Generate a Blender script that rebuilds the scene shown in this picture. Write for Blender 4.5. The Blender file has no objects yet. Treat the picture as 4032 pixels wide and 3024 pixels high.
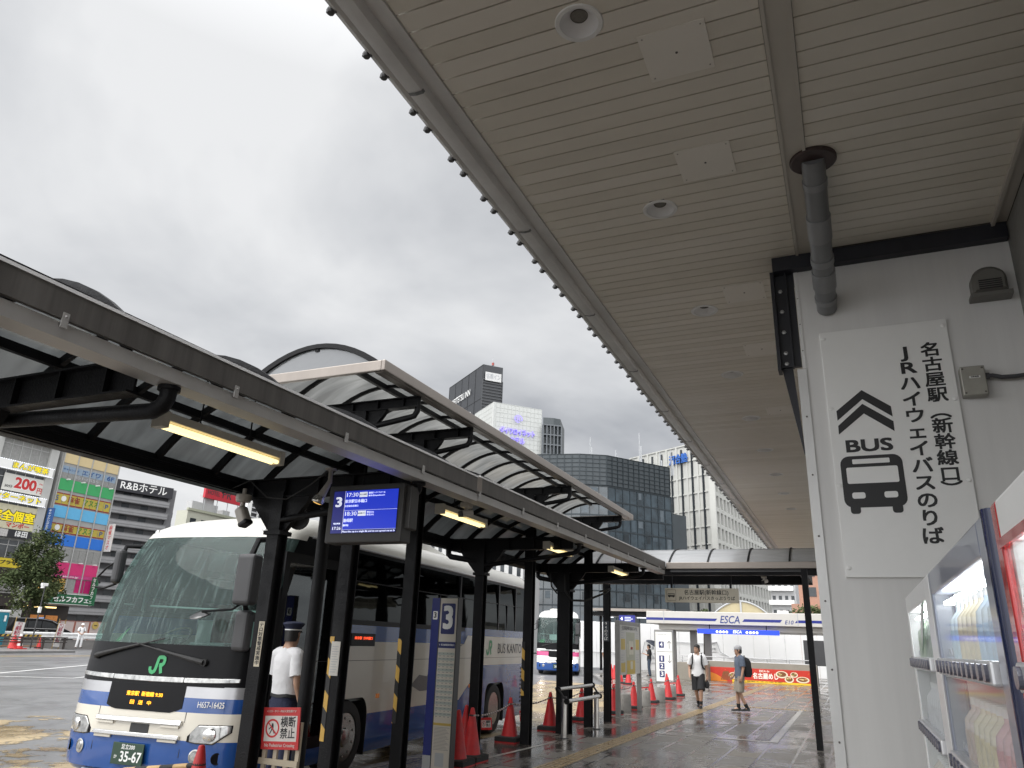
import bpy, bmesh, math, random
import numpy as np
from mathutils import Matrix, Vector
random.seed(7)
sc = bpy.context.scene
COL = sc.collection
R = math.radians
# ---------------------------------------------------------------- camera
RW = np.array([[0.91682863, 0.39778381, 0.03454429], [-0.10045988, 0.31354407, -0.94424463], [-0.38643639, 0.86224019, 0.3274275]])
FPX, EYE = 2919.85, np.array([0, 0, 1.62])
cd = bpy.data.cameras.new("camera"); cam = bpy.data.objects.new("camera", cd); COL.objects.link(cam)
cd.sensor_width = 36; cd.lens = 36 * FPX / 4032; cd.clip_start = .05; cd.clip_end = 3000
_x, _y, _z = RW[0], -RW[1], -RW[2]
cam.matrix_world = Matrix(((_x[0], _y[0], _z[0], 0), (_x[1], _y[1], _z[1], 0), (_x[2], _y[2], _z[2], 1.62), (0, 0, 0, 1)))
sc.camera = cam


def S(u, v, **k):
    """photograph pixel -> real place on the plane x=, y= or z= (metres)"""
    d = RW.T @ np.array([u - 2016, v - 1512, FPX])
    a = 'xyz'.index(list(k)[0]); t = (list(k.values())[0] - EYE[a]) / d[a]
    return Vector(EYE + t * d)


# ---------------------------------------------------------------- world: overcast sky
w = bpy.data.worlds.new("World"); sc.world = w; w.use_nodes = True
nt = w.node_tree; N = nt.nodes; L = nt.links
N.clear()
out = N.new('ShaderNodeOutputWorld'); bg = N.new('ShaderNodeBackground'); bg.inputs[1].default_value = .1
sky = N.new('ShaderNodeTexSky'); sky.sky_type = 'NISHITA'; sky.sun_disc = False
SUN_EL, SUN_AZ = R(58), R(215)
sky.sun_elevation = SUN_EL; sky.sun_rotation = SUN_AZ; sky.dust_density = 4
tc = N.new('ShaderNodeTexCoord'); sp = N.new('ShaderNodeSeparateXYZ'); L.new(tc.outputs['Generated'], sp.inputs[0])


def wm(op, a, b=None, c=None):
    n = N.new('ShaderNodeMath'); n.operation = op
    for i, q in enumerate((a, b, c)):
        if q is None: continue
        if isinstance(q, (int, float)): n.inputs[i].default_value = q
        else: L.new(q, n.inputs[i])
    return n.outputs[0]


zz = wm('ADD', wm('MAXIMUM', sp.outputs[2], 0), .32)
cx = N.new('ShaderNodeCombineXYZ'); L.new(wm('DIVIDE', sp.outputs[0], zz), cx.inputs[0]); L.new(wm('DIVIDE', sp.outputs[1], zz), cx.inputs[1])


def wnoise(scale, det, off, rough=.6, dist=0):
    mp = N.new('ShaderNodeMapping'); mp.inputs[1].default_value = off; L.new(cx.outputs[0], mp.inputs[0])
    n = N.new('ShaderNodeTexNoise'); n.inputs['Scale'].default_value = scale; n.inputs['Detail'].default_value = det
    n.inputs['Roughness'].default_value = rough; n.inputs['Distortion'].default_value = dist; L.new(mp.outputs[0], n.inputs[0]); return n.outputs[0]


cl = wm('ADD', wm('MULTIPLY', wnoise(.9, 6, (3.1, 1.2, 0), .52, .5), .75), wm('MULTIPLY', wnoise(3.2, 5, (0, 7, 2), .5, .2), .25))
rp = N.new('ShaderNodeValToRGB'); L.new(cl, rp.inputs[0])
e = rp.color_ramp.elements
e[0].position = .37; e[0].color = (.45, .465, .495, 1); e[1].position = .60; e[1].color = (.92, .925, .93, 1)
q = e.new(.50); q.color = (.72, .732, .75, 1)
# overcast sky is brightest overhead; boost outside the frame added to light the foreground
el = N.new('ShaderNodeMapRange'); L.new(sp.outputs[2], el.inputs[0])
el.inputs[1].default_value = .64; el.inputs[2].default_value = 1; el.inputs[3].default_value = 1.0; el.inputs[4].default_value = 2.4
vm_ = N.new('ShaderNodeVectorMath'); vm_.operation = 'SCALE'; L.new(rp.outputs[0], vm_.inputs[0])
bk = N.new('ShaderNodeMapRange'); L.new(sp.outputs[1], bk.inputs[0]); bk.interpolation_type = 'SMOOTHSTEP'   # sky boosted behind the camera, added to light wall, soffit and bus front
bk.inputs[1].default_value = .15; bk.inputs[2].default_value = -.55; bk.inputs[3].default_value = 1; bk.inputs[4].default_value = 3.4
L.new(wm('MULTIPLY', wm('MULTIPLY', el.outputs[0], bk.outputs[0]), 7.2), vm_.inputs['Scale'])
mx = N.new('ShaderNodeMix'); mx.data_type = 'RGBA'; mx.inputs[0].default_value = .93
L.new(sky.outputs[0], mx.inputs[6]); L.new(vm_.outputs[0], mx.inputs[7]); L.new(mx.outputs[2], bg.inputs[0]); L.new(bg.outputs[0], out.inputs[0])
sl = bpy.data.lights.new("sun", 'SUN'); sl.energy = 1.5; sl.angle = R(50); sl.color = (1, .97, .93)
so = bpy.data.objects.new("sun", sl); COL.objects.link(so)
_d = Vector((math.sin(SUN_AZ) * math.cos(SUN_EL), math.cos(SUN_AZ) * math.cos(SUN_EL), math.sin(SUN_EL)))
so.rotation_euler = _d.to_track_quat('Z', 'Y').to_euler(); so.location = (0, 0, 60)
sc.view_settings.view_transform = 'Standard'; sc.view_settings.look = 'None'; sc.view_settings.exposure = 0.42
sc.cycles.max_bounces = 8; sc.cycles.transparent_max_bounces = 16; sc.cycles.caustics_reflective = False; sc.cycles.caustics_refractive = False
sc.cycles.use_denoising = True; sc.cycles.sample_clamp_indirect = 6

# ---------------------------------------------------------------- materials
MAT = {}


def m(name, c, r=.5, me=0, var=.12, sc_=3., bump=0, bs=40., em=0, coat=0, streak=0, spec=.5, rv=0):
    """principled with uneven colour, roughness and a little relief"""
    if name in MAT: return MAT[name]
    a = bpy.data.materials.new(name); a.use_nodes = True; t = a.node_tree; n = t.nodes; l = t.links
    b = n['Principled BSDF']; b.inputs['Roughness'].default_value = r; b.inputs['Metallic'].default_value = me
    b.inputs['Specular IOR Level'].default_value = spec; b.inputs['Coat Weight'].default_value = coat
    b.inputs['Base Color'].default_value = (*c, 1)
    if var or bump or streak or rv:
        t_ = n.new('ShaderNodeTexCoord'); mp = n.new('ShaderNodeMapping'); l.new(t_.outputs['Object'], mp.inputs[0])
        if streak: mp.inputs['Scale'].default_value = (1, 1, .06)
        z = n.new('ShaderNodeTexNoise'); z.inputs['Scale'].default_value = sc_; z.inputs['Detail'].default_value = 7; z.inputs['Roughness'].default_value = .62
        l.new(mp.outputs[0], z.inputs[0])
        if var:
            rr = n.new('ShaderNodeMapRange'); l.new(z.outputs[0], rr.inputs[0]); rr.inputs[1].default_value = .25; rr.inputs[2].default_value = .75
            rr.inputs[3].default_value = 1 - var; rr.inputs[4].default_value = 1 + var
            s = n.new('ShaderNodeVectorMath'); s.operation = 'SCALE'; s.inputs[0].default_value = c; l.new(rr.outputs[0], s.inputs['Scale'])
            l.new(s.outputs[0], b.inputs['Base Color'])
        if rv:
            r2 = n.new('ShaderNodeMapRange'); l.new(z.outputs[0], r2.inputs[0]); r2.inputs[1].default_value = .3; r2.inputs[2].default_value = .7
            r2.inputs[3].default_value = max(.02, r - rv); r2.inputs[4].default_value = r + rv; l.new(r2.outputs[0], b.inputs['Roughness'])
        if bump:
            z2 = n.new('ShaderNodeTexNoise'); z2.inputs['Scale'].default_value = bs; z2.inputs['Detail'].default_value = 5; l.new(t_.outputs['Object'], z2.inputs[0])
            bp = n.new('ShaderNodeBump'); bp.inputs['Strength'].default_value = bump; bp.inputs['Distance'].default_value = .02; l.new(z2.outputs[0], bp.inputs['Height'])
            l.new(bp.outputs[0], b.inputs['Normal'])
    if em:
        b.inputs['Emission Color'].default_value = (*c, 1); b.inputs['Emission Strength'].default_value = em
    MAT[name] = a
    return a


def glass(name, tint, refl=.25, rough=.03, wave=0, dirt=0, k=1., veil=0, vc=(.45, .55, .53)):
    """thin pane: tinted see-through mixed with a mirror-like coat"""
    a = bpy.data.materials.new(name); a.use_nodes = True; t = a.node_tree; n = t.nodes; l = t.links; n.clear()
    o = n.new('ShaderNodeOutputMaterial'); tr = n.new('ShaderNodeBsdfTransparent'); tr.inputs[0].default_value = (*tint, 1)
    g = n.new('ShaderNodeBsdfGlossy'); g.inputs[1].default_value = rough; g.inputs[0].default_value = (.9, .95, .95, 1)
    fr = n.new('ShaderNodeFresnel'); fr.inputs[0].default_value = 1.5
    ad = n.new('ShaderNodeMath'); ad.operation = 'ADD'; ad.use_clamp = True; ad.inputs[1].default_value = refl; fk = n.new('ShaderNodeMath'); fk.operation = 'MULTIPLY'; fk.inputs[1].default_value = k; l.new(fr.outputs[0], fk.inputs[0]); l.new(fk.outputs[0], ad.inputs[0])
    mxx = n.new('ShaderNodeMixShader'); l.new(ad.outputs[0], mxx.inputs[0]); l.new(tr.outputs[0], mxx.inputs[1]); l.new(g.outputs[0], mxx.inputs[2])
    last = mxx.outputs[0]
    tc_ = n.new('ShaderNodeTexCoord')
    if wave:
        z = n.new('ShaderNodeTexNoise'); z.inputs['Scale'].default_value = 1.6; z.inputs['Detail'].default_value = 2; l.new(tc_.outputs['Object'], z.inputs[0])
        bp = n.new('ShaderNodeBump'); bp.inputs['Strength'].default_value = wave; bp.inputs['Distance'].default_value = .03; l.new(z.outputs[0], bp.inputs['Height']); l.new(bp.outputs[0], g.inputs['Normal'])
    if dirt or veil:
        mp = n.new('ShaderNodeMapping'); mp.inputs['Scale'].default_value = (34, 6, 2.2); mp.inputs['Rotation'].default_value = (0, .12, 0); l.new(tc_.outputs['Object'], mp.inputs[0])
        z = n.new('ShaderNodeTexNoise'); z.inputs['Scale'].default_value = 1; z.inputs['Detail'].default_value = 4; l.new(mp.outputs[0], z.inputs[0])
        rr = n.new('ShaderNodeMapRange'); l.new(z.outputs[0], rr.inputs[0]); rr.inputs[1].default_value = .52; rr.inputs[2].default_value = .75; rr.inputs[3].default_value = veil; rr.inputs[4].default_value = veil + dirt
        df = n.new('ShaderNodeBsdfDiffuse'); df.inputs[0].default_value = (*vc, 1)
        m2 = n.new('ShaderNodeMixShader'); l.new(rr.outputs[0], m2.inputs[0]); l.new(last, m2.inputs[1]); l.new(df.outputs[0], m2.inputs[2]); last = m2.outputs[0]
    l.new(last, o.inputs[0]); MAT[name] = a
    return a


# ---------------------------------------------------------------- mesh builder
WM = {}


def rot(ax, deg): return Matrix.Rotation(R(deg), 4, ax)
def tr(*p): return Matrix.Translation(p)
def F(yaw, p): return Matrix.Translation(p) @ rot('Z', yaw) @ rot('X', 90)   # flat face: yaw 0 looks to -Y, 90 to +X, -90 to -X


class MB:
    def __init__(s, M=None): s.bm = bmesh.new(); s.mi = 0; s.M = M or Matrix()

    def poly(s, pts, mi=None):
        f = s.bm.faces.new([s.bm.verts.new(s.M @ Vector(p)) for p in pts]); f.material_index = s.mi if mi is None else mi; return f

    def box(s, x0, x1, y0, y1, z0, z1, M=None):
        M = s.M @ (M or Matrix())
        v = [s.bm.verts.new(M @ Vector(p)) for p in ((x0, y0, z0), (x1, y0, z0), (x1, y1, z0), (x0, y1, z0), (x0, y0, z1), (x1, y0, z1), (x1, y1, z1), (x0, y1, z1))]
        for i in ((3, 2, 1, 0), (4, 5, 6, 7), (0, 1, 5, 4), (1, 2, 6, 5), (2, 3, 7, 6), (3, 0, 4, 7)):
            s.bm.faces.new([v[j] for j in i]).material_index = s.mi
        return s

    def loft(s, rings, cap=True, closed=True):
        rs = [[s.bm.verts.new(s.M @ Vector(p)) for p in r] for r in rings]
        n = len(rs[0])
        for a, b in zip(rs, rs[1:]):
            for i in range(n if closed else n - 1):
                j = (i + 1) % n
                try: s.bm.faces.new((a[i], a[j], b[j], b[i])).material_index = s.mi
                except ValueError: pass
        if cap and closed:
            for r in (rs[0][::-1], rs[-1]):
                try: s.bm.faces.new(r).material_index = s.mi
                except ValueError: pass
        return s

    def tube(s, pts, r, n=10, cap=True):
        pts = [Vector(p) for p in pts]; rr = r if isinstance(r, (list, tuple)) else [r] * len(pts)
        rings = []; up = None
        for i, p in enumerate(pts):
            d = ((pts[min(i + 1, len(pts) - 1)] - p).normalized() + (p - pts[max(i - 1, 0)]).normalized()).normalized()
            if up is None:
                up = Vector((0, 0, 1)) if abs(d.z) < .9 else Vector((1, 0, 0))
            a = d.cross(up).normalized(); b = a.cross(d).normalized(); up = b
            rings.append([p + (a * math.cos(t * math.tau / n) + b * math.sin(t * math.tau / n)) * rr[i] for t in range(n)])
        return s.loft(rings, cap)

    def lathe(s, prof, n=20, M=None, cap=True):
        M = M or Matrix()
        return s.loft([[M @ Vector((r * math.cos(t * math.tau / n), r * math.sin(t * math.tau / n), z)) for t in range(n)] for r, z in prof], cap)

    def prism(s, pts, t0, t1, M=None):
        M = M or Matrix()
        return s.loft([[M @ Vector((x, y, t0)) for x, y in pts], [M @ Vector((x, y, t1)) for x, y in pts]])

    def done(s, name, mats, parent=None, smooth=0, bevel=0, label=None, seg=2):
        me = bpy.data.meshes.new(name); bm = s.bm
        bmesh.ops.recalc_face_normals(bm, faces=bm.faces)
        if smooth:
            for f in bm.faces: f.smooth = True
            for ed in bm.edges:
                if len(ed.link_faces) == 2 and ed.calc_face_angle(0) > R(smooth): ed.smooth = False
        bm.to_mesh(me); bm.free()
        for a in (mats if isinstance(mats, (list, tuple)) else [mats]): me.materials.append(a)
        o = bpy.data.objects.new(name, me); COL.objects.link(o)
        W = Matrix()
        if parent is not None:
            W = WM.get(parent, Matrix()); me.transform(W.inverted()); o.parent = parent
        WM[o] = W
        if bevel:
            b = o.modifiers.new('edge', 'BEVEL'); b.width = bevel; b.segments = seg; b.limit_method = 'ANGLE'; b.angle_limit = R(40)
        if label: o['label'] = label
        return o


def tag(o, label=None, cat=None, group=None, kind=None):
    if label: o['label'] = label
    if cat: o['category'] = cat
    if group: o['group'] = group
    if kind: o['kind'] = kind
    return o


def thing(name, label, cat, loc=(0, 0, 0), rz=0, group=None):
    o = bpy.data.objects.new(name, None); COL.objects.link(o); o.empty_display_size = .2
    o.location = loc; o.rotation_euler = (0, 0, R(rz)); WM[o] = Matrix.Translation(loc) @ rot('Z', rz)
    return tag(o, label, cat, group)


def kids(o): return KID.get(o, [])


def dup(o, loc, rz=None, label=None, group=None):
    """copy a thing, its parts and their sub-parts"""
    def cp(a, par):
        c = a.copy(); COL.objects.link(c)
        if par is not None: c.parent = par
        for k in a.children: cp(k, c)
        return c
    c = cp(o, None); c.location = loc
    if rz is not None: c.rotation_euler = (0, 0, R(rz))
    WM[c] = Matrix.Translation(loc) @ rot('Z', math.degrees(c.rotation_euler.z))
    if label: c['label'] = label
    if group: c['group'] = group
    return c


def text(par, body, size, M, mat, bold=0, w=None, h=None, ls=1., name='lettering', al='CENTER', ex=.0008, label=None, shear=0, sx=1):
    cu = bpy.data.curves.new(name, 'FONT'); cu.body = body; cu.size = size; cu.align_x = al; cu.align_y = 'CENTER'
    cu.extrude = ex; cu.space_line = ls; cu.shear = shear; cu.resolution_u = 3
    t = bpy.data.objects.new(name, cu); me = bpy.data.meshes.new_from_object(t); bpy.data.objects.remove(t); bpy.data.curves.remove(cu)
    if bold:   # heavier weight: the same glyphs laid over each other with small shifts, each a hair above the last
        bm = bmesh.new(); k = bold * size * .8
        for i, (dx, dy) in enumerate(((0, 0), (-k, -k), (k, k), (-k, k), (k, -k))):
            n0 = len(bm.verts); bm.from_mesh(me); bm.verts.ensure_lookup_table()
            for v in bm.verts[n0:]: v.co += Vector((dx, dy, i * .0006 * size))
        bm.to_mesh(me); bm.free()
    me.name = name; me.materials.clear(); me.materials.append(mat)
    if w or h:
        P = np.empty(len(me.vertices) * 3); me.vertices.foreach_get('co', P); d = np.ptp(P.reshape(-1, 3), axis=0)
        kx = w / max(d[0], 1e-4) if w else None; ky = h / max(d[1], 1e-4) if h else None
        kx = kx or ky; ky = ky or kx; M = M @ Matrix.Diagonal((kx, ky, 1, 1))
    if sx != 1: M = M @ Matrix.Diagonal((sx, 1, 1, 1))
    me.transform(WM.get(par, Matrix()).inverted() @ M)
    o = bpy.data.objects.new(name, me); COL.objects.link(o); o.parent = par; WM[o] = WM.get(par, Matrix())
    if label: o['label'] = label
    return o


# common paints
BLK = m('black_steel', (.007, .007, .008), .5, 0, .55, 7, .22, 60, rv=.16, spec=.2)
STEEL = m('stainless', (.52, .5, .47), .3, 1, .12, 6, 0)
ALU = m('aluminium_grey', (.42, .42, .42), .42, .6, .12, 5)
DARKG = m('dark_grey_plastic', (.045, .045, .047), .45)
WHITE = m('white_paint', (.78, .78, .76), .4, 0, .06)
BLACK = m('black_print', (.012, .012, .013), .5, 0, 0)
RUB = m('rubber', (.02, .02, .02), .7, 0, .25, 12, .3)
NAVY = m('navy_print', (.02, .025, .12), .45, 0, .1)
RED = m('red_print', (.55, .03, .03), .45, 0, .08)
GREY = m('grey_print', (.4, .41, .42), .5, 0, .05)
YEL = m('yellow_print', (.85, .6, .03), .5, 0, .08)
LED = m('led_white', (.9, .93, 1), .4, 0, 0, em=.8)
# ================================================================ ground
def wet(name, base, base2, kind, r0=.05, r1=.42):
    a = bpy.data.materials.new(name); a.use_nodes = True; t = a.node_tree; n = t.nodes; l = t.links; b = n['Principled BSDF']
    t_ = n.new('ShaderNodeTexCoord')
    z = n.new('ShaderNodeTexNoise'); z.inputs['Scale'].default_value = .55; z.inputs['Detail'].default_value = 9; z.inputs['Roughness'].default_value = .68; z.inputs['Distortion'].default_value = .6
    mp = n.new('ShaderNodeMapping'); mp.inputs['Scale'].default_value = (1.3, .8, 1); l.new(t_.outputs['Object'], mp.inputs[0]); l.new(mp.outputs[0], z.inputs[0])
    f = n.new('ShaderNodeTexNoise'); f.inputs['Scale'].default_value = 55; f.inputs['Detail'].default_value = 4; l.new(t_.outputs['Object'], f.inputs[0])
    wr = n.new('ShaderNodeMapRange'); l.new(z.outputs[0], wr.inputs[0]); wr.inputs[1].default_value = .41 if kind == 'tile' else .42; wr.inputs[2].default_value = .56 if kind == 'tile' else .58   # 0 wet .. 1 dry
    cm = n.new('ShaderNodeMix'); cm.data_type = 'RGBA'; cm.inputs[6].default_value = (*base, 1); cm.inputs[7].default_value = (*base2, 1); l.new(wr.outputs[0], cm.inputs[0])
    g = n.new('ShaderNodeMapRange'); l.new(f.outputs[0], g.inputs[0]); g.inputs[1].default_value = .2; g.inputs[2].default_value = .8; g.inputs[3].default_value = .72; g.inputs[4].default_value = 1.28
    s = n.new('ShaderNodeVectorMath'); s.operation = 'SCALE'; l.new(cm.outputs[2], s.inputs[0]); l.new(g.outputs[0], s.inputs['Scale'])
    col = s.outputs[0]; hgt = f.outputs[0]; rg = n.new('ShaderNodeMapRange'); l.new(wr.outputs[0], rg.inputs[0]); rg.inputs[3].default_value = r0; rg.inputs[4].default_value = r1
    rough = rg.outputs[0]
    bp = n.new('ShaderNodeBump'); bp.inputs['Strength'].default_value = .13 if kind == 'tile' else .26; b.inputs['Specular IOR Level'].default_value = .5; bp.inputs['Distance'].default_value = .01; l.new(hgt, bp.inputs['Height'])
    if kind == 'tile':
        br = n.new('ShaderNodeTexBrick'); br.offset = 0; br.inputs['Scale'].default_value = 1; br.inputs['Mortar Size'].default_value = .022
        br.inputs['Brick Width'].default_value = .52; br.inputs['Row Height'].default_value = 1.04; br.inputs['Bias'].default_value = -.2
        br.inputs['Color1'].default_value = (.66, .66, .67, 1); br.inputs['Color2'].default_value = (1.25, 1.22, 1.18, 1); br.inputs['Mortar'].default_value = (.2, .2, .2, 1)
        l.new(t_.outputs['Object'], br.inputs[0])
        mu = n.new('ShaderNodeVectorMath'); mu.operation = 'MULTIPLY'; l.new(col, mu.inputs[0]); l.new(br.outputs[0], mu.inputs[1]); col = mu.outputs[0]
        b2 = n.new('ShaderNodeBump'); b2.invert = True; b2.inputs['Strength'].default_value = .5; b2.inputs['Distance'].default_value = .006; l.new(br.outputs[1], b2.inputs['Height']); l.new(bp.outputs[0], b2.inputs['Normal'])
        l.new(b2.outputs[0], b.inputs['Normal'])
        sx_ = n.new('ShaderNodeSeparateXYZ'); l.new(br.outputs[0], sx_.inputs[0]); rm = n.new('ShaderNodeMath'); rm.operation = 'MULTIPLY'; l.new(sx_.outputs[0], rm.inputs[0]); l.new(rough, rm.inputs[1]); rough = rm.outputs[0]
    else: l.new(bp.outputs[0], b.inputs['Normal'])
    l.new(col, b.inputs['Base Color']); l.new(rough, b.inputs['Roughness'])
    MAT[name] = a; return a


PAVE = wet('wet_paving', (.112, .099, .087), (.235, .215, .19), 'tile', .07, .48)
ASPH = wet('wet_asphalt', (.135, .135, .137), (.175, .175, .177), 'plain', .34, .52)
TAN = wet('tan_bus_lane', (.25, .18, .09), (.40, .31, .18), 'plain', .12, .45)
RD = -.15
o = MB(); o.poly([(-700, -80, RD), (300, -80, RD), (300, 900, RD), (-700, 900, RD)]); tag(o.done('road', ASPH), kind='structure')
PV = [(-5.9, -14), (-5.9, 20.5), (-7.25, 26.5), (-10.6, 35.5), (-13.85, 44), (-13.85, 90), (40, 90), (40, -14)]
o = MB(); o.prism(PV, -.4, 0); tag(o.done('pavement', PAVE), kind='structure')
kb = [(-5.975, -14), (-5.975, 20.52), (-7.32, 26.53), (-10.67, 35.53), (-13.925, 44.03), (-13.925, 90)]
o = MB()
for i in range(len(kb) - 1):
    a, b = Vector((*kb[i], 0)), Vector((*kb[i + 1], 0)); d = b - a; n_ = max(1, int(d.length / 1.0)); q = d.orthogonal().normalized() * 0
    for k in range(n_):
        p, r_ = a + d * (k / n_), a + d * ((k + .992) / n_); s = Vector((d.y, -d.x, 0)).normalized() * .073
        o.loft([[p - s + Vector((0, 0, -.4)), p + s + Vector((0, 0, -.4)), p + s + Vector((0, 0, .004)), p - s + Vector((0, 0, .004))],
                [r_ - s + Vector((0, 0, -.4)), r_ + s + Vector((0, 0, -.4)), r_ + s + Vector((0, 0, .004)), r_ - s + Vector((0, 0, .004))]])
tag(o.done('kerb', m('kerb_stone', (.2, .19, .18), .3, 0, .2, 4, .2, rv=.15), bevel=.012), kind='structure')
# bus lane sheet, worn front edge
o = MB(); o.poly([(-10.5, 9.4, RD + .004), (-6.06, 7.8, RD + .004), (-6.06, 20.4, RD + .004), (-7.4, 26.5, RD + .004), (-10.8, 35.6, RD + .004), (-14.4, 37, RD + .004), (-12.2, 30, RD + .004), (-11, 16, RD + .004)])
tag(o.done('bus_lane', TAN), kind='structure')


def patch_mat():
    a = TAN.copy(); a.name = 'worn_tan_paint'; t = a.node_tree; n = t.nodes; l = t.links; b = n['Principled BSDF']
    t_ = n.new('ShaderNodeTexCoord'); z = n.new('ShaderNodeTexNoise'); z.inputs['Scale'].default_value = .9; z.inputs['Detail'].default_value = 8; z.inputs['Roughness'].default_value = .7; l.new(t_.outputs['Object'], z.inputs[0])
    r_ = n.new('ShaderNodeMapRange'); l.new(z.outputs[0], r_.inputs[0]); r_.inputs[1].default_value = .5; r_.inputs[2].default_value = .53; l.new(r_.outputs[0], b.inputs['Alpha']); return a


o = MB(); o.poly([(-18, 3, RD + .005), (-6.06, 3, RD + .005), (-6.06, 7.7, RD + .005), (-10.6, 9.3, RD + .005), (-15, 11.5, RD + .005), (-20, 8, RD + .005)]); tag(o.done('worn_lane_paint', patch_mat()), kind='structure')
RWHITE = m('road_white', (.72, .72, .7), .4, 0, .12, 9); RYEL = m('road_yellow', (.6, .42, .12), .45, 0, .2, 5)


def strip(name, pts, wd, z, mat):
    o = MB(); P = [Vector((*p, 0)) for p in pts]; Lf, Rt = [], []
    for i, p in enumerate(P):
        d = (P[min(i + 1, len(P) - 1)] - P[max(i - 1, 0)]).normalized(); s = Vector((-d.y, d.x, 0)) * wd / 2
        Lf.append((p.x + s.x, p.y + s.y, z)); Rt.append((p.x - s.x, p.y - s.y, z))
    for i in range(len(P) - 1): o.poly([Rt[i], Rt[i + 1], Lf[i + 1], Lf[i]])
    return tag(o.done(name, mat), kind='structure')


strip('road_marking', [(-24, 11), (-29.04, 19.47), (-33.35, 26.5), (-44, 43)], .2, RD + .006, RWHITE)
strip('road_marking', [(-29, 14.5), (-27.25, 18.29), (-25.29, 19.6), (-25.76, 20.5), (-30, 31)], .2, RD + .007, RWHITE)
strip('road_marking', [(-42, 22), (-43.4, 28.9), (-43.3, 40)], .35, RD + .006, RYEL)
# traffic island with kerb and the raised far side of the street
o = MB(); o.prism([(-47, 18), (-46.9, 31), (-48.3, 37.2), (-56, 38.5), (-56, 18)], -.4, 0); tag(o.done('traffic_island', m('island_concrete', (.2, .195, .19), .45, 0, .2, 2, .2), bevel=.03), kind='structure')
o = MB(); o.prism([(-62, -40), (-62, 160), (-160, 160), (-160, -40)], -.4, .02); tag(o.done('far_pavement', m('far_concrete', (.2, .19, .18), .5, 0, .2, 2, .2)), kind='structure')
# paving details: tactile strip, pale drain line, dark infill
TAC = m('tactile_tan', (.42, .31, .17), .35, 0, .22, 6, rv=.15)
o = MB()
for k in range(150):
    y = 1 + k * .3
    for j in range(4):
        x = -4.135 + j * .075; o.box(x, x + .035, y, y + .27, .0035, .012)
o.mi = 1; o.poly([(-4.17, .8, .0035), (-3.84, .8, .0035), (-3.84, 46, .0035), (-4.17, 46, .0035)])
for k in range(26):
    x = -3.75 + k * .09; o.mi = 0
    for j in range(3): o.box(x, x + .05, 24.9 + j * .1, 24.95 + j * .1, .0035, .012)
o.mi = 1; o.poly([(-3.83, 24.86, .0034), (-1.3, 24.86, .0034), (-1.3, 25.18, .0034), (-3.83, 25.18, .0034)])
tag(o.done('tactile_strip', [TAC, m('tactile_bed', (.3, .225, .135), .3, 0, .22, 6, rv=.15)]), kind='structure')
o = MB(); o.poly([(-3.75, 15.82, .004), (-1.5, 15.95, .004), (-1.5, 16.12, .004), (-3.75, 16.0, .004)]); o.poly([(-1.62, 15.95, .0045), (-1.47, 15.95, .0045), (-1.52, 25.2, .0045), (-1.64, 25.2, .0045)])
tag(o.done('pale_paving_line', m('pale_stone', (.42, .4, .37), .25, 0, .15, 5)), kind='structure')
o = MB(); o.poly([(-1.9, 16.2, .004), (-1.66, 16.2, .004), (-1.66, 24.2, .004), (-1.92, 24.2, .004)]); tag(o.done('asphalt_infill', m('dark_infill', (.045, .045, .047), .22, 0, .3, 12, .3)), kind='structure')
strip('white_guide_line', [(-5.15, 9.5), (-5.0, 11.6), (-4.9, 13.2)], .07, .004, m('faded_white', (.45, .43, .4), .3, 0, .3, 9))

# ================================================================ station canopy over the walkway (soffit at 5 m)
ZC = 5.0
can = thing('station_canopy', 'broad station canopy with beige slatted soffit and grey gutter overhead', 'canopy', (-.5, 14, ZC))
SLAT = m('beige_slat', (.73, .69, .60), .42, 0, .06, 1.2)
SLATS = [SLAT, m('beige_slat_aged', (.70, .66, .57), .46, 0, .08, 1.6), m('beige_slat_pale', (.755, .715, .63), .4, 0, .05, .9)]
DLY = [3.19] + [5.27 + k * 2.08 for k in range(8)]


def board(x0, x1, y0, y1):
    """one slat, left open where a downlight sits"""
    for yd in DLY:
        if y0 < yd + .125 and y1 > yd - .125:
            for k in range(6):
                a, b = y0 + (y1 - y0) * k / 6, y0 + (y1 - y0) * (k + 1) / 6; dy = min(abs(a - yd), abs(b - yd)) if (a - yd) * (b - yd) > 0 else 0
                hw = math.sqrt(max(0, .125 ** 2 - dy * dy))
                if hw: o.box(x0, -1.09 - hw, a, b, ZC, ZC + .02); o.box(-1.09 + hw, x1, a, b, ZC, ZC + .02)
                else: o.box(x0, x1, a, b, ZC, ZC + .02)
            return
    o.box(x0, x1, y0, y1, ZC, ZC + .02)


o = MB()
PITCH = .14
for k in range(-30, 245):
    y = 1.5 + k * PITCH
    if y < -3 or y > 36: continue
    o.mi = random.choice((0, 0, 1, 2)); board(-2.05, -.125, y, y + PITCH - .0105)
    if y + PITCH < 6.42: o.box(.045, 1.385, y, y + PITCH - .0105, ZC, ZC + .02)
    else: o.box(.045, 1.2, y + .2, y + PITCH + .191, ZC, ZC + .02) if y > 6.8 else None
o.done('soffit', SLATS, can)
o = MB(); o.box(-2.1, 5, -4, 36, ZC + .16, ZC + .5); o.done('roof', m('soffit_void', (.10, .09, .075), .8, 0, 0), can)
GUT = m('gutter_grey', (.62, .61, .59), .4, 0, .14, 2.2, streak=0)
prof = [(-2.36, 5.05), (-2.36, 4.985), (-2.335, 4.975), (-2.315, 4.995), (-2.305, 4.985), (-2.29, 4.96), (-2.24, 4.948), (-2.19, 4.95), (-2.178, 4.965), (-2.172, 5.01), (-2.09, 5.0), (-2.088, 4.99), (-2.055, 4.985), (-2.05, 5.035), (-2.2, 5.2), (-2.36, 5.2)]
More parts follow.
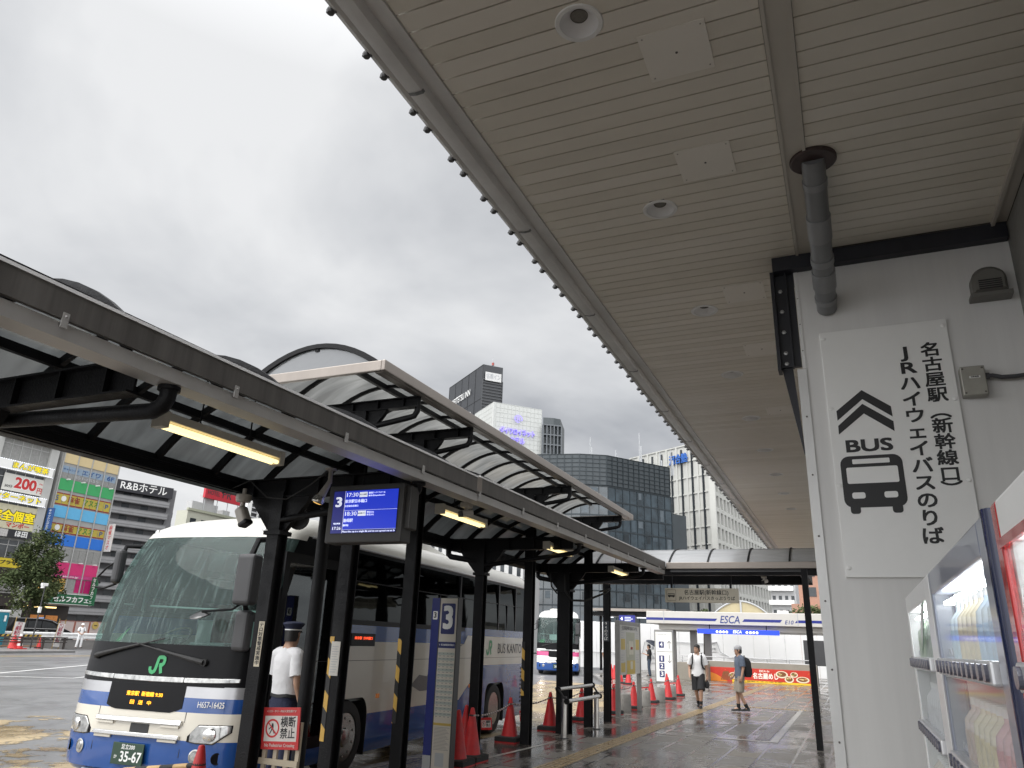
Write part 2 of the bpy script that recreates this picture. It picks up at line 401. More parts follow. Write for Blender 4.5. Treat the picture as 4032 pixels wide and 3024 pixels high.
o = MB(); o.loft([[(x, -4, z) for x, z in prof], [(x, 36, z) for x, z in prof]]); o.done('gutter', GUT, can, smooth=35)
for k in range(18):
    y = 3.29 + k * 1.83; o = MB()
    o.loft([[(x - .0, y + dy, z - .004) for x, z in prof[4:9]] for dy in (0, .03)], cap=False, closed=False); o.done('gutter_seam', m('seam_dark', (.16, .16, .16), .5), can)
bolt = MB(); bolt.lathe([(.004, -.036), (.021, -.032), (.027, -.016), (.022, .003), (.014, .006), (.014, .03)], 8); bolt.tube([(-.03, 0, -.012), (.034, .008, -.024)], .008, 5)
b0 = None; k = 0
for i in range(47):
    for off in (0, .36):
        y = 2.019 + i * .555 + off
        if b0 is None: b0 = bolt.done('gutter_bolt', m('bolt_dark', (.06, .06, .06), .5), can, smooth=40); b0.location = (-2.372, y, ZC - .002)
        else:
            c = b0.copy(); COL.objects.link(c); c.location = (-2.372, y, ZC - .002)
o = MB(); o.box(-.12, .04, -4, 6.4, ZC - .004, ZC + .03); o.box(-.12, .04, 6.4, 36, ZC - .004, ZC + .03); o.box(-.122, -.1, -4, 36, ZC - .018, ZC - .004); o.box(.02, .042, -4, 36, ZC - .018, ZC - .004)
o.done('ceiling_joint', m('joint_cream', (.52, .49, .43), .4, 0, .06), can)
o = MB(); o.box(1.385, 1.41, -4, 6.42, ZC - .03, ZC + .03); o.box(1.41, 1.5, -4, 6.42, ZC + .005, ZC + .03); o.done('edge_trim', m('trim_cream', (.5, .47, .42), .4, 0, .05), can)
# downlights and access panels
dl = thing('downlight', 'nearest round white downlight, cut by the top of the photo', 'downlight', (-1.09, 3.19, ZC), 0, 'downlights in the soffit')
o = MB(); o.lathe([(.112, .006), (.112, -.006), (.135, -.008), (.14, -.002), (.14, .002)], 40, tr(-1.09, 3.19, ZC), cap=False); o.done('trim_ring', WHITE, dl, smooth=40)
o = MB(); o.lathe([(.1135, -.004), (.09, .03), (.05, .055)], 40, tr(-1.09, 3.19, ZC), cap=False); o.done('reflector', m('reflector', (.8, .8, .8), .4, 0, .03), dl, smooth=60)
o = MB(); o.lathe([(.052, .052), (.048, .046), (.044, .058), (.03, .055), (.001, .062)], 24, tr(-1.09, 3.19, ZC)); o.done('lens', m('lens', (.2, .19, .17), .1, .3, .2, 60), dl, smooth=60)
dn = ['second downlight from the near end, past the first square panel', 'third downlight from the near end, just past the second square panel', 'fourth downlight along the soffit, beyond the third square panel', 'fifth downlight along the soffit, small ellipse near the dark bracket', 'sixth downlight along the soffit, a thin ellipse', 'seventh downlight along the soffit, far and thin', 'eighth downlight along the soffit, near the far end', 'farthest of the downlights that can be made out']
for k in range(8): dup(dl, (-1.09, 5.27 + k * 2.08, ZC), 0, dn[k])
pl = None
pn = ['largest beige access panel, between the two nearest downlights', 'second access panel, beside the drain pipe', 'third access panel, next to the black steel corner', 'fourth access panel, small and close to the white wall edge', 'farthest beige access panel that can be made out']
for k, (x, y) in enumerate([(-.615, 3.61), (-.64, 4.76), (-.645, 7.04), (-.64, 8.63), (-.64, 11.2)]):
    if pl is None:
        pl = thing('access_panel', pn[0], 'panel', (x, y, ZC), 0, 'access panels in the soffit')
        o = MB(tr(x, y, ZC)); o.box(-.195, .195, -.2, .2, -.006, -.001); o.done('cover', m('cover_cream', (.80, .765, .69), .4, 0, .03), pl)
        o = MB(tr(x, y, ZC))
        for a in (-.17, .17):
            for b in (-.17, .17): o.lathe([(.001, -.010), (.005, -.009), (.006, -.006)], 8, tr(a, b, 0))
        o.mi = 1; o.lathe([(.008, -.009), (.008, -.006)], 10); o.done('screw', [m('screw_pale', (.42, .39, .34), .5), m('screw_dark', (.1, .09, .08), .5)], pl)
    else: dup(pl, (x, y, ZC), 0, pn[k])

# ================================================================ pale wall that faces us, with the bus sign
YW = 6.5
WALLP = m('grey_panel_wall', (.68, .675, .66), .45, 0, .07, 5, streak=1, rv=.06)
wl = thing('panel_wall', 'pale grey sheet metal wall closing off the walkway on the right', 'wall', (.6, YW, 0))
o = MB(); o.box(-.13, 1.5, YW, YW + .05, 0, 4.86); o.done('panel', WALLP, wl)
o = MB(); o.box(-.205, -.13, YW - .012, YW + .05, 0, 3.93); o.box(-.205, -.2, YW + .05, 8.6, 0, 3.9); o.done('corner_angle', m('angle_alu', (.60, .60, .59), .38, .25, .06), wl)
o = MB(); o.box(-.16, -.13, YW - .006, YW + .05, 3.935, 4.86); o.done('upper_flashing', WALLP, wl)
o = MB()
for z in (.5, 1.0, 1.5, 2.0, 2.5, 3.0, 3.5):
    o.lathe([(.008, 0), (.006, .006), (.001, .008)], 8, tr(-.165, YW - .012, z) @ rot('X', 90))
for z in (4.1, 4.35, 4.6): o.lathe([(.006, 0), (.001, .005)], 8, tr(-.145, YW - .006, z) @ rot('X', 90))
o.done('screw', m('screw_dark', (.1, .09, .08), .5), wl)
o = MB(); o.box(-.33, 1.49, YW - .09, YW + .3, 4.86, 4.995); o.done('top_beam', m('dark_beam', (.012, .013, .02), .5, 0, .3), wl)
o = MB(); o.box(-.36, -.33, YW - .04, YW + .1, 3.93, 4.88); o.box(-.33, -.165, YW + .02, YW + .06, 3.97, 4.86); o.box(-.24, -.225, YW - .02, YW + .03, 3.95, 4.86)
o.loft([[(-.33, YW + .05, 3.97), (-.24, YW + .05, 3.97), (-.24, YW + .12, 3.97), (-.33, YW + .12, 3.97)], [(-.215, YW + .05, 3.2), (-.205, YW + .05, 3.2), (-.205, YW + .1, 3.2), (-.215, YW + .1, 3.2)]])
o.done('steel_channel', m('channel_black', (.01, .011, .016), .45, 0, .3), wl)
o = MB()
for z in (4.1, 4.3, 4.5, 4.7, 4.0): o.lathe([(.02, 0), (.018, .012), (.001, .014)], 6, tr(-.285, YW + .02, z) @ rot('X', 90))
o.done('bolt_head', m('bolt_steel', (.35, .35, .35), .35, .8), wl)
rw = MB(); rw.box(1.5, 2.2, -3, 6.9, 0, 4.99); tag(rw.done('concrete_wall', m('rough_concrete', (.22, .215, .2), .75, 0, .25, 1.2, .6, 22)), 'rough grey concrete wall running beside the vending machines', 'wall')
# sign
WZ = YW - .022
SGN = m('sign_white', (.80, .80, .78), .35, 0, .03)
sg = thing('bus_sign_board', 'tall white board with black bus pictogram and vertical Japanese lettering', 'sign', (.48, YW, 2.18))
o = MB(); o.box(.002, .962, WZ, YW - .001, 2.177, 4.237); o.done('board', SGN, sg, bevel=.003)
o = MB()
for x in (.03, .935):
    for z in (2.25, 2.9, 3.55, 4.18): o.lathe([(.018, 0), (.016, .006), (.001, .009)], 12, tr(x, WZ, z) @ rot('X', 90))
o.done('fixing_cap', SGN, sg, smooth=40)
c6 = lambda x, y: (2900 + x / 1.2765, 900 + y / 1.2765)
SW = lambda x, y: S(*c6(x, y), y=WZ)
a, b = SW(975, 612), SW(1090, 1265)
for bod, p0, p1, sz in (('名\n古\n屋\n駅\n︵\n新\n幹\n線\n口\n︶', SW(975, 612), SW(1088, 1322), .138), ('J\nR\nハ\nイ\nウ\nェ\nイ\nバ\nス\nの\nり\nば', SW(852, 625), SW(985, 1550), .146)):
    n_ = bod.count('\n') + 1; ls_ = (p0.z - p1.z) / (n_ - 1)
    mid = (p0 + p1) / 2
    for i, ch in enumerate(bod.split('\n')):
        p = p0.lerp(p1, i / (n_ - 1)); yy = {'︵': -.2, '︶': .35}.get(ch, 0) * sz
        text(sg, ch, sz * (.93 if ch not in 'JR' else .92), F(0, (mid.x, WZ - .0015, p.z + yy * .3)), BLACK, .03, name='character', sx=1.5 if ch in 'JR' else 1.16)
o = MB()
for pts in ([(502, 918), (628, 812), (776, 893), (785, 945), (632, 858), (508, 966)], [(511, 992), (632, 881), (789, 968), (795, 1018), (640, 930), (515, 1036)]):
    o.poly([SW(*p) + Vector((0, -.0015, 0)) for p in pts])
o.done('arrow_mark', BLACK, sg)
text(sg, 'BUS', .2, F(0, (SW(664, 1092).x, WZ - .0015, SW(664, 1092).z)), BLACK, .035, w=.345, h=.105)
# pictogram bus front: built in sign units
bx, bz = SW(688, 1275).x, SW(688, 1275).z
o = MB(F(0, (bx, WZ - .0015, bz)) @ Matrix.Diagonal((1.13, 1.1, 1, 1)))
Y1, Y0, HW = .205, -.165, .215


def rr(x0, x1, y0, y1, r, n=5):
    pts = []
    for cx_, cy_, a0 in ((x1 - r, y1 - r, 0), (x0 + r, y1 - r, 90), (x0 + r, y0 + r, 180), (x1 - r, y0 + r, 270)):
        for i in range(n + 1):
            t = R(a0 + 90 * i / n); pts.append((cx_ + r * math.cos(t), cy_ + r * math.sin(t)))
    return pts


o.prism(rr(-.2, .2, -.18, .2, .06), 0, .0007); o.prism(rr(-.165, -.1, -.225, -.16, .02), .0001, .0008); o.prism(rr(.1, .165, -.225, -.16, .02), .0001, .0008)
o.mi = 1
o.prism(rr(-.165, .165, -.005, .115, .012), .0004, .0016); o.prism(rr(-.12, .12, .14, .175, .006), .0004, .0016); o.prism(rr(-.145, -.06, -.115, -.07, .015), .0004, .0016); o.prism(rr(.06, .145, -.115, -.07, .015), .0004, .0016)
o.done('bus_pictogram', [BLACK, SGN], sg)
# pipe, vent, junction box
PVC = m('pvc_grey', (.19, .195, .2), .32, 0, .12, 3)
pp = thing('drain_pipe', 'fat grey plastic drain pipe from the soffit into the pale wall', 'pipe', (.08, 5.0, ZC))
A_, B_ = Vector((.085, 4.98, ZC)), Vector((.085, 6.5, 4.47))
K1 = A_.lerp(B_, .42) + Vector((0, 0, -.02))
o = MB(); o.tube([A_, K1, K1.lerp(B_, .08), B_], .082, 24); o.done('pipe', PVC, pp, smooth=40)
for f0, f1, r_ in ((.12, .155, .088), (.33, .47, .09), (.60, .64, .09), (.70, .82, .093), (.9, .93, .09)):
    q = lambda f: A_.lerp(K1, f / .42) if f < .42 else K1.lerp(B_, (f - .42) / .58)
    o = MB(); o.tube([q(f0), q(f1)], r_, 24); o.done('coupling', m('pvc_grey2', (.24, .245, .25), .3, 0, .1, 4), pp, smooth=40)
o = MB(); o.lathe([(.08, -.03), (.15, -.03), (.16, -.021), (.16, 0)], 32, tr(.085, 5.0, ZC)); o.done('flange', m('flange_rust', (.045, .027, .025), .5, 0, .3, 9), pp)
vt = thing('vent_hood', 'rounded grey vent hood high on the pale wall', 'vent', (1.28, YW, 4.45))
vp = S(2135 * 1.8228, 612 * 1.8228, y=YW - .06)
pr = [(-.125, -.1), (.125, -.1)] + [(.125 * math.cos(R(t)), .02 + .11 * math.sin(R(t))) for t in range(0, 181, 15)]
o = MB(tr(vp.x, YW, vp.z)); o.loft([[(x, 0, z) for x, z in pr], [(x * .98, -.1, z) for x, z in pr], [(x * .8, -.13, z * .75) for x, z in pr]]); o.done('hood', m('vent_grey', (.17, .165, .15), .45, .3, .1), vt, smooth=35)
o = MB(tr(vp.x, YW, vp.z)); o.box(-.145, .145, -.13, 0, -.135, -.1); o.done('lip', m('vent_grey', (.17, .165, .15)), vt)
o = MB(tr(vp.x, YW, vp.z))
for k in range(5): o.box(-.08, .08, -.138, -.128, -.075 + k * .018, -.068 + k * .018)
o.done('grille', BLACK, vt)
p0, p1 = S(2072 * 1.8228, 793 * 1.8228, y=YW - .1), S(2137 * 1.8228, 850 * 1.8228, y=YW - .1)
jb = thing('junction_box', 'small dull steel junction box on the wall beside the sign', 'box', ((p0.x + p1.x) / 2, YW, p1.z))
o = MB(); o.box(p0.x, p1.x, YW - .1, YW - .001, p1.z, p0.z); o.done('case', m('dull_steel', (.36, .35, .31), .42, .6, .12, 8), jb, bevel=.006)
o = MB()
for x in (p0.x + .018, p1.x - .018):
    for z in (p1.z + .02, p0.z - .02): o.lathe([(.008, 0), (.001, .004)], 8, tr(x, YW - .1, z) @ rot('X', 90))
o.done('screw', m('screw_dark', (.1, .09, .08)), jb)
o = MB(); o.box(p0.x + .055, p0.x + .13, YW - .1015, YW - .1, p0.z - .1, p0.z - .082); o.done('label_plate', WHITE, jb)
text(jb, '自動機器', .014, F(0, ((p0.x + .0925), YW - .103, p0.z - .091)), BLACK)
o = MB(); o.tube([(p1.x, YW - .06, p0.z - .08), (p1.x + .05, YW - .06, p0.z - .08), (p1.x + .11, YW - .06, p0.z - .1), (p1.x + .2, YW - .05, p0.z - .1), (1.5, YW - .05, p0.z - .09)], .017, 10); o.tube([(p1.x, YW - .06, p0.z - .08), (p1.x + .03, YW - .06, p0.z - .08)], .026, 8); o.done('conduit', m('conduit', (.06, .06, .065), .5), jb, smooth=40)

# ================================================================ vending machines (fronts look to -X)
XV = .22


def vending(y0, y1, label, body, frame, kind):
    """y0 near side, y1 far side"""
    v = thing('vending_machine', label, 'vending machine', (XV + .38, (y0 + y1) / 2, 0), 0, 'vending machines along the concrete wall')
    o = MB(); o.box(XV + .05, XV + .78, y0 + .005, y0 + .05, .03, 1.845); o.box(XV + .05, XV + .78, y1 - .04, y1 - .005, .03, 1.845); o.box(XV + .05, XV + .78, y0 + .05, y1 - .04, 1.80, 1.845); o.box(XV + .05, XV + .78, y0 + .05, y1 - .04, .03, .96); o.box(XV + .32, XV + .78, y0 + .05, y1 - .04, .96, 1.80); o.done('cabinet', body, v)
    o = MB(); o.box(XV + .055, XV + .3, y0 + .05, y0 + .056, .96, 1.8); o.box(XV + .055, XV + .3, y1 - .046, y1 - .04, .96, 1.8); o.box(XV + .055, XV + .3, y0 + .056, y1 - .046, 1.794, 1.8); o.done('liner', WHITE, v)
    wy0, wy1 = y0 + (.14 if kind == 'blue' else .17 if kind == 'white' else .07), y1 - .05
    wz0, wz1 = .98, 1.785
    o = MB(); o.box(XV, XV + .05, y0 + .004, wy0, .05, 1.85); o.box(XV, XV + (.05 if kind != 'red' else .012), wy1, y1 - .004, .05, 1.85); o.mi = 1
    if kind == 'red': o.box(XV + .012, XV + .05, wy1, y1 - .004, .05, 1.85)
    o.mi = 1 if kind == 'red' else 0; o.box(XV, XV + .05, wy0, wy1, wz1, 1.85); o.mi = 0; o.box(XV, XV + .05, wy0, wy1, .05, wz0); o.done('door_frame', [frame, WHITE], v, bevel=.006)
    if kind == 'blue':
        o = MB(); o.tube([(XV + .02, y0 + .02, .04), (XV + .02, y0 + .02, 1.85)], .028, 16); o.done('corner_post', m('navy_gloss', (.008, .013, .055), .15, 0, .05, coat=.6), v, smooth=40)
    o = MB(); o.box(XV + .3, XV + .31, wy0, wy1, wz0, wz1); o.done('back_panel', m('display_white', (.72, .74, .76), .5, 0, .03), v)
    pal = {'blue': [[(.25, .5, .75), (.72, .55, .2), (.45, .7, .85)], [(.7, .12, .1), (.75, .6, .2), (.5, .3, .15)], [(.3, .3, .3)]], 'white': [[(.18, .3, .15), (.3, .45, .2)], [(.75, .75, .78)], [(.5, .35, .15)]], 'red': [[(.7, .7, .75)], [(.55, .5, .6)], [(.6, .05, .05)]]}[kind]
    zs = [1.605, 1.375, 1.145]
    for rI, zb in enumerate(zs):
        o = MB(); o.box(XV + .005, XV + .3, wy0, wy1, zb - .035, zb - .028); o.done('shelf', WHITE, v)
        o = MB(); o.box(XV - .012, XV + .02, wy0 + .015, wy1 - .01, zb - .03, zb + .012)
        o.done('button_rail', m('rail_silver', (.62, .62, .63), .25, .4, .05), v, bevel=.005)
        nb = 12
        for k in range(nb):
            y = wy0 + .05 + (wy1 - wy0 - .09) * k / (nb - 1); o = MB(); o.prism(rr(-.017, .017, -.015, .015, .012, 3), 0, .006, F(-90, (XV - .012, y, zb - .009))); o.done('selection_button', m('button_grey', (.10, .10, .13), .25), v)
        for k in range(nb):
            if kind == 'red' and k % 2: continue
            y = wy0 + .05 + (wy1 - wy0 - .09) * k / (nb - 1); c = pal[rI][k * len(pal[rI]) // nb]
            if kind != 'red' and k >= nb - 2 and rI < 2: continue
            o = MB(); h = .172 if rI < 2 else .14
            o.lathe([(.001, 0), (.035, 0), (.037, .006), (.037, h * .6), (.035, h * .76), (.017, h * .9), (.016, h)], 14, tr(XV + .05, y, zb - .027)); o.mi = 1
            o.lathe([(.0375, .015), (.0375, h * .62)], 14, tr(XV + .05, y, zb - .027), cap=False); o.mi = 2; o.lathe([(.0175, h * .95), (.0175, h * 1.05)], 10, tr(XV + .05, y, zb - .027))
            o.done('drink_bottle', [m('pet_%d%d' % (int(c[0] * 99), int(c[1] * 99)), tuple(.42 + .5 * t for t in c), .12, 0, .03), m('wrap_%d%d' % (int(c[0] * 99), int(c[1] * 99)), tuple(.18 + .7 * t for t in c), .35, 0, .25, 30), WHITE], v, smooth=40)
        o = MB()
        for k in range(nb):
            y = wy0 + .05 + (wy1 - wy0 - .09) * k / (nb - 1); o.box(XV + .02, XV + .024, y - .024, y + .024, zb + .018, zb + .036)
        o.done('price_tag', m('tag_grey', (.35, .36, .42), .4), v)
    for k in range(11): y = wy0 + .06 + (wy1 - wy0 - .14) * k / 10; o = MB(); o.box(XV + .02, XV + .06, y - .012, y + .012, wz1 - .03, wz1 - .022); o.done('light_bar', m('vend_lamp', (.95, .97, 1), .4, 0, 0, em=22), v)
    o = MB(); o.poly([(XV + .004, wy0, wz0), (XV + .004, wy1, wz0), (XV + .004, wy1, wz1), (XV + .004, wy0, wz1)]); o.done('window', MAT.get('vend_glass') or glass('vend_glass', (.93, .95, .95), .02, .06, k=.3, veil=.2, vc=(.66, .67, .70)), v)
    o = MB(); o.box(XV - .004, XV + .004, wy0 + .1, wy1 - .1, .25, .55); o.box(XV - .01, XV + .004, y0 + .05, wy0 - .03, .7, 1.3); o.done('delivery_flap', DARKG, v, bevel=.004)
    if kind == 'white':
        # green leaf mark printed on the pane
        o = MB(F(-90, (XV - .001, y0 + .38, 1.69))); o.mi = 0
        o.prism([(-.16, -.07), (-.05, .05), (.05, .09), (.17, .095), (.06, .04), (-.03, -.02)], 0, .001); o.mi = 1; o.prism([(-.13, -.045), (-.04, .045), (.05, .08), (.13, .088), (.05, .045), (-.03, -.005)], .0005, .0016)
        o.done('leaf_mark', [m('leaf_green', (.05, .16, .07), .4), WHITE], v)
    return v


vending(2.545, 3.63, 'white vending machine farthest along the wall, green leaf on its pane', m('vend_white', (.74, .74, .73), .3, 0, .03), m('vend_white', (.74, .74, .73)), 'white')
vending(1.40, 2.535, 'slate blue vending machine with navy corner post, in the middle of the row', m('vend_navy', (.02, .03, .13), .25, 0, .05), m('vend_slate', (.22, .24, .30), .28, 0, .05, coat=.4), 'blue')
vr = vending(.25, 1.38, 'red and white vending machine cut off by the right edge', m('vend_red', (.42, .025, .025), .25, 0, .05, coat=.4), m('vend_red', (.42, .025, .025)), 'red')
o = MB(); o.box(XV - .004, XV + .002, .32, 1.33, 1.776, 1.79); o.done('header_line', MAT['vend_red'], vr)
# ================================================================ bus stop shelters
def pc(name, c, tr_, gl=.12):
    a = bpy.data.materials.new(name); a.use_nodes = True; t = a.node_tree; n = t.nodes; l = t.links; n.clear()
    o = n.new('ShaderNodeOutputMaterial'); T = n.new('ShaderNodeBsdfTranslucent'); G = n.new('ShaderNodeBsdfGlossy'); G.inputs[1].default_value = .18; D_ = n.new('ShaderNodeBsdfDiffuse')
    t_ = n.new('ShaderNodeTexCoord'); mp = n.new('ShaderNodeMapping'); mp.inputs['Scale'].default_value = (1.2, 5, 1); l.new(t_.outputs['Object'], mp.inputs[0])
    z = n.new('ShaderNodeTexNoise'); z.inputs['Scale'].default_value = 1.1; z.inputs['Detail'].default_value = 6; z.inputs['Distortion'].default_value = .8; l.new(mp.outputs[0], z.inputs[0])
    r_ = n.new('ShaderNodeMapRange'); l.new(z.outputs[0], r_.inputs[0]); r_.inputs[1].default_value = .35; r_.inputs[2].default_value = .65; r_.inputs[3].default_value = .75; r_.inputs[4].default_value = 1.25
    s = n.new('ShaderNodeVectorMath'); s.operation = 'SCALE'; s.inputs[0].default_value = c; l.new(r_.outputs[0], s.inputs['Scale']); l.new(s.outputs[0], T.inputs[0])
    D_.inputs[0].default_value = (*[min(1, v * 1.3) for v in c], 1)
    m0 = n.new('ShaderNodeMixShader'); m0.inputs[0].default_value = 1 - tr_; l.new(T.outputs[0], m0.inputs[1]); l.new(D_.outputs[0], m0.inputs[2])
    m1 = n.new('ShaderNodeMixShader'); m1.inputs[0].default_value = gl; l.new(m0.outputs[0], m1.inputs[1]); l.new(G.outputs[0], m1.inputs[2]); l.new(m1.outputs[0], o.inputs[0]); MAT[name] = a
    return a


PCL = pc('roof_sheet_grey', (.066, .07, .07), .8); PCU = pc('roof_sheet_clear', (.15, .152, .148), .85); PCT = pc('roof_sheet_white', (.5, .51, .52), .5, .2)
FAS = m('fascia_taupe', (.125, .118, .11), .5, .1, .42, 9.0, streak=1, rv=.1); FAS2 = m('fascia_bronze', (.30, .265, .235), .38, .45, .16, 2.5, streak=1, rv=.1)
CAP = m('fascia_cap', (.85, .85, .85), .2, .1, .05); GUTW = m('shelter_gutter', (.50, .49, .475), .38, .2, .12, 3)  # cap colour near white: sky reflection on the wet lip painted in


def arch(u0, u1, z0, h, n=14, off=0):
    """points (u, z) of a shallow vault"""
    c, hw = (u0 + u1) / 2, (u1 - u0) / 2
    return [(c + hw * (-1 + 2 * i / n) * (1 + off / hw), z0 + h * (1 - (-1 + 2 * i / n) ** 2) + off) for i in range(n + 1)]


def vault(par, u0, u1, z0, h, v0, v1, sheet, rib_w, rib_h, step, purl, swap=False, up=.045):
    P = (lambda u, v, z: (v, u, z)) if swap else (lambda u, v, z: (u, v, z))
    A = arch(u0, u1, z0, h)
    o = MB(); o.loft([[P(u, v0, z) for u, z in A], [P(u, v1, z) for u, z in A]], closed=False, cap=False); o.done('roof_sheet', sheet, par, smooth=30)
    n_ = int((v1 - v0) / step + .5)
    Ao, Ai = arch(u0, u1, z0, h, off=up), arch(u0, u1, z0, h, off=-rib_h)
    Ap = Ao
    for k in range(n_ + 1):
        Ao = Ap if k % 2 == 0 or up < .025 else arch(u0, u1, z0, h, off=.004)
        v = v0 + (v1 - v0) * k / n_
        o = MB()
        rings = [[P(a[0], v - rib_w / 2, a[1]), P(a[0], v + rib_w / 2, a[1]), P(b[0], v + rib_w / 2, b[1]), P(b[0], v - rib_w / 2, b[1])] for a, b in zip(Ao, Ai)]
        o.loft(rings); o.done('rib', BLK, par, smooth=40)
    for f in purl:
        u = u0 + (u1 - u0) * f; z = z0 + h * (1 - (2 * f - 1) ** 2)
        o = MB()
        a, b = P(u - .025, v0, z - .075), P(u + .025, v1, z - .004)
        o.box(min(a[0], b[0]), max(a[0], b[0]), min(a[1], b[1]), max(a[1], b[1]), min(a[2], b[2]), max(a[2], b[2])); o.done('purlin', BLK, par)


def hcol(par, x, y, z1, wd=.15, name='column', round_=0):
    o = MB()
    if round_: o.tube([(x, y, 0), (x, y, z1)], wd / 2, 18)
    else:
        h = wd / 2; o.box(x - h, x + h, y - h, y - h + .016, 0, z1); o.box(x - h, x + h, y + h - .016, y + h, 0, z1); o.box(x - .03, x + .03, y - h + .016, y + h - .016, 0, z1); o.box(x - h * .96, x - h * .75, y - h + .016, y + h - .016, 0, z1)
        o.box(x - h - .0, x + h, y - h - .004, y - h, 0, .012)
    return o.done(name, BLK, par, smooth=40 if round_ else 0, bevel=0 if round_ else .003)


def beam(par, x0, x1, y, z0, z1, wd=.11):
    o = MB(); o.box(x0, x1, y - wd / 2, y + wd / 2, z0, z0 + .014); o.box(x0, x1, y - wd / 2, y + wd / 2, z1 - .014, z1); o.box(x0, x1, y - .008, y + .008, z0 + .014, z1 - .014)
    for k in range(5):
        x = x0 + (x1 - x0) * (k + .5) / 5; o.box(x - .005, x + .005, y - wd / 2 + .004, y + wd / 2 - .004, z0 + .014, z1 - .014)
    o.done('beam', BLK, par)


def gusset(par, x, y, z1, wd, r_=.3, h=.36):
    o = MB()
    for s in (-1, 1):
        pts = [(s * wd / 2, 0), (s * (wd / 2 + r_), 0), (s * (wd / 2 + r_ * .86), -h * .2), (s * (wd / 2 + .05), -h * .88), (s * wd / 2, -h)]
        o.prism([(a, b) for a, b in pts], -.03, .03, F(0, (x, y, z1)))
    o.box(x - wd / 2 - .03, x + wd / 2 + .03, y - wd / 2 - .02, y + wd / 2 + .02, z1 - h - .02, z1 - h + .02)
    o.done('gusset', BLK, par)


PX = -5.2
T = lambda y: 3.225 + .0055 * y
lo = thing('bus_shelter', 'long black steel bus shelter with grey vaulted roof and streaked fascia gutter', 'bus shelter', (PX, 9, 0))
XF, XB, YE = -3.5, -5.82, 16.15
for (ya, yb, dz) in ((-1.5, 7.05, 0), (7.06, YE, .012)):
    o = MB()
    sec = lambda y: [(XF, y, T(y) + dz - .155), (XF, y, T(y) + dz), (XF - .07, y, T(y) + dz), (XF - .07, y, T(y) + dz - .02), (XF - .03, y, T(y) + dz - .155)]
    o.loft([sec(ya), sec(yb)]); o.done('fascia', FAS, lo)
    o = MB(); o.loft([[(XF + .006, y, T(y) + dz - .004), (XF + .003, y, T(y) + dz + .016), (XF - .1, y, T(y) + dz + .02), (XF - .1, y, T(y) + dz + .001)] for y in (ya, yb)]); o.done('fascia_cap', CAP, lo)
    o = MB(); o.loft([[(XF - .015, y, T(y) + dz - .17), (XF - .02, y, T(y) + dz - .25), (XF - .165, y, T(y) + dz - .255), (XF - .17, y, T(y) + dz - .17), (XF - .155, y, T(y) + dz - .17), (XF - .15, y, T(y) + dz - .24), (XF - .03, y, T(y) + dz - .238), (XF - .027, y, T(y) + dz - .17)] for y in (ya, yb)]); o.done('fascia_gutter', GUTW, lo)
o = MB(); o.box(XF - .06, XF + .006, 7.0, 7.12, T(7) - .155, T(7) + .022); o.done('fascia_joint', FAS2, lo, bevel=.015)
for k in range(13):
    y = 1.03 + k * 1.21; o = MB(); o.box(XF - .006, XF + .004, y - .018, y + .018, T(y) - .2, T(y) - .12); o.lathe([(.008, 0), (.001, .006)], 6, tr(XF + .004, y, T(y) - .14) @ rot('Y', 90)); o.done('gutter_clip', GUTW, lo)
o = MB(); o.box(XB - .08, XB + .06, -1.5, YE, 2.985, 3.15); o.box(XB + .06, XB + .1, -1.5, YE, 2.995, 3.012); o.box(XB - .1, XB - .08, -1.5, YE, 3.02, 3.21); o.box(XB + .06, XB + .075, -1.5, YE, 3.08, 3.10); o.done('rear_gutter', BLK, lo, bevel=.006)
vault(lo, XB + .03, XF - .1, 3.16, .535, -1.5, YE, PCL, .038, .055, .70, (.22, .5, .78))
for y in (2.86, 5.97, 10.7, 14.6, 17.5):
    wd = .25 if y == 14.6 else .145
    hcol(lo, PX, y, 2.97, wd)
    if y < 17: beam(lo, XB + .06, XF - .19, y, 2.885 + .006 * y, 3.10 + .003 * y); gusset(lo, PX, y, 2.885 + .006 * y, wd)
    if y < 15:
        o = MB(); zz_ = T(y) - .27; yy = y + (.16 if y < 4 else 0)
        o.tube([(XF - .1, yy, T(y) - .25), (XF - .1, yy, zz_ - .05), (XF - .13, yy, zz_ - .1), (XF - .2, yy, zz_ - .125), (PX + .05, yy - .04, zz_ - .3 + (.22 if y < 4 else 0))], .05 if y < 4 else .034, 14)
        o.tube([(XF - .1, yy, T(y) - .255), (XF - .1, yy, T(y) - .28)], .066, 14); o.done('drain_pipe', BLK, lo, smooth=45)
        if y > 8: o = MB(); o.tube([(XB + .02, y, 2.98), (XB + .02, y, 2.9), (XB + .07, y, 2.86), (PX - .05, y, 2.78)], .045, 12); o.done('drain_pipe', BLK, lo, smooth=45)
hcol(lo, PX - .03, 6.75, 2.95, .14, 'downpipe', 1)
o = MB(); o.tube([(PX + .02, 14.5, 2.95), (PX + .05, 14.45, 2.6), (PX + .2, 14.4, 2.42), (PX + .45, 14.5, 2.42), (PX + .75, 14.9, 2.6), (PX + .7, 15.4, 2.72), (PX + .3, 16, 2.7)], .022, 8); o.done('cable', RUB, lo, smooth=50); o = MB(); o.tube([(PX - .3, 14.5, 2.95), (PX - .24, 14.45, 2.68), (PX - .12, 14.45, 2.55)], .016, 8); o.done('cable', RUB, lo, smooth=50); o = MB()
o.tube([(-5.9, 5.85, 2.98), (-5.7, 5.8, 3.02), (-5.5, 5.8, 3.08), (-5.25, 5.8, 2.9), (-5.0, 5.8, 2.87), (-4.7, 5.75, 2.98), (-4.4, 5.65, 3.1)], .007, 6); o.done('cable', RUB, lo, smooth=50)
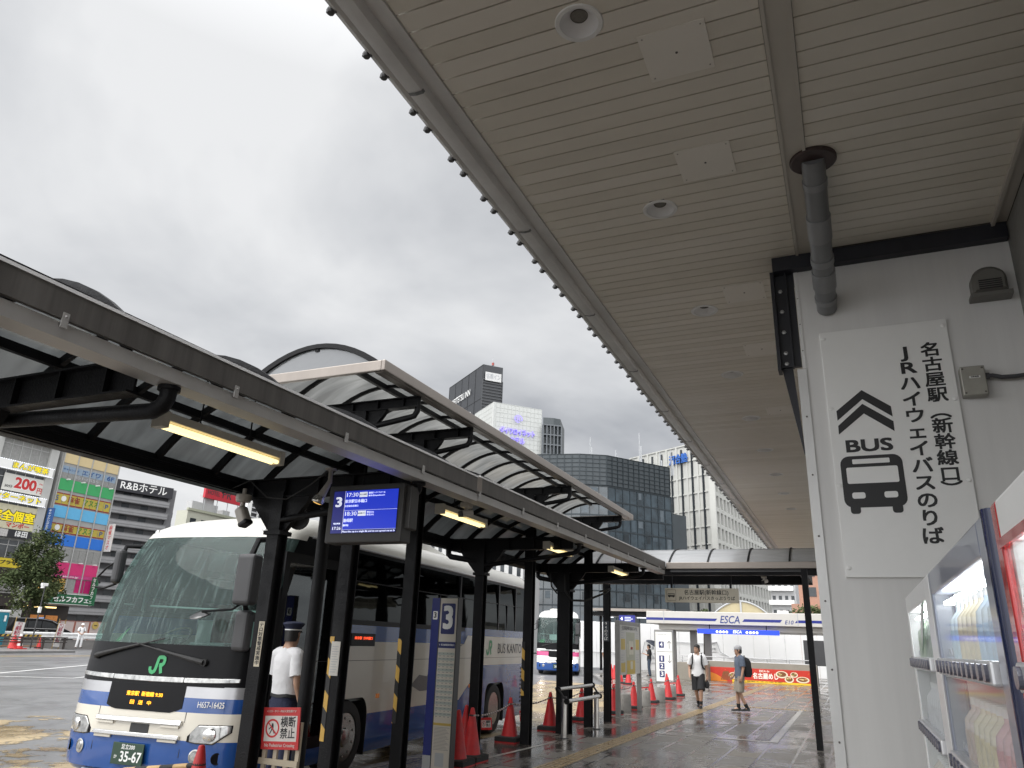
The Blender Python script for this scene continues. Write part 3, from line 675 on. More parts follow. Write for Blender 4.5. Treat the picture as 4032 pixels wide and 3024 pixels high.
# upper roof standing on its own columns of the same row
up = thing('upper_shelter_roof', 'higher vaulted roof with bronze fascia rising over the lower bus shelter', 'shelter roof', (PX, 11.5, 0))
UX0, UX1, UY0, UY1, UZ = -6.35, -4.35, 6.32, 16.83, 4.47
o = MB(); o.box(UX1 - .05, UX1, UY0, UY1, UZ - .125, UZ); o.box(UX1 - .16, UX1 - .05, UY0 + .05, UY1 - .05, UZ - .13, UZ - .105); o.done('side_fascia', FAS2, up, bevel=.012)
o = MB(); o.box(UX0 + .05, UX1 - .05, UY0, UY0 + .05, UZ - .125, UZ - .001); o.done('end_fascia', FAS2, up, bevel=.012)
o = MB(); o.box(UX0 + .05, UX1 - .05, UY1 - .05, UY1, UZ - .125, UZ - .001); o.done('end_fascia', FAS2, up, bevel=.012)
o = MB(); o.box(UX0, UX0 + .05, UY0, UY1, UZ - .125, UZ); o.done('side_fascia', FAS2, up, bevel=.012)
vault(up, UX0 + .06, UX1 - .06, UZ - .05, .36, UY0 + .06, UY1 - .06, PCU, .035, .04, .75, (.5,), up=.012)
A = arch(UX0 + .06, UX1 - .06, UZ - .05, .36)
o = MB(); o.poly([(u, UY0 + .075, z) for u, z in A]); o.done('end_panel', pc('lunette', (.2, .21, .22), .6, .15), up)
for y in (7.22, 8.63, 12.7, 16.1):
    hcol(up, PX, y, 4.2, .155); beam(up, UX0 + .1, UX1 - .1, y, 4.2, 4.33, .1); gusset(up, PX, y, 4.2, .15, .26, .3)
    o = MB(); o.tube([(UX1 - .12, y + .03, 4.34), (UX1 - .12, y + .03, 4.16), (UX1 - .15, y + .02, 4.1), (UX1 - .21, y, 4.08), (PX + .06, y, 4.0)], .036, 10); o.done('drain_pipe', BLK, up, smooth=45)
# hazard tape on four columns
HZ = bpy.data.materials.new('hazard_tape'); HZ.use_nodes = True; _n = HZ.node_tree.nodes; _l = HZ.node_tree.links
_t = _n.new('ShaderNodeTexCoord'); _w = _n.new('ShaderNodeTexWave'); _w.wave_type = 'BANDS'; _w.bands_direction = 'DIAGONAL'; _w.inputs['Scale'].default_value = 1.9; _l.new(_t.outputs['Object'], _w.inputs[0])
_r = _n.new('ShaderNodeValToRGB'); _r.color_ramp.interpolation = 'CONSTANT'; _r.color_ramp.elements[0].color = (.015, .015, .015, 1); _r.color_ramp.elements[1].position = .5; _r.color_ramp.elements[1].color = (.62, .38, .08, 1)
_l.new(_w.outputs[0], _r.inputs[0]); _l.new(_r.outputs[0], _n['Principled BSDF'].inputs['Base Color'])
for par, y, z0, z1, wd in ((up, 7.22, .55, 1.6, .155), (up, 8.63, .62, 1.6, .155), (up, 12.7, .75, 1.62, .155)):
    o = MB(); o.box(PX - wd / 2 - .004, PX - wd / 2 + .05, y - wd / 2 - .005, y - wd / 2 - .001, z0, z1); o.box(PX - wd / 2 - .005, PX - wd / 2 - .001, y - wd / 2, y + .02, z0, z1); o.done('hazard_tape', HZ, par)
TAPE = m('notice_cream', (.62, .55, .42), .5, 0, .05)
z0 = S(900 + 260 / 1.62, 2000 + 725 / 1.62, y=5.895); z1 = S(900 + 232 / 1.62, 2000 + 1015 / 1.62, y=5.895)
nz = thing('security_notice', 'narrow cream vertical notice stuck on the front shelter column', 'notice', (PX, 5.89, 1.4))
o = MB(); o.box(PX + .0, PX + .065, 5.886, 5.89, z1.z, z0.z); o.done('sheet', TAPE, nz)
text(nz, 'テ\nロ\n対\n策\n警\n戒\n実\n施\n中', .055, F(0, (PX + .033, 5.8845, (z0.z + z1.z) / 2)), BLACK, .02, h=(z0.z - z1.z) * .93, w=.05)
n2 = thing('paper_notice', 'small printed white paper notice taped on a shelter column', 'notice', (PX, 7.14, 1.4))
o = MB(); o.box(PX - .05, PX + .065, 7.132, 7.136, 1.2, 1.55); o.done('sheet', m('paper', (.6, .58, .53), .6, 0, .06), n2)
o = MB()
for k in range(11): o.box(PX - .035, PX + .03 + .02 * ((k * 7) % 3) / 2, 7.130, 7.132, 1.235 + k * .026, 1.241 + k * .026)
o.done('printed_line', GREY, n2)
n4 = thing('stop_four_plate', 'small dark plate with arrow and 4 on a far shelter post', 'sign', (PX, 17.4, 1.9))
o = MB(); o.box(-5.27, -5.13, 17.41, 17.42, 1.69, 2.135); o.done('plate', m('plate_dark', (.035, .04, .05), .4), n4)
text(n4, '↑\n4\nの\nり\nば', .09, F(0, (-5.2, 17.408, 1.91)), WHITE, .01, h=.4, w=.08)
# fluorescent lamps under the lower roof
TUBE = m('tube_glow', (1, .82, .42), .4, 0, 0, em=1.15)


def batten(y0, y1, z, label):
    b = thing('fluorescent_lamp', label, 'lamp', (-4.05, (y0 + y1) / 2, z), 0, 'fluorescent lamps under the shelter roof')
    o = MB(); o.box(-4.1, -4.0, y0, y1, z + .03, z + .085); o.box(-4.105, -3.995, y0 - .005, y0 + .05, z - .02, z + .09); o.box(-4.105, -3.995, y1 - .05, y1 + .005, z - .02, z + .09); o.done('housing', m('lamp_housing', (.5, .47, .40), .45), b, bevel=.004)
    for x in (-4.078, -4.022): o = MB(); o.tube([(x, y0 + .05, z), (x, y1 - .05, z)], .016, 12); o.done('tube', TUBE, b, smooth=40)
    o = MB()
    for y in (y0 + .35, y1 - .35): o.tube([(-4.05, y, z + .085), (-4.05, y, 3.46)], .006, 6)
    o.done('hanger', BLK, b)


batten(3.36, 4.55, 2.89, 'nearest glowing twin-tube fluorescent lamp under the shelter roof')
batten(7.19, 8.33, 2.945, 'second glowing fluorescent lamp, beyond the departure screen')
batten(10.5, 11.6, 2.96, 'third glowing fluorescent lamp, beyond the second main column')
batten(13.9, 15.0, 2.94, 'farthest glowing fluorescent lamp near the corner of the roof')
# departure screen
SC = thing('departure_screen', 'black framed blue departure screen showing 3, 17:30 and 18:30', 'screen', (-4.05, 5.8, 2.7))
X0, X1, Z0, Z1, YS = -4.468, -3.634, 2.428, 2.968, 5.78
o = MB(); o.box(X0, X1, YS, YS + .17, Z0, Z1); o.box(X1 - .02, X1 + .05, YS + .05, YS + .19, Z0 + .12, Z1 - .02); o.done('case', m('screen_case', (.05, .048, .045), .5, 0, .15), SC, bevel=.012)
o = MB(); o.box(X0 + .055, X1 - .05, YS - .004, YS - .001, Z0 + .08, Z1 - .05); o.done('bezel', BLACK, SC)


def glow(name, c, e): return m(name, c, .35, 0, 0, em=e)


a0, a1, b0_, b1_ = X0 + .062, X1 - .056, Z0 + .088, Z1 - .056; W_, H_ = a1 - a0, b1_ - b0_
SB, SD, SWt = glow('screen_blue', (.012, .03, .42), .8), glow('screen_dark_blue', (.012, .016, .16), .55), glow('screen_white', (.78, .82, .95), .55)
o = MB(); o.mi = 0; o.poly([(a0 + .185 * W_, YS - .006, b0_ + .085 * H_), (a1, YS - .006, b0_ + .085 * H_), (a1, YS - .006, b1_), (a0 + .185 * W_, YS - .006, b1_)]); o.mi = 1
o.poly([(a0, YS - .006, b0_), (a0 + .18 * W_, YS - .006, b0_), (a0 + .18 * W_, YS - .006, b1_), (a0, YS - .006, b1_)]); o.poly([(a0 + .185 * W_, YS - .006, b0_), (a1, YS - .006, b0_), (a1, YS - .006, b0_ + .08 * H_), (a0 + .185 * W_, YS - .006, b0_ + .08 * H_)]); o.mi = 2
for (u0, u1, v0, v1) in ((.18, .185, 0, 1), (.185, 1, .08, .085), (.185, 1, .53, .536)): o.poly([(a0 + u0 * W_, YS - .0062, b0_ + v0 * H_), (a0 + u1 * W_, YS - .0062, b0_ + v0 * H_), (a0 + u1 * W_, YS - .0062, b0_ + v1 * H_), (a0 + u0 * W_, YS - .0062, b0_ + v1 * H_)])
for v in (.84, .395): o.poly([(a0 + .405 * W_, YS - .0063, b0_ + v * H_), (a0 + .53 * W_, YS - .0063, b0_ + v * H_), (a0 + .53 * W_, YS - .0063, b0_ + (v + .12) * H_), (a0 + .405 * W_, YS - .0063, b0_ + (v + .12) * H_)])
o.done('display', [SB, SD, SWt], SC)
ST = lambda b, u, v, w_, h_, mm=SWt, bo=.01: text(SC, b, .1, F(0, (a0 + u * W_, YS - .0075, b0_ + v * H_)), mm, bo, w=w_ * W_, h=h_ * H_)
ST('3', .09, .73, .1, .24, bo=.03); ST('17:30', .29, .9, .18, .095); ST('18:30', .29, .45, .18, .095); ST('東京駅日本橋口', .36, .745, .34, .085); ST('东京站日本桥口', .295, .635, .21, .05); ST('静岡駅', .265, .29, .145, .085); ST('静冈站', .235, .18, .085, .05)
ST('現在時刻', .09, .225, .105, .04); ST('17:26', .09, .115, .13, .07); ST('Please line up in a single file and do not spread out at th', .59, .035, .8, .055)
ST('新東名スーパーライナー26', .675, .93, .25, .045); ST('新东名Superliner26', .675, .865, .25, .045); ST('東名502', .6, .475, .11, .045); ST('东名502', .6, .415, .11, .045); ST('JRバス関東', .467, .9, .105, .04, BLACK); ST('JR東海バス', .467, .455, .115, .04, BLACK)
o = MB()
for x in (X0 + .32, X1 - .08): o.tube([(x, YS + .08, Z1 - .01), (x, YS + .08, 3.16)], .006, 6)
o.done('hanger', BLK, SC)
CAMW = m('camera_white', (.50, .46, .40), .4, 0, .1, 8)
# security cameras, spotlight, horn speaker
cv = thing('security_camera', 'cream bullet security camera hanging from the rear gutter, pointing down', 'camera', (-5.55, 5.8, 3.0))
o = MB(); o.lathe([(.075, 0), (.08, -.03), (.07, -.07), (.03, -.075)], 18, tr(-5.55, 5.8, 2.935)); o.tube([(-5.55, 5.8, 2.87), (-5.552, 5.8, 2.8)], .022, 10); o.tube([(-5.55, 5.8, 2.935), (-5.55, 5.8, 3.0)], .02, 8); o.done('mount', CAMW, cv, smooth=40)
o = MB(tr(-5.52, 5.79, 2.73) @ rot('Y', -30)); o.box(-.055, .055, -.055, .055, -.11, .085); o.done('body', CAMW, cv, bevel=.03, seg=3)
o = MB(tr(-5.52, 5.79, 2.73) @ rot('Y', -30)); o.box(-.058, .058, -.058, .058, -.125, -.075); o.done('lens_hood', BLACK, cv, bevel=.02)
cv2 = thing('security_camera', 'white bullet security camera under the fascia joint of the shelter', 'camera', (-3.8, 7.35, 3.0))
o = MB(); o.box(-3.85, -3.75, 7.3, 7.42, 3.005, 3.06); o.tube([(-3.8, 7.36, 3.02), (-3.8, 7.36, 2.96)], .022, 10); o.done('mount', CAMW, cv2, bevel=.008)
o = MB(tr(-3.79, 7.32, 2.935) @ rot('Z', -20) @ rot('X', 12) @ Matrix.Scale(.72, 4)); o.box(-.06, .06, -.1, .14, -.05, .055); o.done('body', CAMW, cv2, bevel=.025, seg=3)
o = MB(tr(-3.79, 7.32, 2.935) @ rot('Z', -20) @ rot('X', 12) @ Matrix.Scale(.72, 4)); o.box(-.05, .05, -.112, -.09, -.045, .045); o.done('lens_hood', BLACK, cv2, bevel=.02)
sp_ = thing('spotlight', 'small amber spotlight hanging left of the departure screen', 'lamp', (-4.4, 5.6, 3.0))
o = MB(); o.lathe([(.055, 0), (.05, -.012), (.02, -.014)], 14, tr(-4.36, 5.62, 3.1)); o.tube([(-4.36, 5.62, 3.1), (-4.355, 5.62, 2.96)], .021, 10); o.tube([(-4.355, 5.62, 2.99), (-4.37, 5.61, 2.94), (-4.42, 5.59, 2.83)], [.02, .027, .04], 12); o.done('arm', m('spot_grey', (.3, .28, .25), .5), sp_, smooth=45)
o = MB(tr(-4.43, 5.585, 2.815) @ rot('Y', 25)); o.lathe([(.038, .03), (.055, .0), (.062, -.025), (.055, -.04)], 18, cap=False); o.done('shade', m('spot_chrome', (.4, .38, .34), .15, .9), sp_, smooth=50)
o = MB(tr(-4.43, 5.585, 2.815) @ rot('Y', 25)); o.lathe([(.055, -.038), (.03, -.05), (.001, -.053)], 18); o.done('bulb', m('bulb_amber', (.9, .5, .12), .2, 0, 0, em=.9), sp_, smooth=50)
hs = thing('horn_speaker', 'dark horn speaker behind the front shelter column', 'speaker', (-5.05, 6.2, 2.75))
o = MB(tr(-5.13, 6.2, 2.74) @ rot('Z', 25) @ rot('X', 100)); o.lathe([(.1, .09), (.11, .06), (.105, .03), (.06, -.1), (.05, -.16), (.001, -.16)], 18); o.done('horn', m('horn_dark', (.035, .035, .037), .45), hs, smooth=40)
o = MB(tr(-5.13, 6.2, 2.74) @ rot('Z', 25) @ rot('X', 100)); o.lathe([(.07, .092), (.001, .1)], 18); o.box(-.055, .055, -.012, .012, .09, .104); o.tube([(0, 0, -.1), (.02, .16, -.1), (.02, .25, -.06)], .02, 8); o.done('cone', BLACK, hs)

# ================================================================ cross canopy at the end of the walkway
tcn = thing('cross_canopy', 'low tube-shaped canopy crossing the far end of the walkway', 'canopy', (-2, 16.5, 0))
TY0, TY1, TZ = 16.15, 18.6, 3.32
o = MB(); o.box(-3.49, -.1, TY0, TY0 + .06, TZ - .135, TZ); o.done('front_fascia', FAS2, tcn, bevel=.01)
o = MB(); o.box(-3.6, -.1, TY0 + .08, TY0 + .22, TZ - .26, TZ - .08); o.box(-6.6, -.7, TY1 - .2, TY1, TZ - .27, TZ - .05); o.box(-.85, -.7, TY0 + .22, TY1 - .2, TZ - .25, TZ - .08); o.box(-5.9, -3.6, 16.3, 16.42, 2.98, 3.15); o.done('frame_beam', BLK, tcn)
o = MB(); o.box(-3.4, -.75, TY0 + .02, TY0 + .04, TZ - .2, TZ - .175); o.tube([(-3.4, TY0 + .05, TZ - .16), (-.75, TY0 + .05, TZ - .16)], .025, 8); o.done('conduit', DARKG, tcn)
vault(tcn, TY0 + .05, TY1, TZ - .02, .42, -3.49 - 2.37, -.2, PCT,   .03, .03, .79, (.33, .66), swap=True, up=.02)
o = MB(); o.box(-.765, -.655, 15.3, 15.42, 0, 3.1); o.done('post', BLK, tcn, bevel=.004)
hg = thing('hanging_sign', 'cream hanging sign with a bus pictogram and two lines of Japanese text', 'sign', (-2.9, 16.7, 3.0))
HY = 16.75
q = [S(2000 + x / 1.62, 2000 + y / 1.62, y=HY) for x, y in ((1000, 507), (1468, 518), (1470, 608), (1000, 598))]
hx0, hx1, hz0, hz1 = q[0].x, q[1].x, (q[2].z + q[3].z) / 2, (q[0].z + q[1].z) / 2
o = MB(); o.box(hx0, hx1, HY, HY + .12, hz0, hz1); o.done('case', m('sign_beige', (.50, .455, .36), .4, 0, .08, em=.06), hg, bevel=.006)
hw_ = hx1 - hx0; hh_ = hz1 - hz0
text(hg, '名古屋駅(新幹線口)', .1, F(0, (hx0 + hw_ * .57, HY - .002, hz0 + hh_ * .68)), BLACK, .018, w=hw_ * .6)
text(hg, 'JRハイウェイバスきっぷうりば', .1, F(0, (hx0 + hw_ * .575, HY - .002, hz0 + hh_ * .28)), BLACK, .018, w=hw_ * .76)
o = MB(F(0, (hx0 + hw_ * .09, HY - .001, hz0 + hh_ * .5)))
o.prism(rr(-.1, .1, -.115, .115, .02), 0, .0006); o.mi = 1; o.prism(rr(-.094, .094, -.109, .109, .018), .0004, .0012); o.mi = 0
o.prism(rr(-.075, .075, -.035, .035, .008), .0008, .002); o.prism(rr(-.055, -.03, -.05, -.03, .008), .0008, .002); o.prism(rr(.03, .055, -.05, -.03, .008), .0008, .002); o.mi = 1
for k in range(5): o.prism(rr(-.066 + k * .028, -.046 + k * .028, -.002, .024, .003), .0015, .0026)
o.done('bus_pictogram', [BLACK, m('sign_beige', (.36, .32, .25))], hg)
o = MB()
for f in (.09, .9): o.box(hx0 + hw_ * f - .02, hx0 + hw_ * f + .02, HY + .04, HY + .08, hz1, 3.2)
o.done('hanger', BLK, hg)
cv3 = dup(cv2, (-1.55, 16.5, 3.02), 0, 'white security camera under the far cross canopy, right of the hanging sign')
# ================================================================ coaches
LVL = [(.22, 1.2, .07), (.27, 1.235, .02), (.42, 1.245, 0), (.62, 1.245, 0), (.73, 1.245, .006), (.90, 1.245, .02), (.95, 1.245, .022), (1.05, 1.245, .03), (1.17, 1.245, .04), (1.30, 1.245, .05), (1.60, 1.245, .08), (1.69, 1.245, .095), (1.84, 1.243, .13), (1.91, 1.243, .145), (1.98, 1.242, .165), (2.2, 1.236, .225), (2.45, 1.226, .32), (2.7, 1.21, .44), (2.90, 1.19, .57), (2.97, 1.18, .62), (3.04, 1.165, .72), (3.11, 1.12, .86), (3.19, 1.05, 1.08), (3.27, .9, 1.42), (3.33, .64, 1.9), (3.355, .32, 2.5)]
NS, DF = 3.4, .5


def hwfy(z):
    for a, b in zip(LVL, LVL[1:]):
        if a[0] <= z <= b[0]:
            f = (z - a[0]) / (b[0] - a[0]); return a[1] + (b[1] - a[1]) * f, a[2] + (b[2] - a[2]) * f
    return LVL[0][1:] if z < LVL[0][0] else LVL[-1][1:]


def fy(x, z):
    h, f = hwfy(z); u = min(.999, abs(x) / h); return f + DF * (1 - (1 - u ** NS) ** (1 / NS))


GLASS_F = glass('windshield_glass', (.5, .66, .62), .01, .03, 0, .20, k=.26, veil=.08, vc=(.36, .50, .47)); GLASS_S = glass('side_glass', (.012, .014, .014), .012, .03, .10, k=.42)
TYRE = m('tyre', (.018, .018, .018), .7, 0, .2, 14, .3); RIM = m('rim_alloy', (.36, .35, .33), .22, 1, .1, 10); CHR = m('chrome', (.75, .74, .72), .12, 1, .08, 20)
LENS = m('lamp_lens', (.40, .40, .39), .1, .6, .5, 18, coat=.6); CABIN = m('cabin_grey', (.26, .29, .285), .6, 0, .1); SEAT = m('seat_red', (.10, .03, .03), .8, 0, .4, 20)
IVORY = m('coach_ivory', (.64, .60, .51), .22, 0, .04, 1.5, coat=.5); CBLUE = m('coach_blue', (.013, .07, .27), .2, 0, .08, 2, coat=.6); CSIL = m('coach_silver', (.45, .45, .46), .3, .7, .06); CBLK = m('coach_black', (.006, .006, .007), .3, 0, .2, 3, spec=.14)
ROOFW = m('coach_roof', (.60, .585, .53), .3, 0, .06, 2, coat=.3); JRG = m('logo_green', (.04, .32, .12), .4, 0, .03); CPINK = m('coach_pink', (.62, .07, .22), .25, 0, .06, coat=.5); CWHT = m('coach_white', (.76, .75, .73), .22, 0, .04, coat=.5)


def ribbon(o, pts, wd, M, t=.0008):
    n_ = len(pts); L_, R_ = [], []
    for i, p in enumerate(pts):
        p = Vector(p); a = Vector(pts[max(i - 1, 0)]); b = Vector(pts[min(i + 1, n_ - 1)])
        d1 = (p - a).normalized() if i else (b - p).normalized(); d2 = (b - p).normalized() if i < n_ - 1 else d1
        n1 = Vector((-d1.y, d1.x)); n2 = Vector((-d2.y, d2.x)); s = (n1 + n2).normalized(); k = min(1.6, 1 / max(.4, s.dot(n1))) * wd / 2
        L_.append(p + s * k); R_.append(p - s * k)
    for i in range(n_ - 1): o.poly([M @ Vector((*q, t)) for q in (R_[i], R_[i + 1], L_[i + 1], L_[i])])


def jr_mark(o, M, k):
    c = lambda P: [(x * k, y * k) for x, y in P]
    ribbon(o, c([(-.46, -.12), (-.45, -.26), (-.38, -.37), (-.26, -.41), (-.14, -.36), (-.08, -.25), (.02, .30), (.06, .36), (.14, .38), (.34, .38), (.43, .33), (.45, .22), (.42, .08), (.34, .0), (.22, -.02), (.12, -.02)]), .19 * k, M)
    ribbon(o, c([(.22, -.02), (.34, -.44)]), .2 * k, M, .0006)


def bus(loc, rz, label, pal, hero):
    t = thing('coach', label, 'bus', loc, rz); W = WM[t]; B = lambda: MB(W)
    L_ = 10.75; NA = 24
    ys = [.75, 1.86, 2.94, 3.9, 5.0, 6.4, 7.3, 7.58, 8.70, 9.5, 10.2]
    def ring(z, h, f):
        P = []
        for i in range(NA + 1):
            a = R(-90 + 180 * i / NA); s = math.sin(a); x = h * math.copysign(abs(s) ** (2 / NS), s); P.append((x, f + DF * (1 - abs(math.cos(a)) ** (2 / NS)), z))
        P += [(h, max(y, f + DF + .01 * (k + 1)), z) for k, y in enumerate(ys)]
        rx = max(0, (z - 2.6) * .35)
        for i in range(13):
            a = R(90 - 180 * i / 12); s = math.sin(a); P.append((h * math.copysign(abs(s) ** .3, s), L_ - rx - .28 * (1 - abs(math.cos(a)) ** .3), z))
        P += [(-h, max(y, f + DF + .01 * (k + 1)), z) for k, y in reversed(list(enumerate(ys)))]
        return P
    rings = [ring(*l) for l in LVL]; n_ = len(rings[0]); nF, nY = NA + 1, len(ys)
    body, ws, sg_ = B(), B(), B()
    slots = pal['mats']  # 0 base 1 blue 2 silver 3 black 4 roof 5 band
    cutz = .95
    for k in range(len(LVL) - 1):
        z = (LVL[k][0] + LVL[k + 1][0]) / 2
        for i in range(n_):
            j = (i + 1) % n_; q4 = [rings[k][i], rings[k][j], rings[k + 1][j], rings[k + 1][i]]
            c = sum((Vector(p) for p in q4), Vector()) / 4
            front = i < NA; rear = nF + nY - 1 < i < nF + nY + 12; side = not front and not rear
            if front:
                u = abs(-90 + 180 * (i + .5) / NA)
                if 1.60 < z < 2.90 and u < 80: ws.poly(q4); continue
                mi = pal['front'](z, c)
            elif side:
                if 1.98 < z < 2.90 and .6 < c.y < 10.3 and not (c.x > 0 and c.y < 1.86): sg_.poly(q4); continue
                if z < cutz and (1.86 < c.y < 2.94 or 7.58 < c.y < 8.70): continue
                if c.x > 0 and c.y < 1.86 and .42 < z < 2.70 and c.y > .6: continue
                mi = pal['side'](z, c)
            else: mi = pal['rear'](z, c)
            body.poly(q4, mi)
    body.poly(rings[-1], 4); body.poly(rings[0][::-1], 3)
    bo = body.done('body', slots, t, smooth=32)
    wo = ws.done('windshield', GLASS_F, t, smooth=60); so_ = sg_.done('side_window', GLASS_S, t, smooth=40)
    for o_ in (bo, wo, so_):
        bm = bmesh.new(); bm.from_mesh(o_.data); bmesh.ops.remove_doubles(bm, verts=bm.verts, dist=.0005); bmesh.ops.recalc_face_normals(bm, faces=bm.faces)
        for e_ in bm.edges: e_.smooth = not (len(e_.link_faces) == 2 and e_.calc_face_angle(0) > R(32))
        bm.to_mesh(o_.data); bm.free()
    # window dividers and roof line on the right and left
    o = B()
    for s in (1, -1):
        for y in (2.0, 3.9, 6.1, 8.2, 9.3): o.box(s * 1.2 - .045, s * 1.2 + .05, y - .03, y + .03, 1.98, 2.9)
        o.box(s * 1.215 - .02, s * 1.215 + .022, 2.0, 10.2, 2.5, 2.515)
        for y in (8.75, 5.2, 7.2): o.box(s * 1.225 - .02, s * 1.225 + .022, y - .012, y + .012, 2.0, 2.5)
    o.done('window_divider', CBLK, t)
    o = B()
    for s in (1, -1): o.tube([(s * 1.178, y, 2.965) for y in (1.2, 4, 7, 10.2)], .018, 8)
    o.done('drip_rail', CSIL, t, smooth=40)
    # front pillars shade and interior
    o = B(); o.box(-1.15, 1.15, .9, 10.3, .9, .98); o.box(-1.15, 1.15, .95, 10.2, 2.93, 2.95); o.box(-1.15, 1.15, 10.1, 10.2, .98, 2.9); o.done('cabin_floor', CABIN, t)
    o = B(); o.loft([[(-1.05, .35, 1.5), (1.05, .35, 1.5), (1.05, .35, 1.0), (-1.05, .35, 1.0)], [(-1.1, .75, 1.56), (1.0, .75, 1.52), (1.0, .75, 1.0), (-1.1, .75, 1.0)], [(-1.1, .98, 1.45), (.2, .98, 1.45), (.2, .98, 1.0), (-1.1, .98, 1.0)]]); o.box(-.2, .35, .8, 1.1, 1.0, 1.62); o.done('dashboard', m('dash_grey', (.09, .10, .10), .6, 0, .1), t, bevel=.02)
    o = B(); M_ = tr(-.62, 1.0, 1.66) @ rot('X', 35); o.tube([M_ @ Vector((.22 * math.cos(k * math.tau / 20), .22 * math.sin(k * math.tau / 20), 0)) for k in range(21)], .016, 8); o.tube([M_ @ Vector((-.2, 0, 0)), M_ @ Vector((.2, 0, 0))], .014, 6); o.tube([M_ @ Vector((0, 0, 0)), (-.62, .8, 1.3)], .04, 8); o.done('steering_wheel', RUB, t, smooth=50)
    seats = [(-.62, 1.75)] + [(x, y) for y in (2.9, 3.8, 4.7, 5.6, 6.5, 7.4, 8.3, 9.2) for x in (-.85, -.4, .4, .85)]
    s0 = None
    for x, y in seats:
        if s0 is None:
            o = B(); o.box(x - .21, x + .21, y - .25, y + .2, 1.3, 1.42); o.box(x - .21, x + .21, y + .16, y + .3, 1.35, 2.12); o.box(x - .15, x + .15, y - .1, y + .1, .98, 1.3); s0 = o.done('seat', SEAT, t, bevel=.05); sx_, sy_ = x, y
        else:
            c = s0.copy(); COL.objects.link(c); c.location = (x - sx_, y - sy_, 0)
    o = B(); o.box(-1.1, -.05, 1.95, 1.99, .98, 1.9); o.tube([(-1.1, 1.0, 2.05), (1.0, 1.0, 2.0)], .012, 8); o.box(-.35, -.3, 1.93, 2.0, 1.9, 2.8); o.done('partition', m('cabin_pale', (.42, .44, .43), .5), t)
    o = B(); o.box(-.95, -.42, .22, .55, 1.575, 1.58); o.done('dash_sheet', m('dash_paper', (.7, .8, .76), .6, 0, .05), t); o = B(); o.poly([(-1.1, .52, 1.60), (-.8, .3, 1.60), (-.78, .42, 1.78), (-1.08, .66, 1.74)]); o.done('sun_shade', m('shade_green', (.03, .2, .06), .5), t)
    # doors
    o = B(); o.mi = 0
    for (y0, y1) in ((.62, .72), (1.78, 1.86)): o.box(1.19, 1.235, y0, y1, .42, 2.72)
    o.box(1.19, 1.235, .72, 1.78, 2.6, 2.72); o.box(1.19, 1.235, .72, 1.78, .42, .55); o.mi = 1; o.box(1.212, 1.218, .72, 1.78, .55, 2.6); o.done('door', [CBLK, glass('door_glass', (.5, .56, .54), .06, .02)], t)
    # wheels
    for s in (1, -1):
        for yc in (2.40, 8.14):
            M_ = tr(s * 1.235, yc, .47) @ rot('Y', 90 * s)
            o = MB(W @ M_); o.lathe([(.28, -.3), (.45, -.3), (.468, -.25), (.47, -.06), (.45, -.012), (.40, 0), (.315, .0), (.30, -.03), (.28, -.06)], 44, cap=False); tw = o.done('tyre', TYRE, t, smooth=40)
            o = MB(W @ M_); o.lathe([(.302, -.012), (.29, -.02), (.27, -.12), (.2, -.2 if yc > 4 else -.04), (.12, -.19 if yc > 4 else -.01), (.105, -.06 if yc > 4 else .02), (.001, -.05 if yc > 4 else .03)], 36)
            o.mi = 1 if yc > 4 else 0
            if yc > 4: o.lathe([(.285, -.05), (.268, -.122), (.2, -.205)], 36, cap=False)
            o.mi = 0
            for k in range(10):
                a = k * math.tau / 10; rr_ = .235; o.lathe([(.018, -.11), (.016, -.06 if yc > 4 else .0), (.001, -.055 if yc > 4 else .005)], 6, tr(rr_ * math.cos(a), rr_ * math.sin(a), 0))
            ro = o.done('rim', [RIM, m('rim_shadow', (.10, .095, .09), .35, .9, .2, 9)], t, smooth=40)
            o = B(); x0, x1 = (s * 1.24, s * .75) if s > 0 else (s * .75, s * 1.24); y0, y1 = (1.86, 2.94) if yc < 4 else (7.58, 8.70)
            o.poly([(s * .8, y0, .2), (s * .8, y1, .2), (s * .8, y1, .96), (s * .8, y0, .96)]); o.poly([(s * .8, y0, .955), (s * .8, y1, .955), (s * 1.24, y1, .955), (s * 1.24, y0, .955)])
            for yy in (y0, y1): o.poly([(s * .8, yy, .2), (s * 1.24, yy, .2), (s * 1.24, yy, .955), (s * .8, yy, .955)])
            o.done('wheel_arch', RUB, t)
            # rounded arch corners in body colour
            o = B()
            for yy, sg2 in ((y0, 1), (y1, -1)):
                pts = [(yy, .95)] + [(yy + sg2 * .2 * (1 - math.sin(R(q))), .95 - .28 * (1 - math.cos(R(q)))) for q in range(0, 91, 15)]
                o.poly([(s * 1.2455, a, b) for a, b in pts], 0 if pal['side'](.85, Vector((1, yc, .85))) == 0 else 1)
            o.done('arch_corner', [slots[0], slots[1]], t)
    # helper: patch that follows the curved nose
    def nose(x0, x1, zt, zb, off, n=14, th=.02):
        o = B(); f = lambda v, x: v(x) if callable(v) else v; rg = []
        for k in range(n + 1):
            x = x0 + (x1 - x0) * k / n; a, b = f(zt, x), f(zb, x)
            rg.append([(x, fy(x, a) - off, a), (x, fy(x, b) - off, b), (x, fy(x, b) + th, b), (x, fy(x, a) + th, a)])
        o.loft(rg); return o
    for a, b in ((-1.13, -.52), (-.515, .5), (.505, 1.14)): nose(a, b, lambda x: 1.25 + .01 * x * x, lambda x: 1.195 + .02 * x * x, .012).done('clear_lamp_strip', LENS, t, smooth=30, bevel=.004)
    nose(-1.02, 1.0, 1.19, 1.165, .004).done('shadow_gap', CBLK, t)
    o = nose(-.53, .55, lambda x: 1.165, lambda x: .885 + (.04 * max(0, abs(x) - .42) / .1), .006); o.done('destination_panel', CBLK, t, smooth=30)
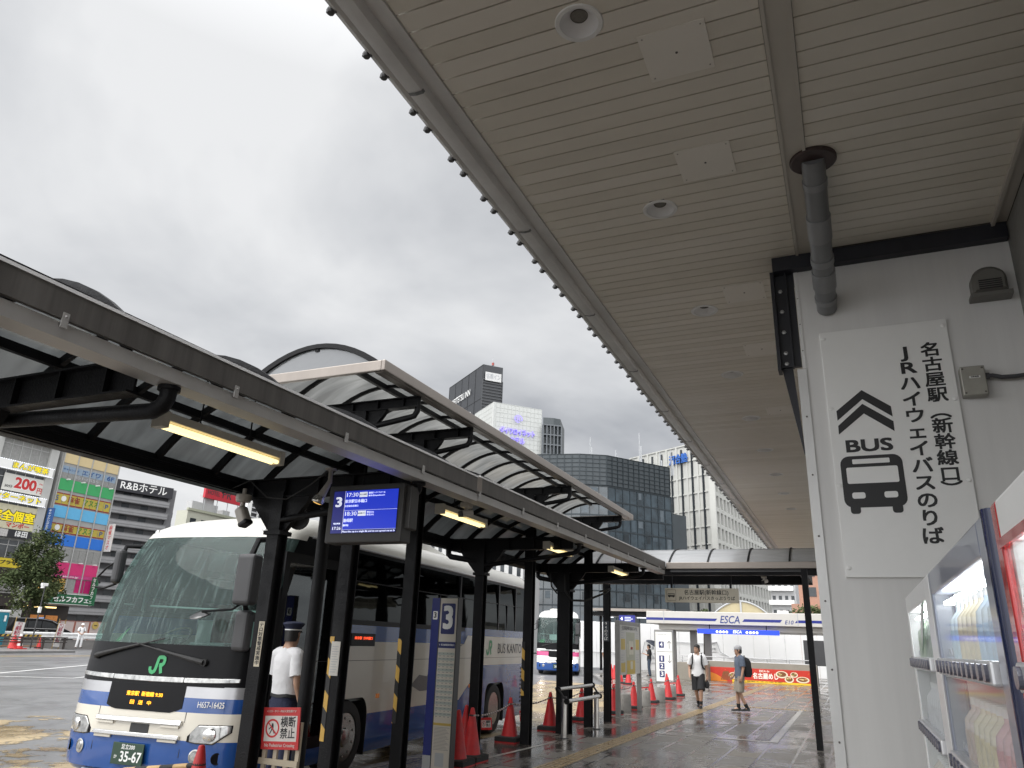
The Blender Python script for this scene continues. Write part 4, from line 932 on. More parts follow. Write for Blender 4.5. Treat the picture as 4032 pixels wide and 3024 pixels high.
    for zt, zb in ((.815, .765), (.665, .62)):
        nose(-.62, .6, zt, zb, .035, th=.0).done('chrome_bar', CHR, t, smooth=40, bevel=.008)
        for a, b in ((-.6, -.35), (.32, .57)): nose(a, b, zb - .002, zb - .03, .02, 6).done('grille_lip', pal['lip'], t, bevel=.004)
    nose(-.1, .16, .755, .66, .006).done('radar_cover', BLACK, t)
    for s in (-1, 1):
        shp = lambda x: .775 + .01 * abs(x) - 1.1 * max(0, .80 - abs(x)); lo_ = lambda x: .60 + .12 * max(0, (abs(x) - 1.0)) / .15 + .15 * max(0, .80 - abs(x))
        nose(s * .69, s * 1.15, lambda x: shp(x) + .004, lambda x: lo_(x) - .004, .004, 12).done('headlight_housing', CBLK, t, smooth=30)
        hl = nose(s * .725, s * 1.14, lambda x: shp(x) - .003, lambda x: lo_(x) + .003, .016, 14); ho = hl.done('headlight', pal['head'], t, smooth=30, bevel=.008)
        o = B(); x = s * .95; o.lathe([(.075, 0), (.07, .015), (.05, .022), (.001, .024)], 20, tr(x, fy(x, .69) - .012, .69) @ rot('X', 90) @ rot('Y', s * 20)); o.done('headlight_bulb', pal['bulb'], ho, smooth=50)
        x = s * .82; o = B(); o.lathe([(.075, 0), (.06, .004), (.055, -.02), (.001, -.02)], 20, tr(x, fy(x, .47) - .003, .47) @ rot('X', 90) @ rot('Y', s * 15)); o.lathe([(.048, .0), (.04, .012), (.001, .014)], 16, tr(x, fy(x, .47) - .001, .47) @ rot('X', 90) @ rot('Y', s * 15)); o.done('fog_lamp', LENS, t, smooth=40)
        x = s * 1.05; o = B(); o.lathe([(.06, 0), (.05, .003), (.03, -.01), (.001, -.01)], 16, tr(x, fy(x, .46) - .003, .46) @ rot('X', 90) @ rot('Y', s * 40)); o.done('corner_lamp', CBLK, t, smooth=40)
        nose(s * .615, s * .622, .90, .45, .003, 2).done('panel_gap', BLACK, t)
    # wipers
    for x0, z0_, x1, z1_ in ((-.9, 1.44, .12, 1.66), (.72, 1.42, -.3, 1.60)):
        o = B(); P = [(x0 + (x1 - x0) * k / 6, 0, z0_ + (z1_ - z0_) * k / 6) for k in range(7)]; P = [(x, fy(x, z) - .035, z) for x, _, z in P]
        o.tube(P[:5], [.03, .026, .02, .016, .014], 8); o.tube(P[2:], .009, 6); o.tube([(P[0][0], P[0][1] + .03, P[0][2]), P[0]], .04, 10); o.done('wiper', RUB, t, smooth=40)
    # roof marker lamps, air unit
    o = B()
    for x in (-.95, .8): o.lathe([(.03, 0), (.03, .02), (.001, .03)], 10, tr(x, fy(x, 2.99) - .0, 2.99) @ rot('X', 80))
    o.done('marker_lamp', LENS, t, smooth=40)
    o = B(); hh = [(2.9, .05, .4), (3.4, .16, .66), (4.0, .235, .72), (5.6, .24, .74), (6.6, .12, .68), (7.6, .02, .6)]
    o.loft([[(-w_, y, 3.26), (w_, y, 3.26), (w_ * .94, y, 3.26 + h_ * .8), (w_ * .75, y, 3.26 + h_), (-w_ * .75, y, 3.26 + h_), (-w_ * .94, y, 3.26 + h_ * .8)] for y, h_, w_ in hh]); o.done('roof_air_unit', ROOFW, t, smooth=30)
    # mirrors
    mr = B(); mr.box(1.02, 1.27, -.02, .16, 2.05, 2.62); mr.done('mirror', DARKG, t, bevel=.045, seg=3)
    o = B(); o.box(1.0, 1.2, .1, .24, 1.55, 2.0); o.done('lower_mirror', DARKG, t, bevel=.05, seg=3)
    o = B(); o.tube([(1.05, .5, 2.85), (1.12, .2, 2.8), (1.14, .08, 2.6)], .035, 8); o.tube([(1.1, .12, 2.1), (1.05, .0, 2.0), (.72, -.1, 1.97)], .014, 6); o.tube([(1.08, .25, 1.9), (1.12, .1, 2.1)], .03, 8); o.done('mirror_arm', BLK, t, smooth=40)
    o = B(); o.lathe([(.001, .03), (.06, .025), (.11, .005), (.115, -.005), (.1, -.012), (.001, -.012)], 20, tr(.70, -.1, 1.93) @ rot('X', 25) @ rot('Z', 0)); o.done('round_mirror', m('mirror_dark', (.12, .12, .12), .12, .8), t, smooth=40)
    o = B(); o.box(-1.31, -1.19, .42, .56, 2.3, 2.74); o.done('mirror', DARKG, t, bevel=.05, seg=3)
    o = B(); o.tube([(-1.12, .75, 2.8), (-1.22, .52, 2.78), (-1.25, .5, 2.6)], .03, 8); o.tube([(-1.25, .5, 2.62), (-1.42, .46, 2.5), (-1.52, .44, 2.38), (-1.47, .44, 2.3)], .013, 6); o.tube([(-1.25, .5, 2.3), (-1.4, .46, 2.24), (-1.52, .44, 2.25)], .016, 6); o.done('mirror_arm', BLK, t, smooth=40)
    # number plate
    o = B(); o.box(-.25, .19, -.045, -.03, .335, .555); pt = o.done('number_plate', m('plate_green', (.02, .05, .03), .4, 0, .1), t, bevel=.004)
    return t, nose, B


def f1(z, c):
    return 1 if z < .62 else 0 if z < .90 else 1 if z < 1.05 else 2 if z < 1.17 else 3 if z < 2.90 else 4


def s1(z, c):
    if c.y < .62 and 1.17 < z < 2.9: return 3
    if z < .73 or (c.y > 7.3 and z < 1.30): return 1
    if (1.69 < z < 1.91 and c.y < 6.4) or (1.84 < z < 1.98 and c.y > 6.4): return 1
    if 1.91 < z < 2.97: return 3
    if z > 2.9: return 4
    return 0


def r1(z, c): return 1 if z < 1.30 else 1 if 1.7 < z < 1.98 else 3 if 2.2 < z < 2.7 else 0


pal1 = dict(mats=[IVORY, CBLUE, CSIL, CBLK, ROOFW], front=f1, side=s1, rear=r1, head=LENS, bulb=CHR, lip=IVORY)
b1, nose1, B1 = bus((-7.45, 6.7, RD), 4.3, 'ivory and blue highway coach parked at the near stop, JR on its black nose', pal1, 1)
W1 = WM[b1]
pw = W1 @ tr(-.03, -.047, .445)
text(b1, '足立200', .05, W1 @ F(0, (-.03, -.0462, .512)), WHITE, .015, w=.19); text(b1, '35-67', .1, W1 @ F(0, (.02, -.0462, .413)), WHITE, .02, w=.30, h=.105); text(b1, 'か', .045, W1 @ F(0, (-.19, -.0462, .41)), WHITE, .01)
o = MB(W1); jr_mark(o, tr(.08, fy(.1, 1.38) - .006, 1.375) @ rot('X', 86), .21); o.done('nose_logo', JRG, b1)
text(b1, 'H657-16425', .07, W1 @ tr(.9, fy(.9, .975) - .008, .985) @ rot('Z', 17) @ rot('X', 88), WHITE, .012, w=.30, h=.062)
AMB = m('led_amber', (1, .42, .02), .4, 0, 0, em=1.6)
text(b1, '東京駅  新宿線 9:30', .05, W1 @ tr(.0, fy(0, 1.06) - .01, 1.055) @ rot('X', 87), AMB, .012, w=.52, h=.05)
text(b1, '回   送   中', .05, W1 @ tr(-.03, fy(0, .96) - .01, .965) @ rot('X', 87), AMB, .012, w=.30, h=.045)
# right side livery
SX = 1.2475
o = MB(W1); o.poly([(SX, 6.25, .73), (SX, 7.31, .73), (SX, 7.31, 1.30)]); o.poly([(SX, 6.15, 1.69), (SX, 6.55, 1.845), (SX, 6.38, 1.845), (SX, 6.38, 1.69)]); o.done('livery_wedge', CBLUE, b1)
BIRD = m('bird_grey', (.12, .115, .11), .35, 0, .1)
o = MB(W1)
for P in ([(4.26, 1.05), (4.55, 1.2), (4.85, 1.17), (5.15, 1.55), (5.1, 1.2), (5.4, 1.0), (5.0, .95), (4.6, .95)], [(5.4, 1.0), (5.9, 1.05), (6.25, 1.2), (5.95, .98), (5.5, .9)], [(5.3, 1.2), (5.9, 1.35), (6.2, 1.58), (5.8, 1.25)], [(5.15, 1.5), (5.9, 1.62), (6.4, 1.7), (5.8, 1.52)]): o.poly([(SX, a, b) for a, b in P])
o.done('bird_graphic', BIRD, b1)
o = MB(W1); jr_mark(o, F(90, (SX, 7.72, 1.63)), .3); o.done('side_logo', JRG, b1)
text(b1, 'BUS KANTO', .2, W1 @ F(90, (SX, 9.0, 1.605)), m('letter_dark', (.03, .03, .035), .4), .004, w=1.55, h=.2)
text(b1, '16425', .1, W1 @ F(90, (SX, 10.2, 1.72)), m('letter_dark', (.03, .03, .035)), .004, w=.2)
o = MB(W1); o.box(1.24, 1.256, 2.3, 2.98, 1.63, 1.80); sd = o.done('side_display', CBLK, b1, bevel=.006); text(sd, '東京駅  日本橋口', .05, W1 @ F(90, (1.2575, 2.64, 1.735)), m('led_red', (1, .1, .03), .4, 0, 0, em=1.2), .012, w=.5, h=.04)
o = MB(W1); o.box(1.24, 1.249, .5, 10.4, 1.435, 1.441); o.done('body_seam', BLACK, b1)
for y in (3.15, 6.7): o = MB(W1); o.box(1.24, 1.262, y, y + .09, .92, .98); o.done('side_marker', m('marker_orange', (.6, .2, .04), .25, 0, .1, em=.1), b1, bevel=.006)
o = MB(W1)
for k in range(9): o.box(1.24, 1.252, 9.75, 10.3, .5 + k * .085, .54 + k * .085)
o.done('engine_louvre', BLACK, b1)
o = MB(W1); o.box(-.72, -.55, .02, .1, .21, .25); o.done('under_lamp', LENS, b1, bevel=.01)


# second coach
def f2(z, c): return 1 if z < .55 or z < .62 else 0 if z < .95 else 5 if z < 1.17 else 0 if z < 1.3 and abs(c.x) > .75 else 3 if z < 2.90 else 4


pal2 = dict(mats=[CWHT, CBLUE, CSIL, CBLK, CWHT, CPINK], front=f2, side=lambda z, c: 1 if z < .62 else 5 if .95 < z < 1.3 else 3 if 1.91 < z < 2.97 else 0, rear=lambda z, c: 0,
            head=m('head_on', (1, .93, .75), .3, 0, 0, em=4), bulb=m('bulb_on', (1, .95, .8), .3, 0, 0, em=12), lip=CWHT)
b2, nose2, B2 = bus((-15.75, 43.0, RD), 18, 'white and pink highway coach arriving in the distance with headlights on', pal2, 0)
o = MB(WM[b2]); o.box(-.55, .1, 1.2, 1.22, 1.75, 2.05); o.done('driver_board', WHITE, b2)
text(b2, '20-14', .1, WM[b2] @ F(0, (-.03, -.047, .43)), WHITE, .02, w=.3, h=.1)

b2.scale = (1, 1, 1.1)
# ================================================================ people
SKIN = m('skin', (.42, .25, .17), .5, 0, .06, 9); HAIR = m('hair_black', (.012, .011, .011), .5, 0, .3, 40, .4, 90)


def person(label, loc, rz, J, clothes, hair='short', cap=None):
    """J: joints in metres, facing -Y; clothes: list of (name, material, kind)"""
    t = thing('person', label, 'person', loc, rz); W = WM[t]; V = Vector
    D = dict(pel=(0, 0, .93), waist=(0, .01, 1.06), chest=(0, .015, 1.27), nb=(0, .02, 1.42), neck=(0, .005, 1.49), head=(0, -.01, 1.585), top=(0, -.005, 1.66),
             sL=(.165, .02, 1.385), sR=(-.165, .02, 1.385), eL=(.215, .04, 1.12), eR=(-.215, .04, 1.12), wL=(.22, -.03, .89), wR=(-.22, -.03, .89), hL=(.22, -.05, .83), hR=(-.22, -.05, .83),
             pL=(.09, 0, .90), pR=(-.09, 0, .90), kL=(.1, -.02, .49), kR=(-.1, -.02, .49), aL=(.1, .03, .09), aR=(-.1, .03, .09), tL=(.115, -.12, .04), tR=(-.115, -.12, .04))
    D.update({k: v for k, v in J.items() if k[0] != '_'}); D = {k: V(v) for k, v in D.items()}
    rad = dict(pel=(.13, .1), waist=(.115, .09), chest=(.14, .1), nb=(.06, .05), neck=(.052, .055), head=(.078, .092), top=(.06, .075), sL=.05, sR=.05, eL=.042, eR=.042, wL=.03, wR=.03, hL=.034, hR=.034, pL=.088, pR=.088, kL=.058, kR=.058, aL=.04, aR=.04, tL=.04, tR=.04)
    keys = list(D); ix = {k: i for i, k in enumerate(keys)}
    ed = [('pel', 'waist'), ('waist', 'chest'), ('chest', 'nb'), ('nb', 'neck'), ('neck', 'head'), ('head', 'top')]
    for s in 'LR': ed += [('nb', 's' + s), ('s' + s, 'e' + s), ('e' + s, 'w' + s), ('w' + s, 'h' + s), ('pel', 'p' + s), ('p' + s, 'k' + s), ('k' + s, 'a' + s), ('a' + s, 't' + s)]
    me = bpy.data.meshes.new('body'); me.from_pydata([D[k] for k in keys], [(ix[a], ix[b]) for a, b in ed], [])
    o = bpy.data.objects.new('body', me); COL.objects.link(o); o.parent = t; WM[o] = W; me.materials.append(SKIN)
    sk = o.modifiers.new('skin', 'SKIN'); sk.use_smooth_shade = True; o.modifiers.new('sub', 'SUBSURF').levels = 1; o.modifiers[-1].render_levels = 2
    for k in keys:
        q = me.skin_vertices[0].data[ix[k]]; r_ = rad[k]; q.radius = r_ if isinstance(r_, tuple) else (r_, r_); q.use_root = k == 'pel'
    # face and ears
    hd = D['head']; fwd = V((J.get('_look', (0, -1, 0)))).normalized(); rt = V((0, 0, 1)).cross(fwd).normalized(); up_ = V((0, 0, 1))
    HM = Matrix((( -rt.x, -fwd.x, 0, hd.x), (-rt.y, -fwd.y, 0, hd.y), (0, 0, 1, hd.z), (0, 0, 0, 1)))   # local: +x right of face, -y forward
    o = MB(W @ HM)
    o.loft([[(.072 * c * a, .088 * b * a - .006 + f, z) for c, b in [(math.cos(q * math.tau / 16), math.sin(q * math.tau / 16)) for q in range(16)]] for z, a, f in ((-.115, .35, -.03), (-.1, .66, -.018), (-.06, .86, -.008), (-.02, .97, 0), (.02, 1.02, 0), (.05, 1, .002), (.085, .84, .004), (.11, .5, .006), (.118, .1, .006))])
    o.loft([[(-.012, -.088, .012), (.012, -.088, .012), (0, -.09, .02)], [(-.017, -.09, -.028), (.017, -.09, -.028), (0, -.116, -.024)]])
    for s in (-1, 1): o.loft([[(s * .072, y * .6, z) for y, z in ((-.02, 0), (0, .03), (.025, .02), (.015, -.03))], [(s * .086, y, z) for y, z in ((-.012, 0), (.004, .036), (.036, .024), (.015, -.034))]])
    o.mi = 1
    for s in (-1, 1): o.box(s * .03 - .013, s * .03 + .013, -.092, -.08, .018, .026); o.box(s * .031 - .017, s * .031 + .017, -.094, -.08, .04, .046)
    o.mi = 2; o.box(-.02, .02, -.092, -.08, -.058, -.05); o.done('head', [SKIN, HAIR, m('lip', (.3, .12, .1), .5)], t, smooth=50)
    o = MB(W @ HM); z0_ = .045 if cap else .03
    o.loft([[(.08 * a * math.cos(q * math.tau / 18), .098 * a * math.sin(q * math.tau / 18) + .008, z + (.035 if math.sin(q * math.tau / 18) < -.5 else -(.09 if math.sin(q * math.tau / 18) > .2 else .03)) * (1 if k < 1 else .3 if k < 2 else 0) + random.uniform(-.006, .006)) for q in range(18)] for k, (z, a) in enumerate(((.02, 1.0), (.06, 1.05), (.1, .96), (.126, .66), (.138, .1)))])
    o.done('hair', HAIR, t, smooth=60)
    if cap:
        o = MB(W @ HM); cm_, kind = cap; o.mi = 0
        if kind == 'peaked':
            o.loft([[(.088 * a * math.cos(q * math.tau / 24), .104 * a * math.sin(q * math.tau / 24) + .004, z) for q in range(24)] for z, a in ((.045, 1), (.075, 1.0), (.085, 1.05), (.115, 1.32), (.128, 1.28), (.14, .9), (.146, .1))])
            o.mi = 1; o.loft([[(.0895 * a * math.cos(q * math.tau / 24), .1055 * a * math.sin(q * math.tau / 24) + .004, z) for q in range(24)] for z, a in ((.05, 1), (.062, 1.0))], cap=False); o.mi = 2
            o.loft([[(.085 * math.sin(R(q)), -.1 * math.cos(R(q)), .05) for q in range(-60, 61, 12)], [(.095 * math.sin(R(q)), -.155 * math.cos(R(q)), .03) for q in range(-60, 61, 12)]], closed=False, cap=False); mats_ = [cm_, WHITE, BLACK]
        elif kind == 'cap':
            o.loft([[(.088 * a * math.cos(q * math.tau / 24), .106 * a * math.sin(q * math.tau / 24) + .004, z) for q in range(24)] for z, a in ((.035, 1), (.06, 1.02), (.1, .97), (.13, .74), (.148, .3), (.15, .05))])
            o.loft([[(.08 * math.sin(R(q)), -.1 * math.cos(R(q)), z) for q in range(-60, 61, 12)] for z in (.045,)] + [[(.075 * math.sin(R(q)), -.185 * math.cos(R(q)) ** .6, .035) for q in range(-60, 61, 12)]], closed=False, cap=False); mats_ = [cm_]
        else:
            o.loft([[(.11 * a * math.cos(q * math.tau / 24), .125 * a * math.sin(q * math.tau / 24), z) for q in range(24)] for z, a in ((.03, 1.12), (.04, 1.0), (.09, .95), (.13, .72), (.15, .3), (.152, .05))]); mats_ = [cm_]
        o.done('cap' if kind != 'helmet' else 'helmet', mats_, t, smooth=50)
    # hands: palm, four fingers, thumb
    for s in 'LR':
        a, b = D['w' + s], D['h' + s]; d = (b - a).normalized(); sd = V((1 if s == 'L' else -1, 0, 0)); inn = d.cross(V((1, 0, 0))).normalized(); o = MB(W)
        o.loft([[a + d * f + V((0, 1, 0)) * y * w_ + sd * x * .014 for y, x in ((-1, -1), (1, -1), (1, 1), (-1, 1))] for f, w_ in ((0, .024), (.03, .034), (.085, .038), (.1, .034))])
        for k, (off, ln) in enumerate(((-.028, .06), (-.01, .07), (.009, .065), (.027, .05))):
            p = a + d * .092 + V((0, off, 0)); o.tube([p, p + d * ln * .5 - sd * .004, p + d * ln * .85 - sd * .02], [.009, .0085, .006], 6)
        p = a + d * .035 + V((0, -.03, 0)); o.tube([p, p + d * .03 + V((0, -.025, 0)) - sd * .01, p + d * .06 + V((0, -.03, 0)) - sd * .02], [.011, .01, .007], 6); o.done('hand', SKIN, t, smooth=60)

    def ell(c, rx, ry, n=18, tilt=None):
        return [c + V((rx * math.cos(q * math.tau / n), ry * math.sin(q * math.tau / n) * (1 + .04 * math.sin(q * 2.1)), .006 * math.sin(q * 1.7 + c.z * 9))) for q in range(n)]

    def limb(o, pts, rs, n=14, fl=0):
        P = []
        for i in range(len(pts) - 1):
            for k in range(4): P.append((pts[i].lerp(pts[i + 1], k / 4), rs[i] + (rs[i + 1] - rs[i]) * k / 4))
        P.append((pts[-1], rs[-1])); o.tube([p for p, _ in P], [r_ * (1 + fl * random.uniform(-1, 1)) for _, r_ in P], n)
    for nm, mt, kd in clothes:
        o = MB(W)
        if kd in ('tshirt', 'shirt'):
            lo_ = D['pel'] + V((0, 0, -.06 if kd == 'tshirt' else .045))
            o.loft([ell(lo_, .18, .125), ell(lo_ + V((0, 0, .06)), .178, .128), ell(D['waist'] + V((0, 0, .02)), .168, .122), ell(D['chest'] + V((0, 0, -.05)), .182, .128), ell(D['chest'] + V((0, 0, .05)), .19, .128), ell(D['nb'] + V((0, 0, -.05)), .185, .11), ell(D['nb'] + V((0, 0, -.01)), .15, .09), ell(D['nb'] + V((0, 0, .025)), .088, .078), ell(D['neck'] + V((0, 0, -.03)), .07, .07), ell(D['neck'] + V((0, 0, -.028)), .062, .062)])
            for s in 'LR': e_ = D['s' + s].lerp(D['e' + s], .8); limb(o, [D['s' + s].lerp(D['nb'], .75) + V((0, 0, -.02)), D['s' + s].lerp(D['nb'], .3), D['s' + s], e_], [.082, .08, .08, .078], fl=.02)
        elif kd in ('shorts', 'trousers'):
            pl_ = D['pel']; o.loft([ell(pl_ + V((0, 0, -.1)), .172, .12), ell(pl_, .172, .122), ell(pl_ + V((0, 0, .09)), .16, .115)])
            for s in 'LR':
                if kd == 'shorts': limb(o, [D['p' + s] + V((0, 0, .02)), D['p' + s].lerp(D['k' + s], .55), D['p' + s].lerp(D['k' + s], .95)], [.1, .108, .112], fl=.02)
                else: limb(o, [D['p' + s] + V((0, 0, .02)), D['k' + s], D['a' + s] + V((0, 0, -.02))], [.1, .078, .07], fl=.04)
        elif kd == 'shoes':
            for s in 'LR':
                a, b = D['a' + s], D['t' + s]; d = (b - a); d.z = 0; d.normalize(); h_ = a - d * .06; h_.z = a.z - .07; f_ = h_ + d * .26; pr_ = V((-d.y, d.x, 0))
                o.loft([[h_ + d * q + pr_ * w_ * x + V((0, 0, z * hh)) for x, z in ((-1, 0), (1, 0), (1, .6), (.5, 1), (-.5, 1), (-1, .6))] for q, w_, hh in ((0, .03, .07), (.04, .038, .1), (.1, .04, .085), (.17, .046, .06), (.23, .04, .05), (.265, .02, .03))])
        elif kd == 'socks':
            for s in 'LR': limb(o, [D['a' + s].lerp(D['k' + s], .3), D['a' + s]], [.052, .046])
        elif kd == 'belt': o.loft([ell(D['pel'] + V((0, 0, .03)), .184, .13), ell(D['pel'] + V((0, 0, .062)), .183, .131)])
        elif kd == 'hood': o.tube([D['nb'] + V((x, y, z)) for x, y, z in ((-.1, 0, .02), (-.08, .07, .0), (0, .1, -.02), (.08, .07, .0), (.1, 0, .02))], .035, 10)
        elif kd == 'strap':
            for s in (-1, 1):
                x = s * .11; o.tube([D['nb'] + V((x, .11, -.02)), D['nb'] + V((x, .03, .035)), D['nb'] + V((x * 1.05, -.09, -.03)), D['chest'] + V((x * 1.15, -.125, -.05)), D['waist'] + V((x * 1.35, -.06, .02)), D['waist'] + V((x * 1.4, .1, 0))], .021, 8)
        o.done(nm, mt, t, smooth=50)
    return t


def backpack(label, p, rz, mt, sc=1.):
    t = thing('backpack', label, 'backpack', p, rz); o = MB(WM[t])
    o.loft([[(w_ * x * sc, (d0 + d * y) * sc, z * sc) for x, y in ((-1, -.5), (1, -.5), (1.05, 0), (.8, .5), (-.8, .5), (-1.05, 0))] for z, w_, d, d0 in ((-.24, .1, .1, .03), (-.22, .135, .15, .02), (-.05, .145, .18, .02), (.12, .14, .16, .02), (.2, .11, .11, .0), (.225, .05, .05, -.02))]); o.done('bag', mt, t, smooth=45)
    o = MB(WM[t]); o.box(-.1 * sc, .1 * sc, .1 * sc, .135 * sc, -.19 * sc, -.03 * sc); o.done('pocket', mt, t, bevel=.02)
    o = MB(WM[t]); o.tube([(-.03 * sc, -.01, .21 * sc), (-.02 * sc, -.02, .26 * sc), (.02 * sc, -.02, .26 * sc), (.03 * sc, -.01, .21 * sc)], .008, 6); o.done('handle', RUB, t)
    return t


CW, CN, CBK = m('cotton_white', (.72, .72, .72), .8, 0, .05, 14, .3, 30), m('cloth_navy', (.012, .016, .045), .8, 0, .15, 12, .3, 60), m('cloth_black', (.013, .013, .015), .8, 0, .25, 12, .3, 60)
CK, CB_, CJ = m('cloth_khaki', (.27, .24, .2), .85, 0, .12, 16, .3, 70), m('cloth_bluegrey', (.10, .125, .17), .85, 0, .14, 18, .3, 70), m('cloth_denim', (.035, .05, .075), .8, 0, .2, 16)
SHIRT = m('uniform_white', (.66, .66, .67), .75, 0, .05, 10, .5, 14)
person('uniformed attendant in navy cap and white shirt seen from behind at the coach door', (-5.78, 7.1, 0), 168, dict(_look=(.35, -.9, -.1), eR=(-.235, .05, 1.12), wR=(-.23, -.04, .9), hR=(-.225, -.07, .83), eL=(.23, -.02, 1.14), wL=(.16, -.2, 1.05), hL=(.13, -.26, 1.06), head=(.01, -.02, 1.60), top=(.012, -.012, 1.68)),
       [('trousers', CN, 'trousers'), ('shirt', SHIRT, 'shirt'), ('belt', BLACK, 'belt'), ('shoes', BLACK, 'shoes')], cap=(m('cap_navy', (.012, .018, .05), .7, 0, .15), 'peaked'))
person('young walker in white T-shirt and black shorts coming towards us', (-4.1, 22.7, 0), 4, dict(_look=(-.45, -.9, 0), kL=(.085, -.16, .49), aL=(.06, -.13, .12), tL=(.06, -.27, .05), kR=(-.06, -.02, .48), aR=(-.035, .2, .14), tR=(-.03, .09, .04), eL=(.235, .05, 1.12), wL=(.245, .02, .87), hL=(.24, -.01, .8), eR=(-.235, .06, 1.12), wR=(-.225, -.06, .9), hR=(-.21, -.1, .84)),
       [('shorts', CBK, 'shorts'), ('t_shirt', CW, 'tshirt'), ('shoes', BLACK, 'shoes'), ('socks', CBK, 'socks')])
tag(backpack('black backpack on the walker in the white T-shirt', (-4.1, 22.86, 1.22), 4, CBK), None)
o = MB(tr(-4.1, 22.7, 0) @ rot('Z', 4))
for s in (-1, 1): o.tube([(s * .115, .13, 1.4), (s * .12, .02, 1.475), (s * .125, -.09, 1.38), (s * .13, -.132, 1.2), (s * .16, -.11, 1.1), (s * .2, .08, 1.05)], .022, 8)
tag(o.done('backpack_strap', CBK, None, smooth=50), 'black shoulder straps over the white T-shirt', 'strap')
bpk = thing('pouch', 'small black pouch with dangling cord in the hand of the walker in white', 'pouch', (-3.86, 22.68, .7)); o = MB(WM[bpk] @ tr(3.86, -22.68, -.7)); o.loft([[(-3.86 + w_ * x, 22.68 + w_ * .5 * y, z) for x, y in ((-1, -1), (1, -1), (1, 1), (-1, 1))] for z, w_ in ((.56, .03), (.6, .06), (.7, .065), (.76, .03), (.8, .012))]); o.done('bag', CBK, bpk, smooth=40)
o = MB(); o.tube([(-3.83, 22.66, .6), (-3.8, 22.65, .53), (-3.82, 22.65, .48)], .008, 6); o.done('cord', CBK, bpk)
person('walker in grey cap, blue-grey shirt and khaki shorts, turned to the left', (-2.98, 22.85, 0), -62, dict(_look=(-.2, -.95, 0), kL=(.07, -.05, .49), aL=(.06, .14, .1), tL=(.06, .01, .04), kR=(-.08, -.06, .49), aR=(-.09, -.05, .09), tR=(-.1, -.2, .04), eL=(.22, .03, 1.12), wL=(.215, -.03, .89), hL=(.21, -.05, .83), eR=(-.22, .02, 1.12), wR=(-.21, -.1, .92), hR=(-.2, -.14, .87)),
       [('shorts', CK, 'shorts'), ('shirt', CB_, 'tshirt'), ('shoes', BLACK, 'shoes'), ('socks', CBK, 'socks')], cap=(m('cap_grey', (.36, .36, .37), .8, 0, .08, 12), 'cap'))
tag(backpack('black backpack on the walker in the grey cap', (-2.82, 22.93, 1.17), -62, CBK, 1.12), None)
person('bystander in black T-shirt and jeans holding a phone under a dark umbrella', (-10.7, 44.3, 0), -80, dict(eL=(.2, -.02, 1.12), wL=(.1, -.26, 1.2), hL=(.07, -.32, 1.22), eR=(-.22, .02, 1.12), wR=(-.16, -.1, 1.3), hR=(-.15, -.12, 1.36)), [('trousers', CJ, 'trousers'), ('t_shirt', CBK, 'tshirt'), ('shoes', BLACK, 'shoes')])
um = thing('umbrella', 'dark open umbrella tilted behind the bystander in black', 'umbrella', (-10.5, 44.5, 1.3)); UM = tr(-10.45, 44.45, 1.68) @ rot('Y', 28)
o = MB(UM)
o.loft([[(r_ * math.cos(q * math.tau / 16) * (1 if q % 2 == 0 else .94), r_ * math.sin(q * math.tau / 16) * (1 if q % 2 == 0 else .94), z) for q in range(16)] for r_, z in ((.52, .0), (.42, .1), (.25, .19), (.02, .24))], cap=False); o.done('canopy', m('umbrella_navy', (.02, .024, .035), .5, 0, .1), um, smooth=25)
o = MB(UM); o.tube([(0, 0, .27), (0, 0, -.45)], .007, 6); o.done('shaft', STEEL, um)
person('distant figure in white shirt beyond the arriving coach', (-13.6, 45.5, 0), 60, {}, [('trousers', CN, 'trousers'), ('shirt', CW, 'shirt'), ('shoes', BLACK, 'shoes')])
person('distant figure in black, half hidden behind the map board', (-11.0, 40.2, 0), 120, {}, [('trousers', CBK, 'trousers'), ('shirt', CBK, 'shirt'), ('shoes', BLACK, 'shoes')])
person('traffic guard in white uniform and white helmet across the street', (-52, 40.2, .04), 65, dict(wL=(.06, -.2, .98), hL=(.0, -.22, .97), wR=(-.06, -.2, .98), hR=(-.0, -.23, .94), eL=(.24, .0, 1.14), eR=(-.24, .0, 1.14), kL=(.12, -.02, .49), kR=(-.13, -.02, .49), aL=(.13, .03, .09), aR=(-.16, .03, .09), tL=(.2, -.1, .04), tR=(-.2, -.11, .04)), [('trousers', CW, 'trousers'), ('jacket', CW, 'tshirt'), ('shoes', BLACK, 'shoes'), ('vest_strap', m('strap_grey', (.2, .2, .2), .6), 'strap')], cap=(WHITE, 'helmet'))

# ================================================================ cones, rails, signs along the kerb
CONE = m('cone_red', (.50, .02, .022), .45, 0, .3, 7, .1, 40, rv=.12)
cone = thing('traffic_cone', 'x', 'traffic cone', (0, 0, 0), 0, 'red traffic cones with black weights')
o = MB(); o.lathe([(.001, .7), (.018, .7), (.026, .69), (.03, .67), (.034, .655), (.145, .07), (.15, .06), (.1, .03)], 28); o.box(-.19, .19, -.19, .19, .0, .022); o.done('cone_body', CONE, cone, smooth=40)
o = MB(); o.loft([[(x * .195, y * .195, z) for x, y in ((-1, -1), (1, -1), (1, 1), (-1, 1))] for z in (.022, .085)], cap=False); o.loft([[(x * .195, y * .195, .085) for x, y in ((-1, -1), (1, -1), (1, 1), (-1, 1))], [(x * .17, y * .17, .1) for x, y in ((-1, -1), (1, -1), (1, 1), (-1, 1))]]); o.done('weight', RUB, cone, bevel=.006)
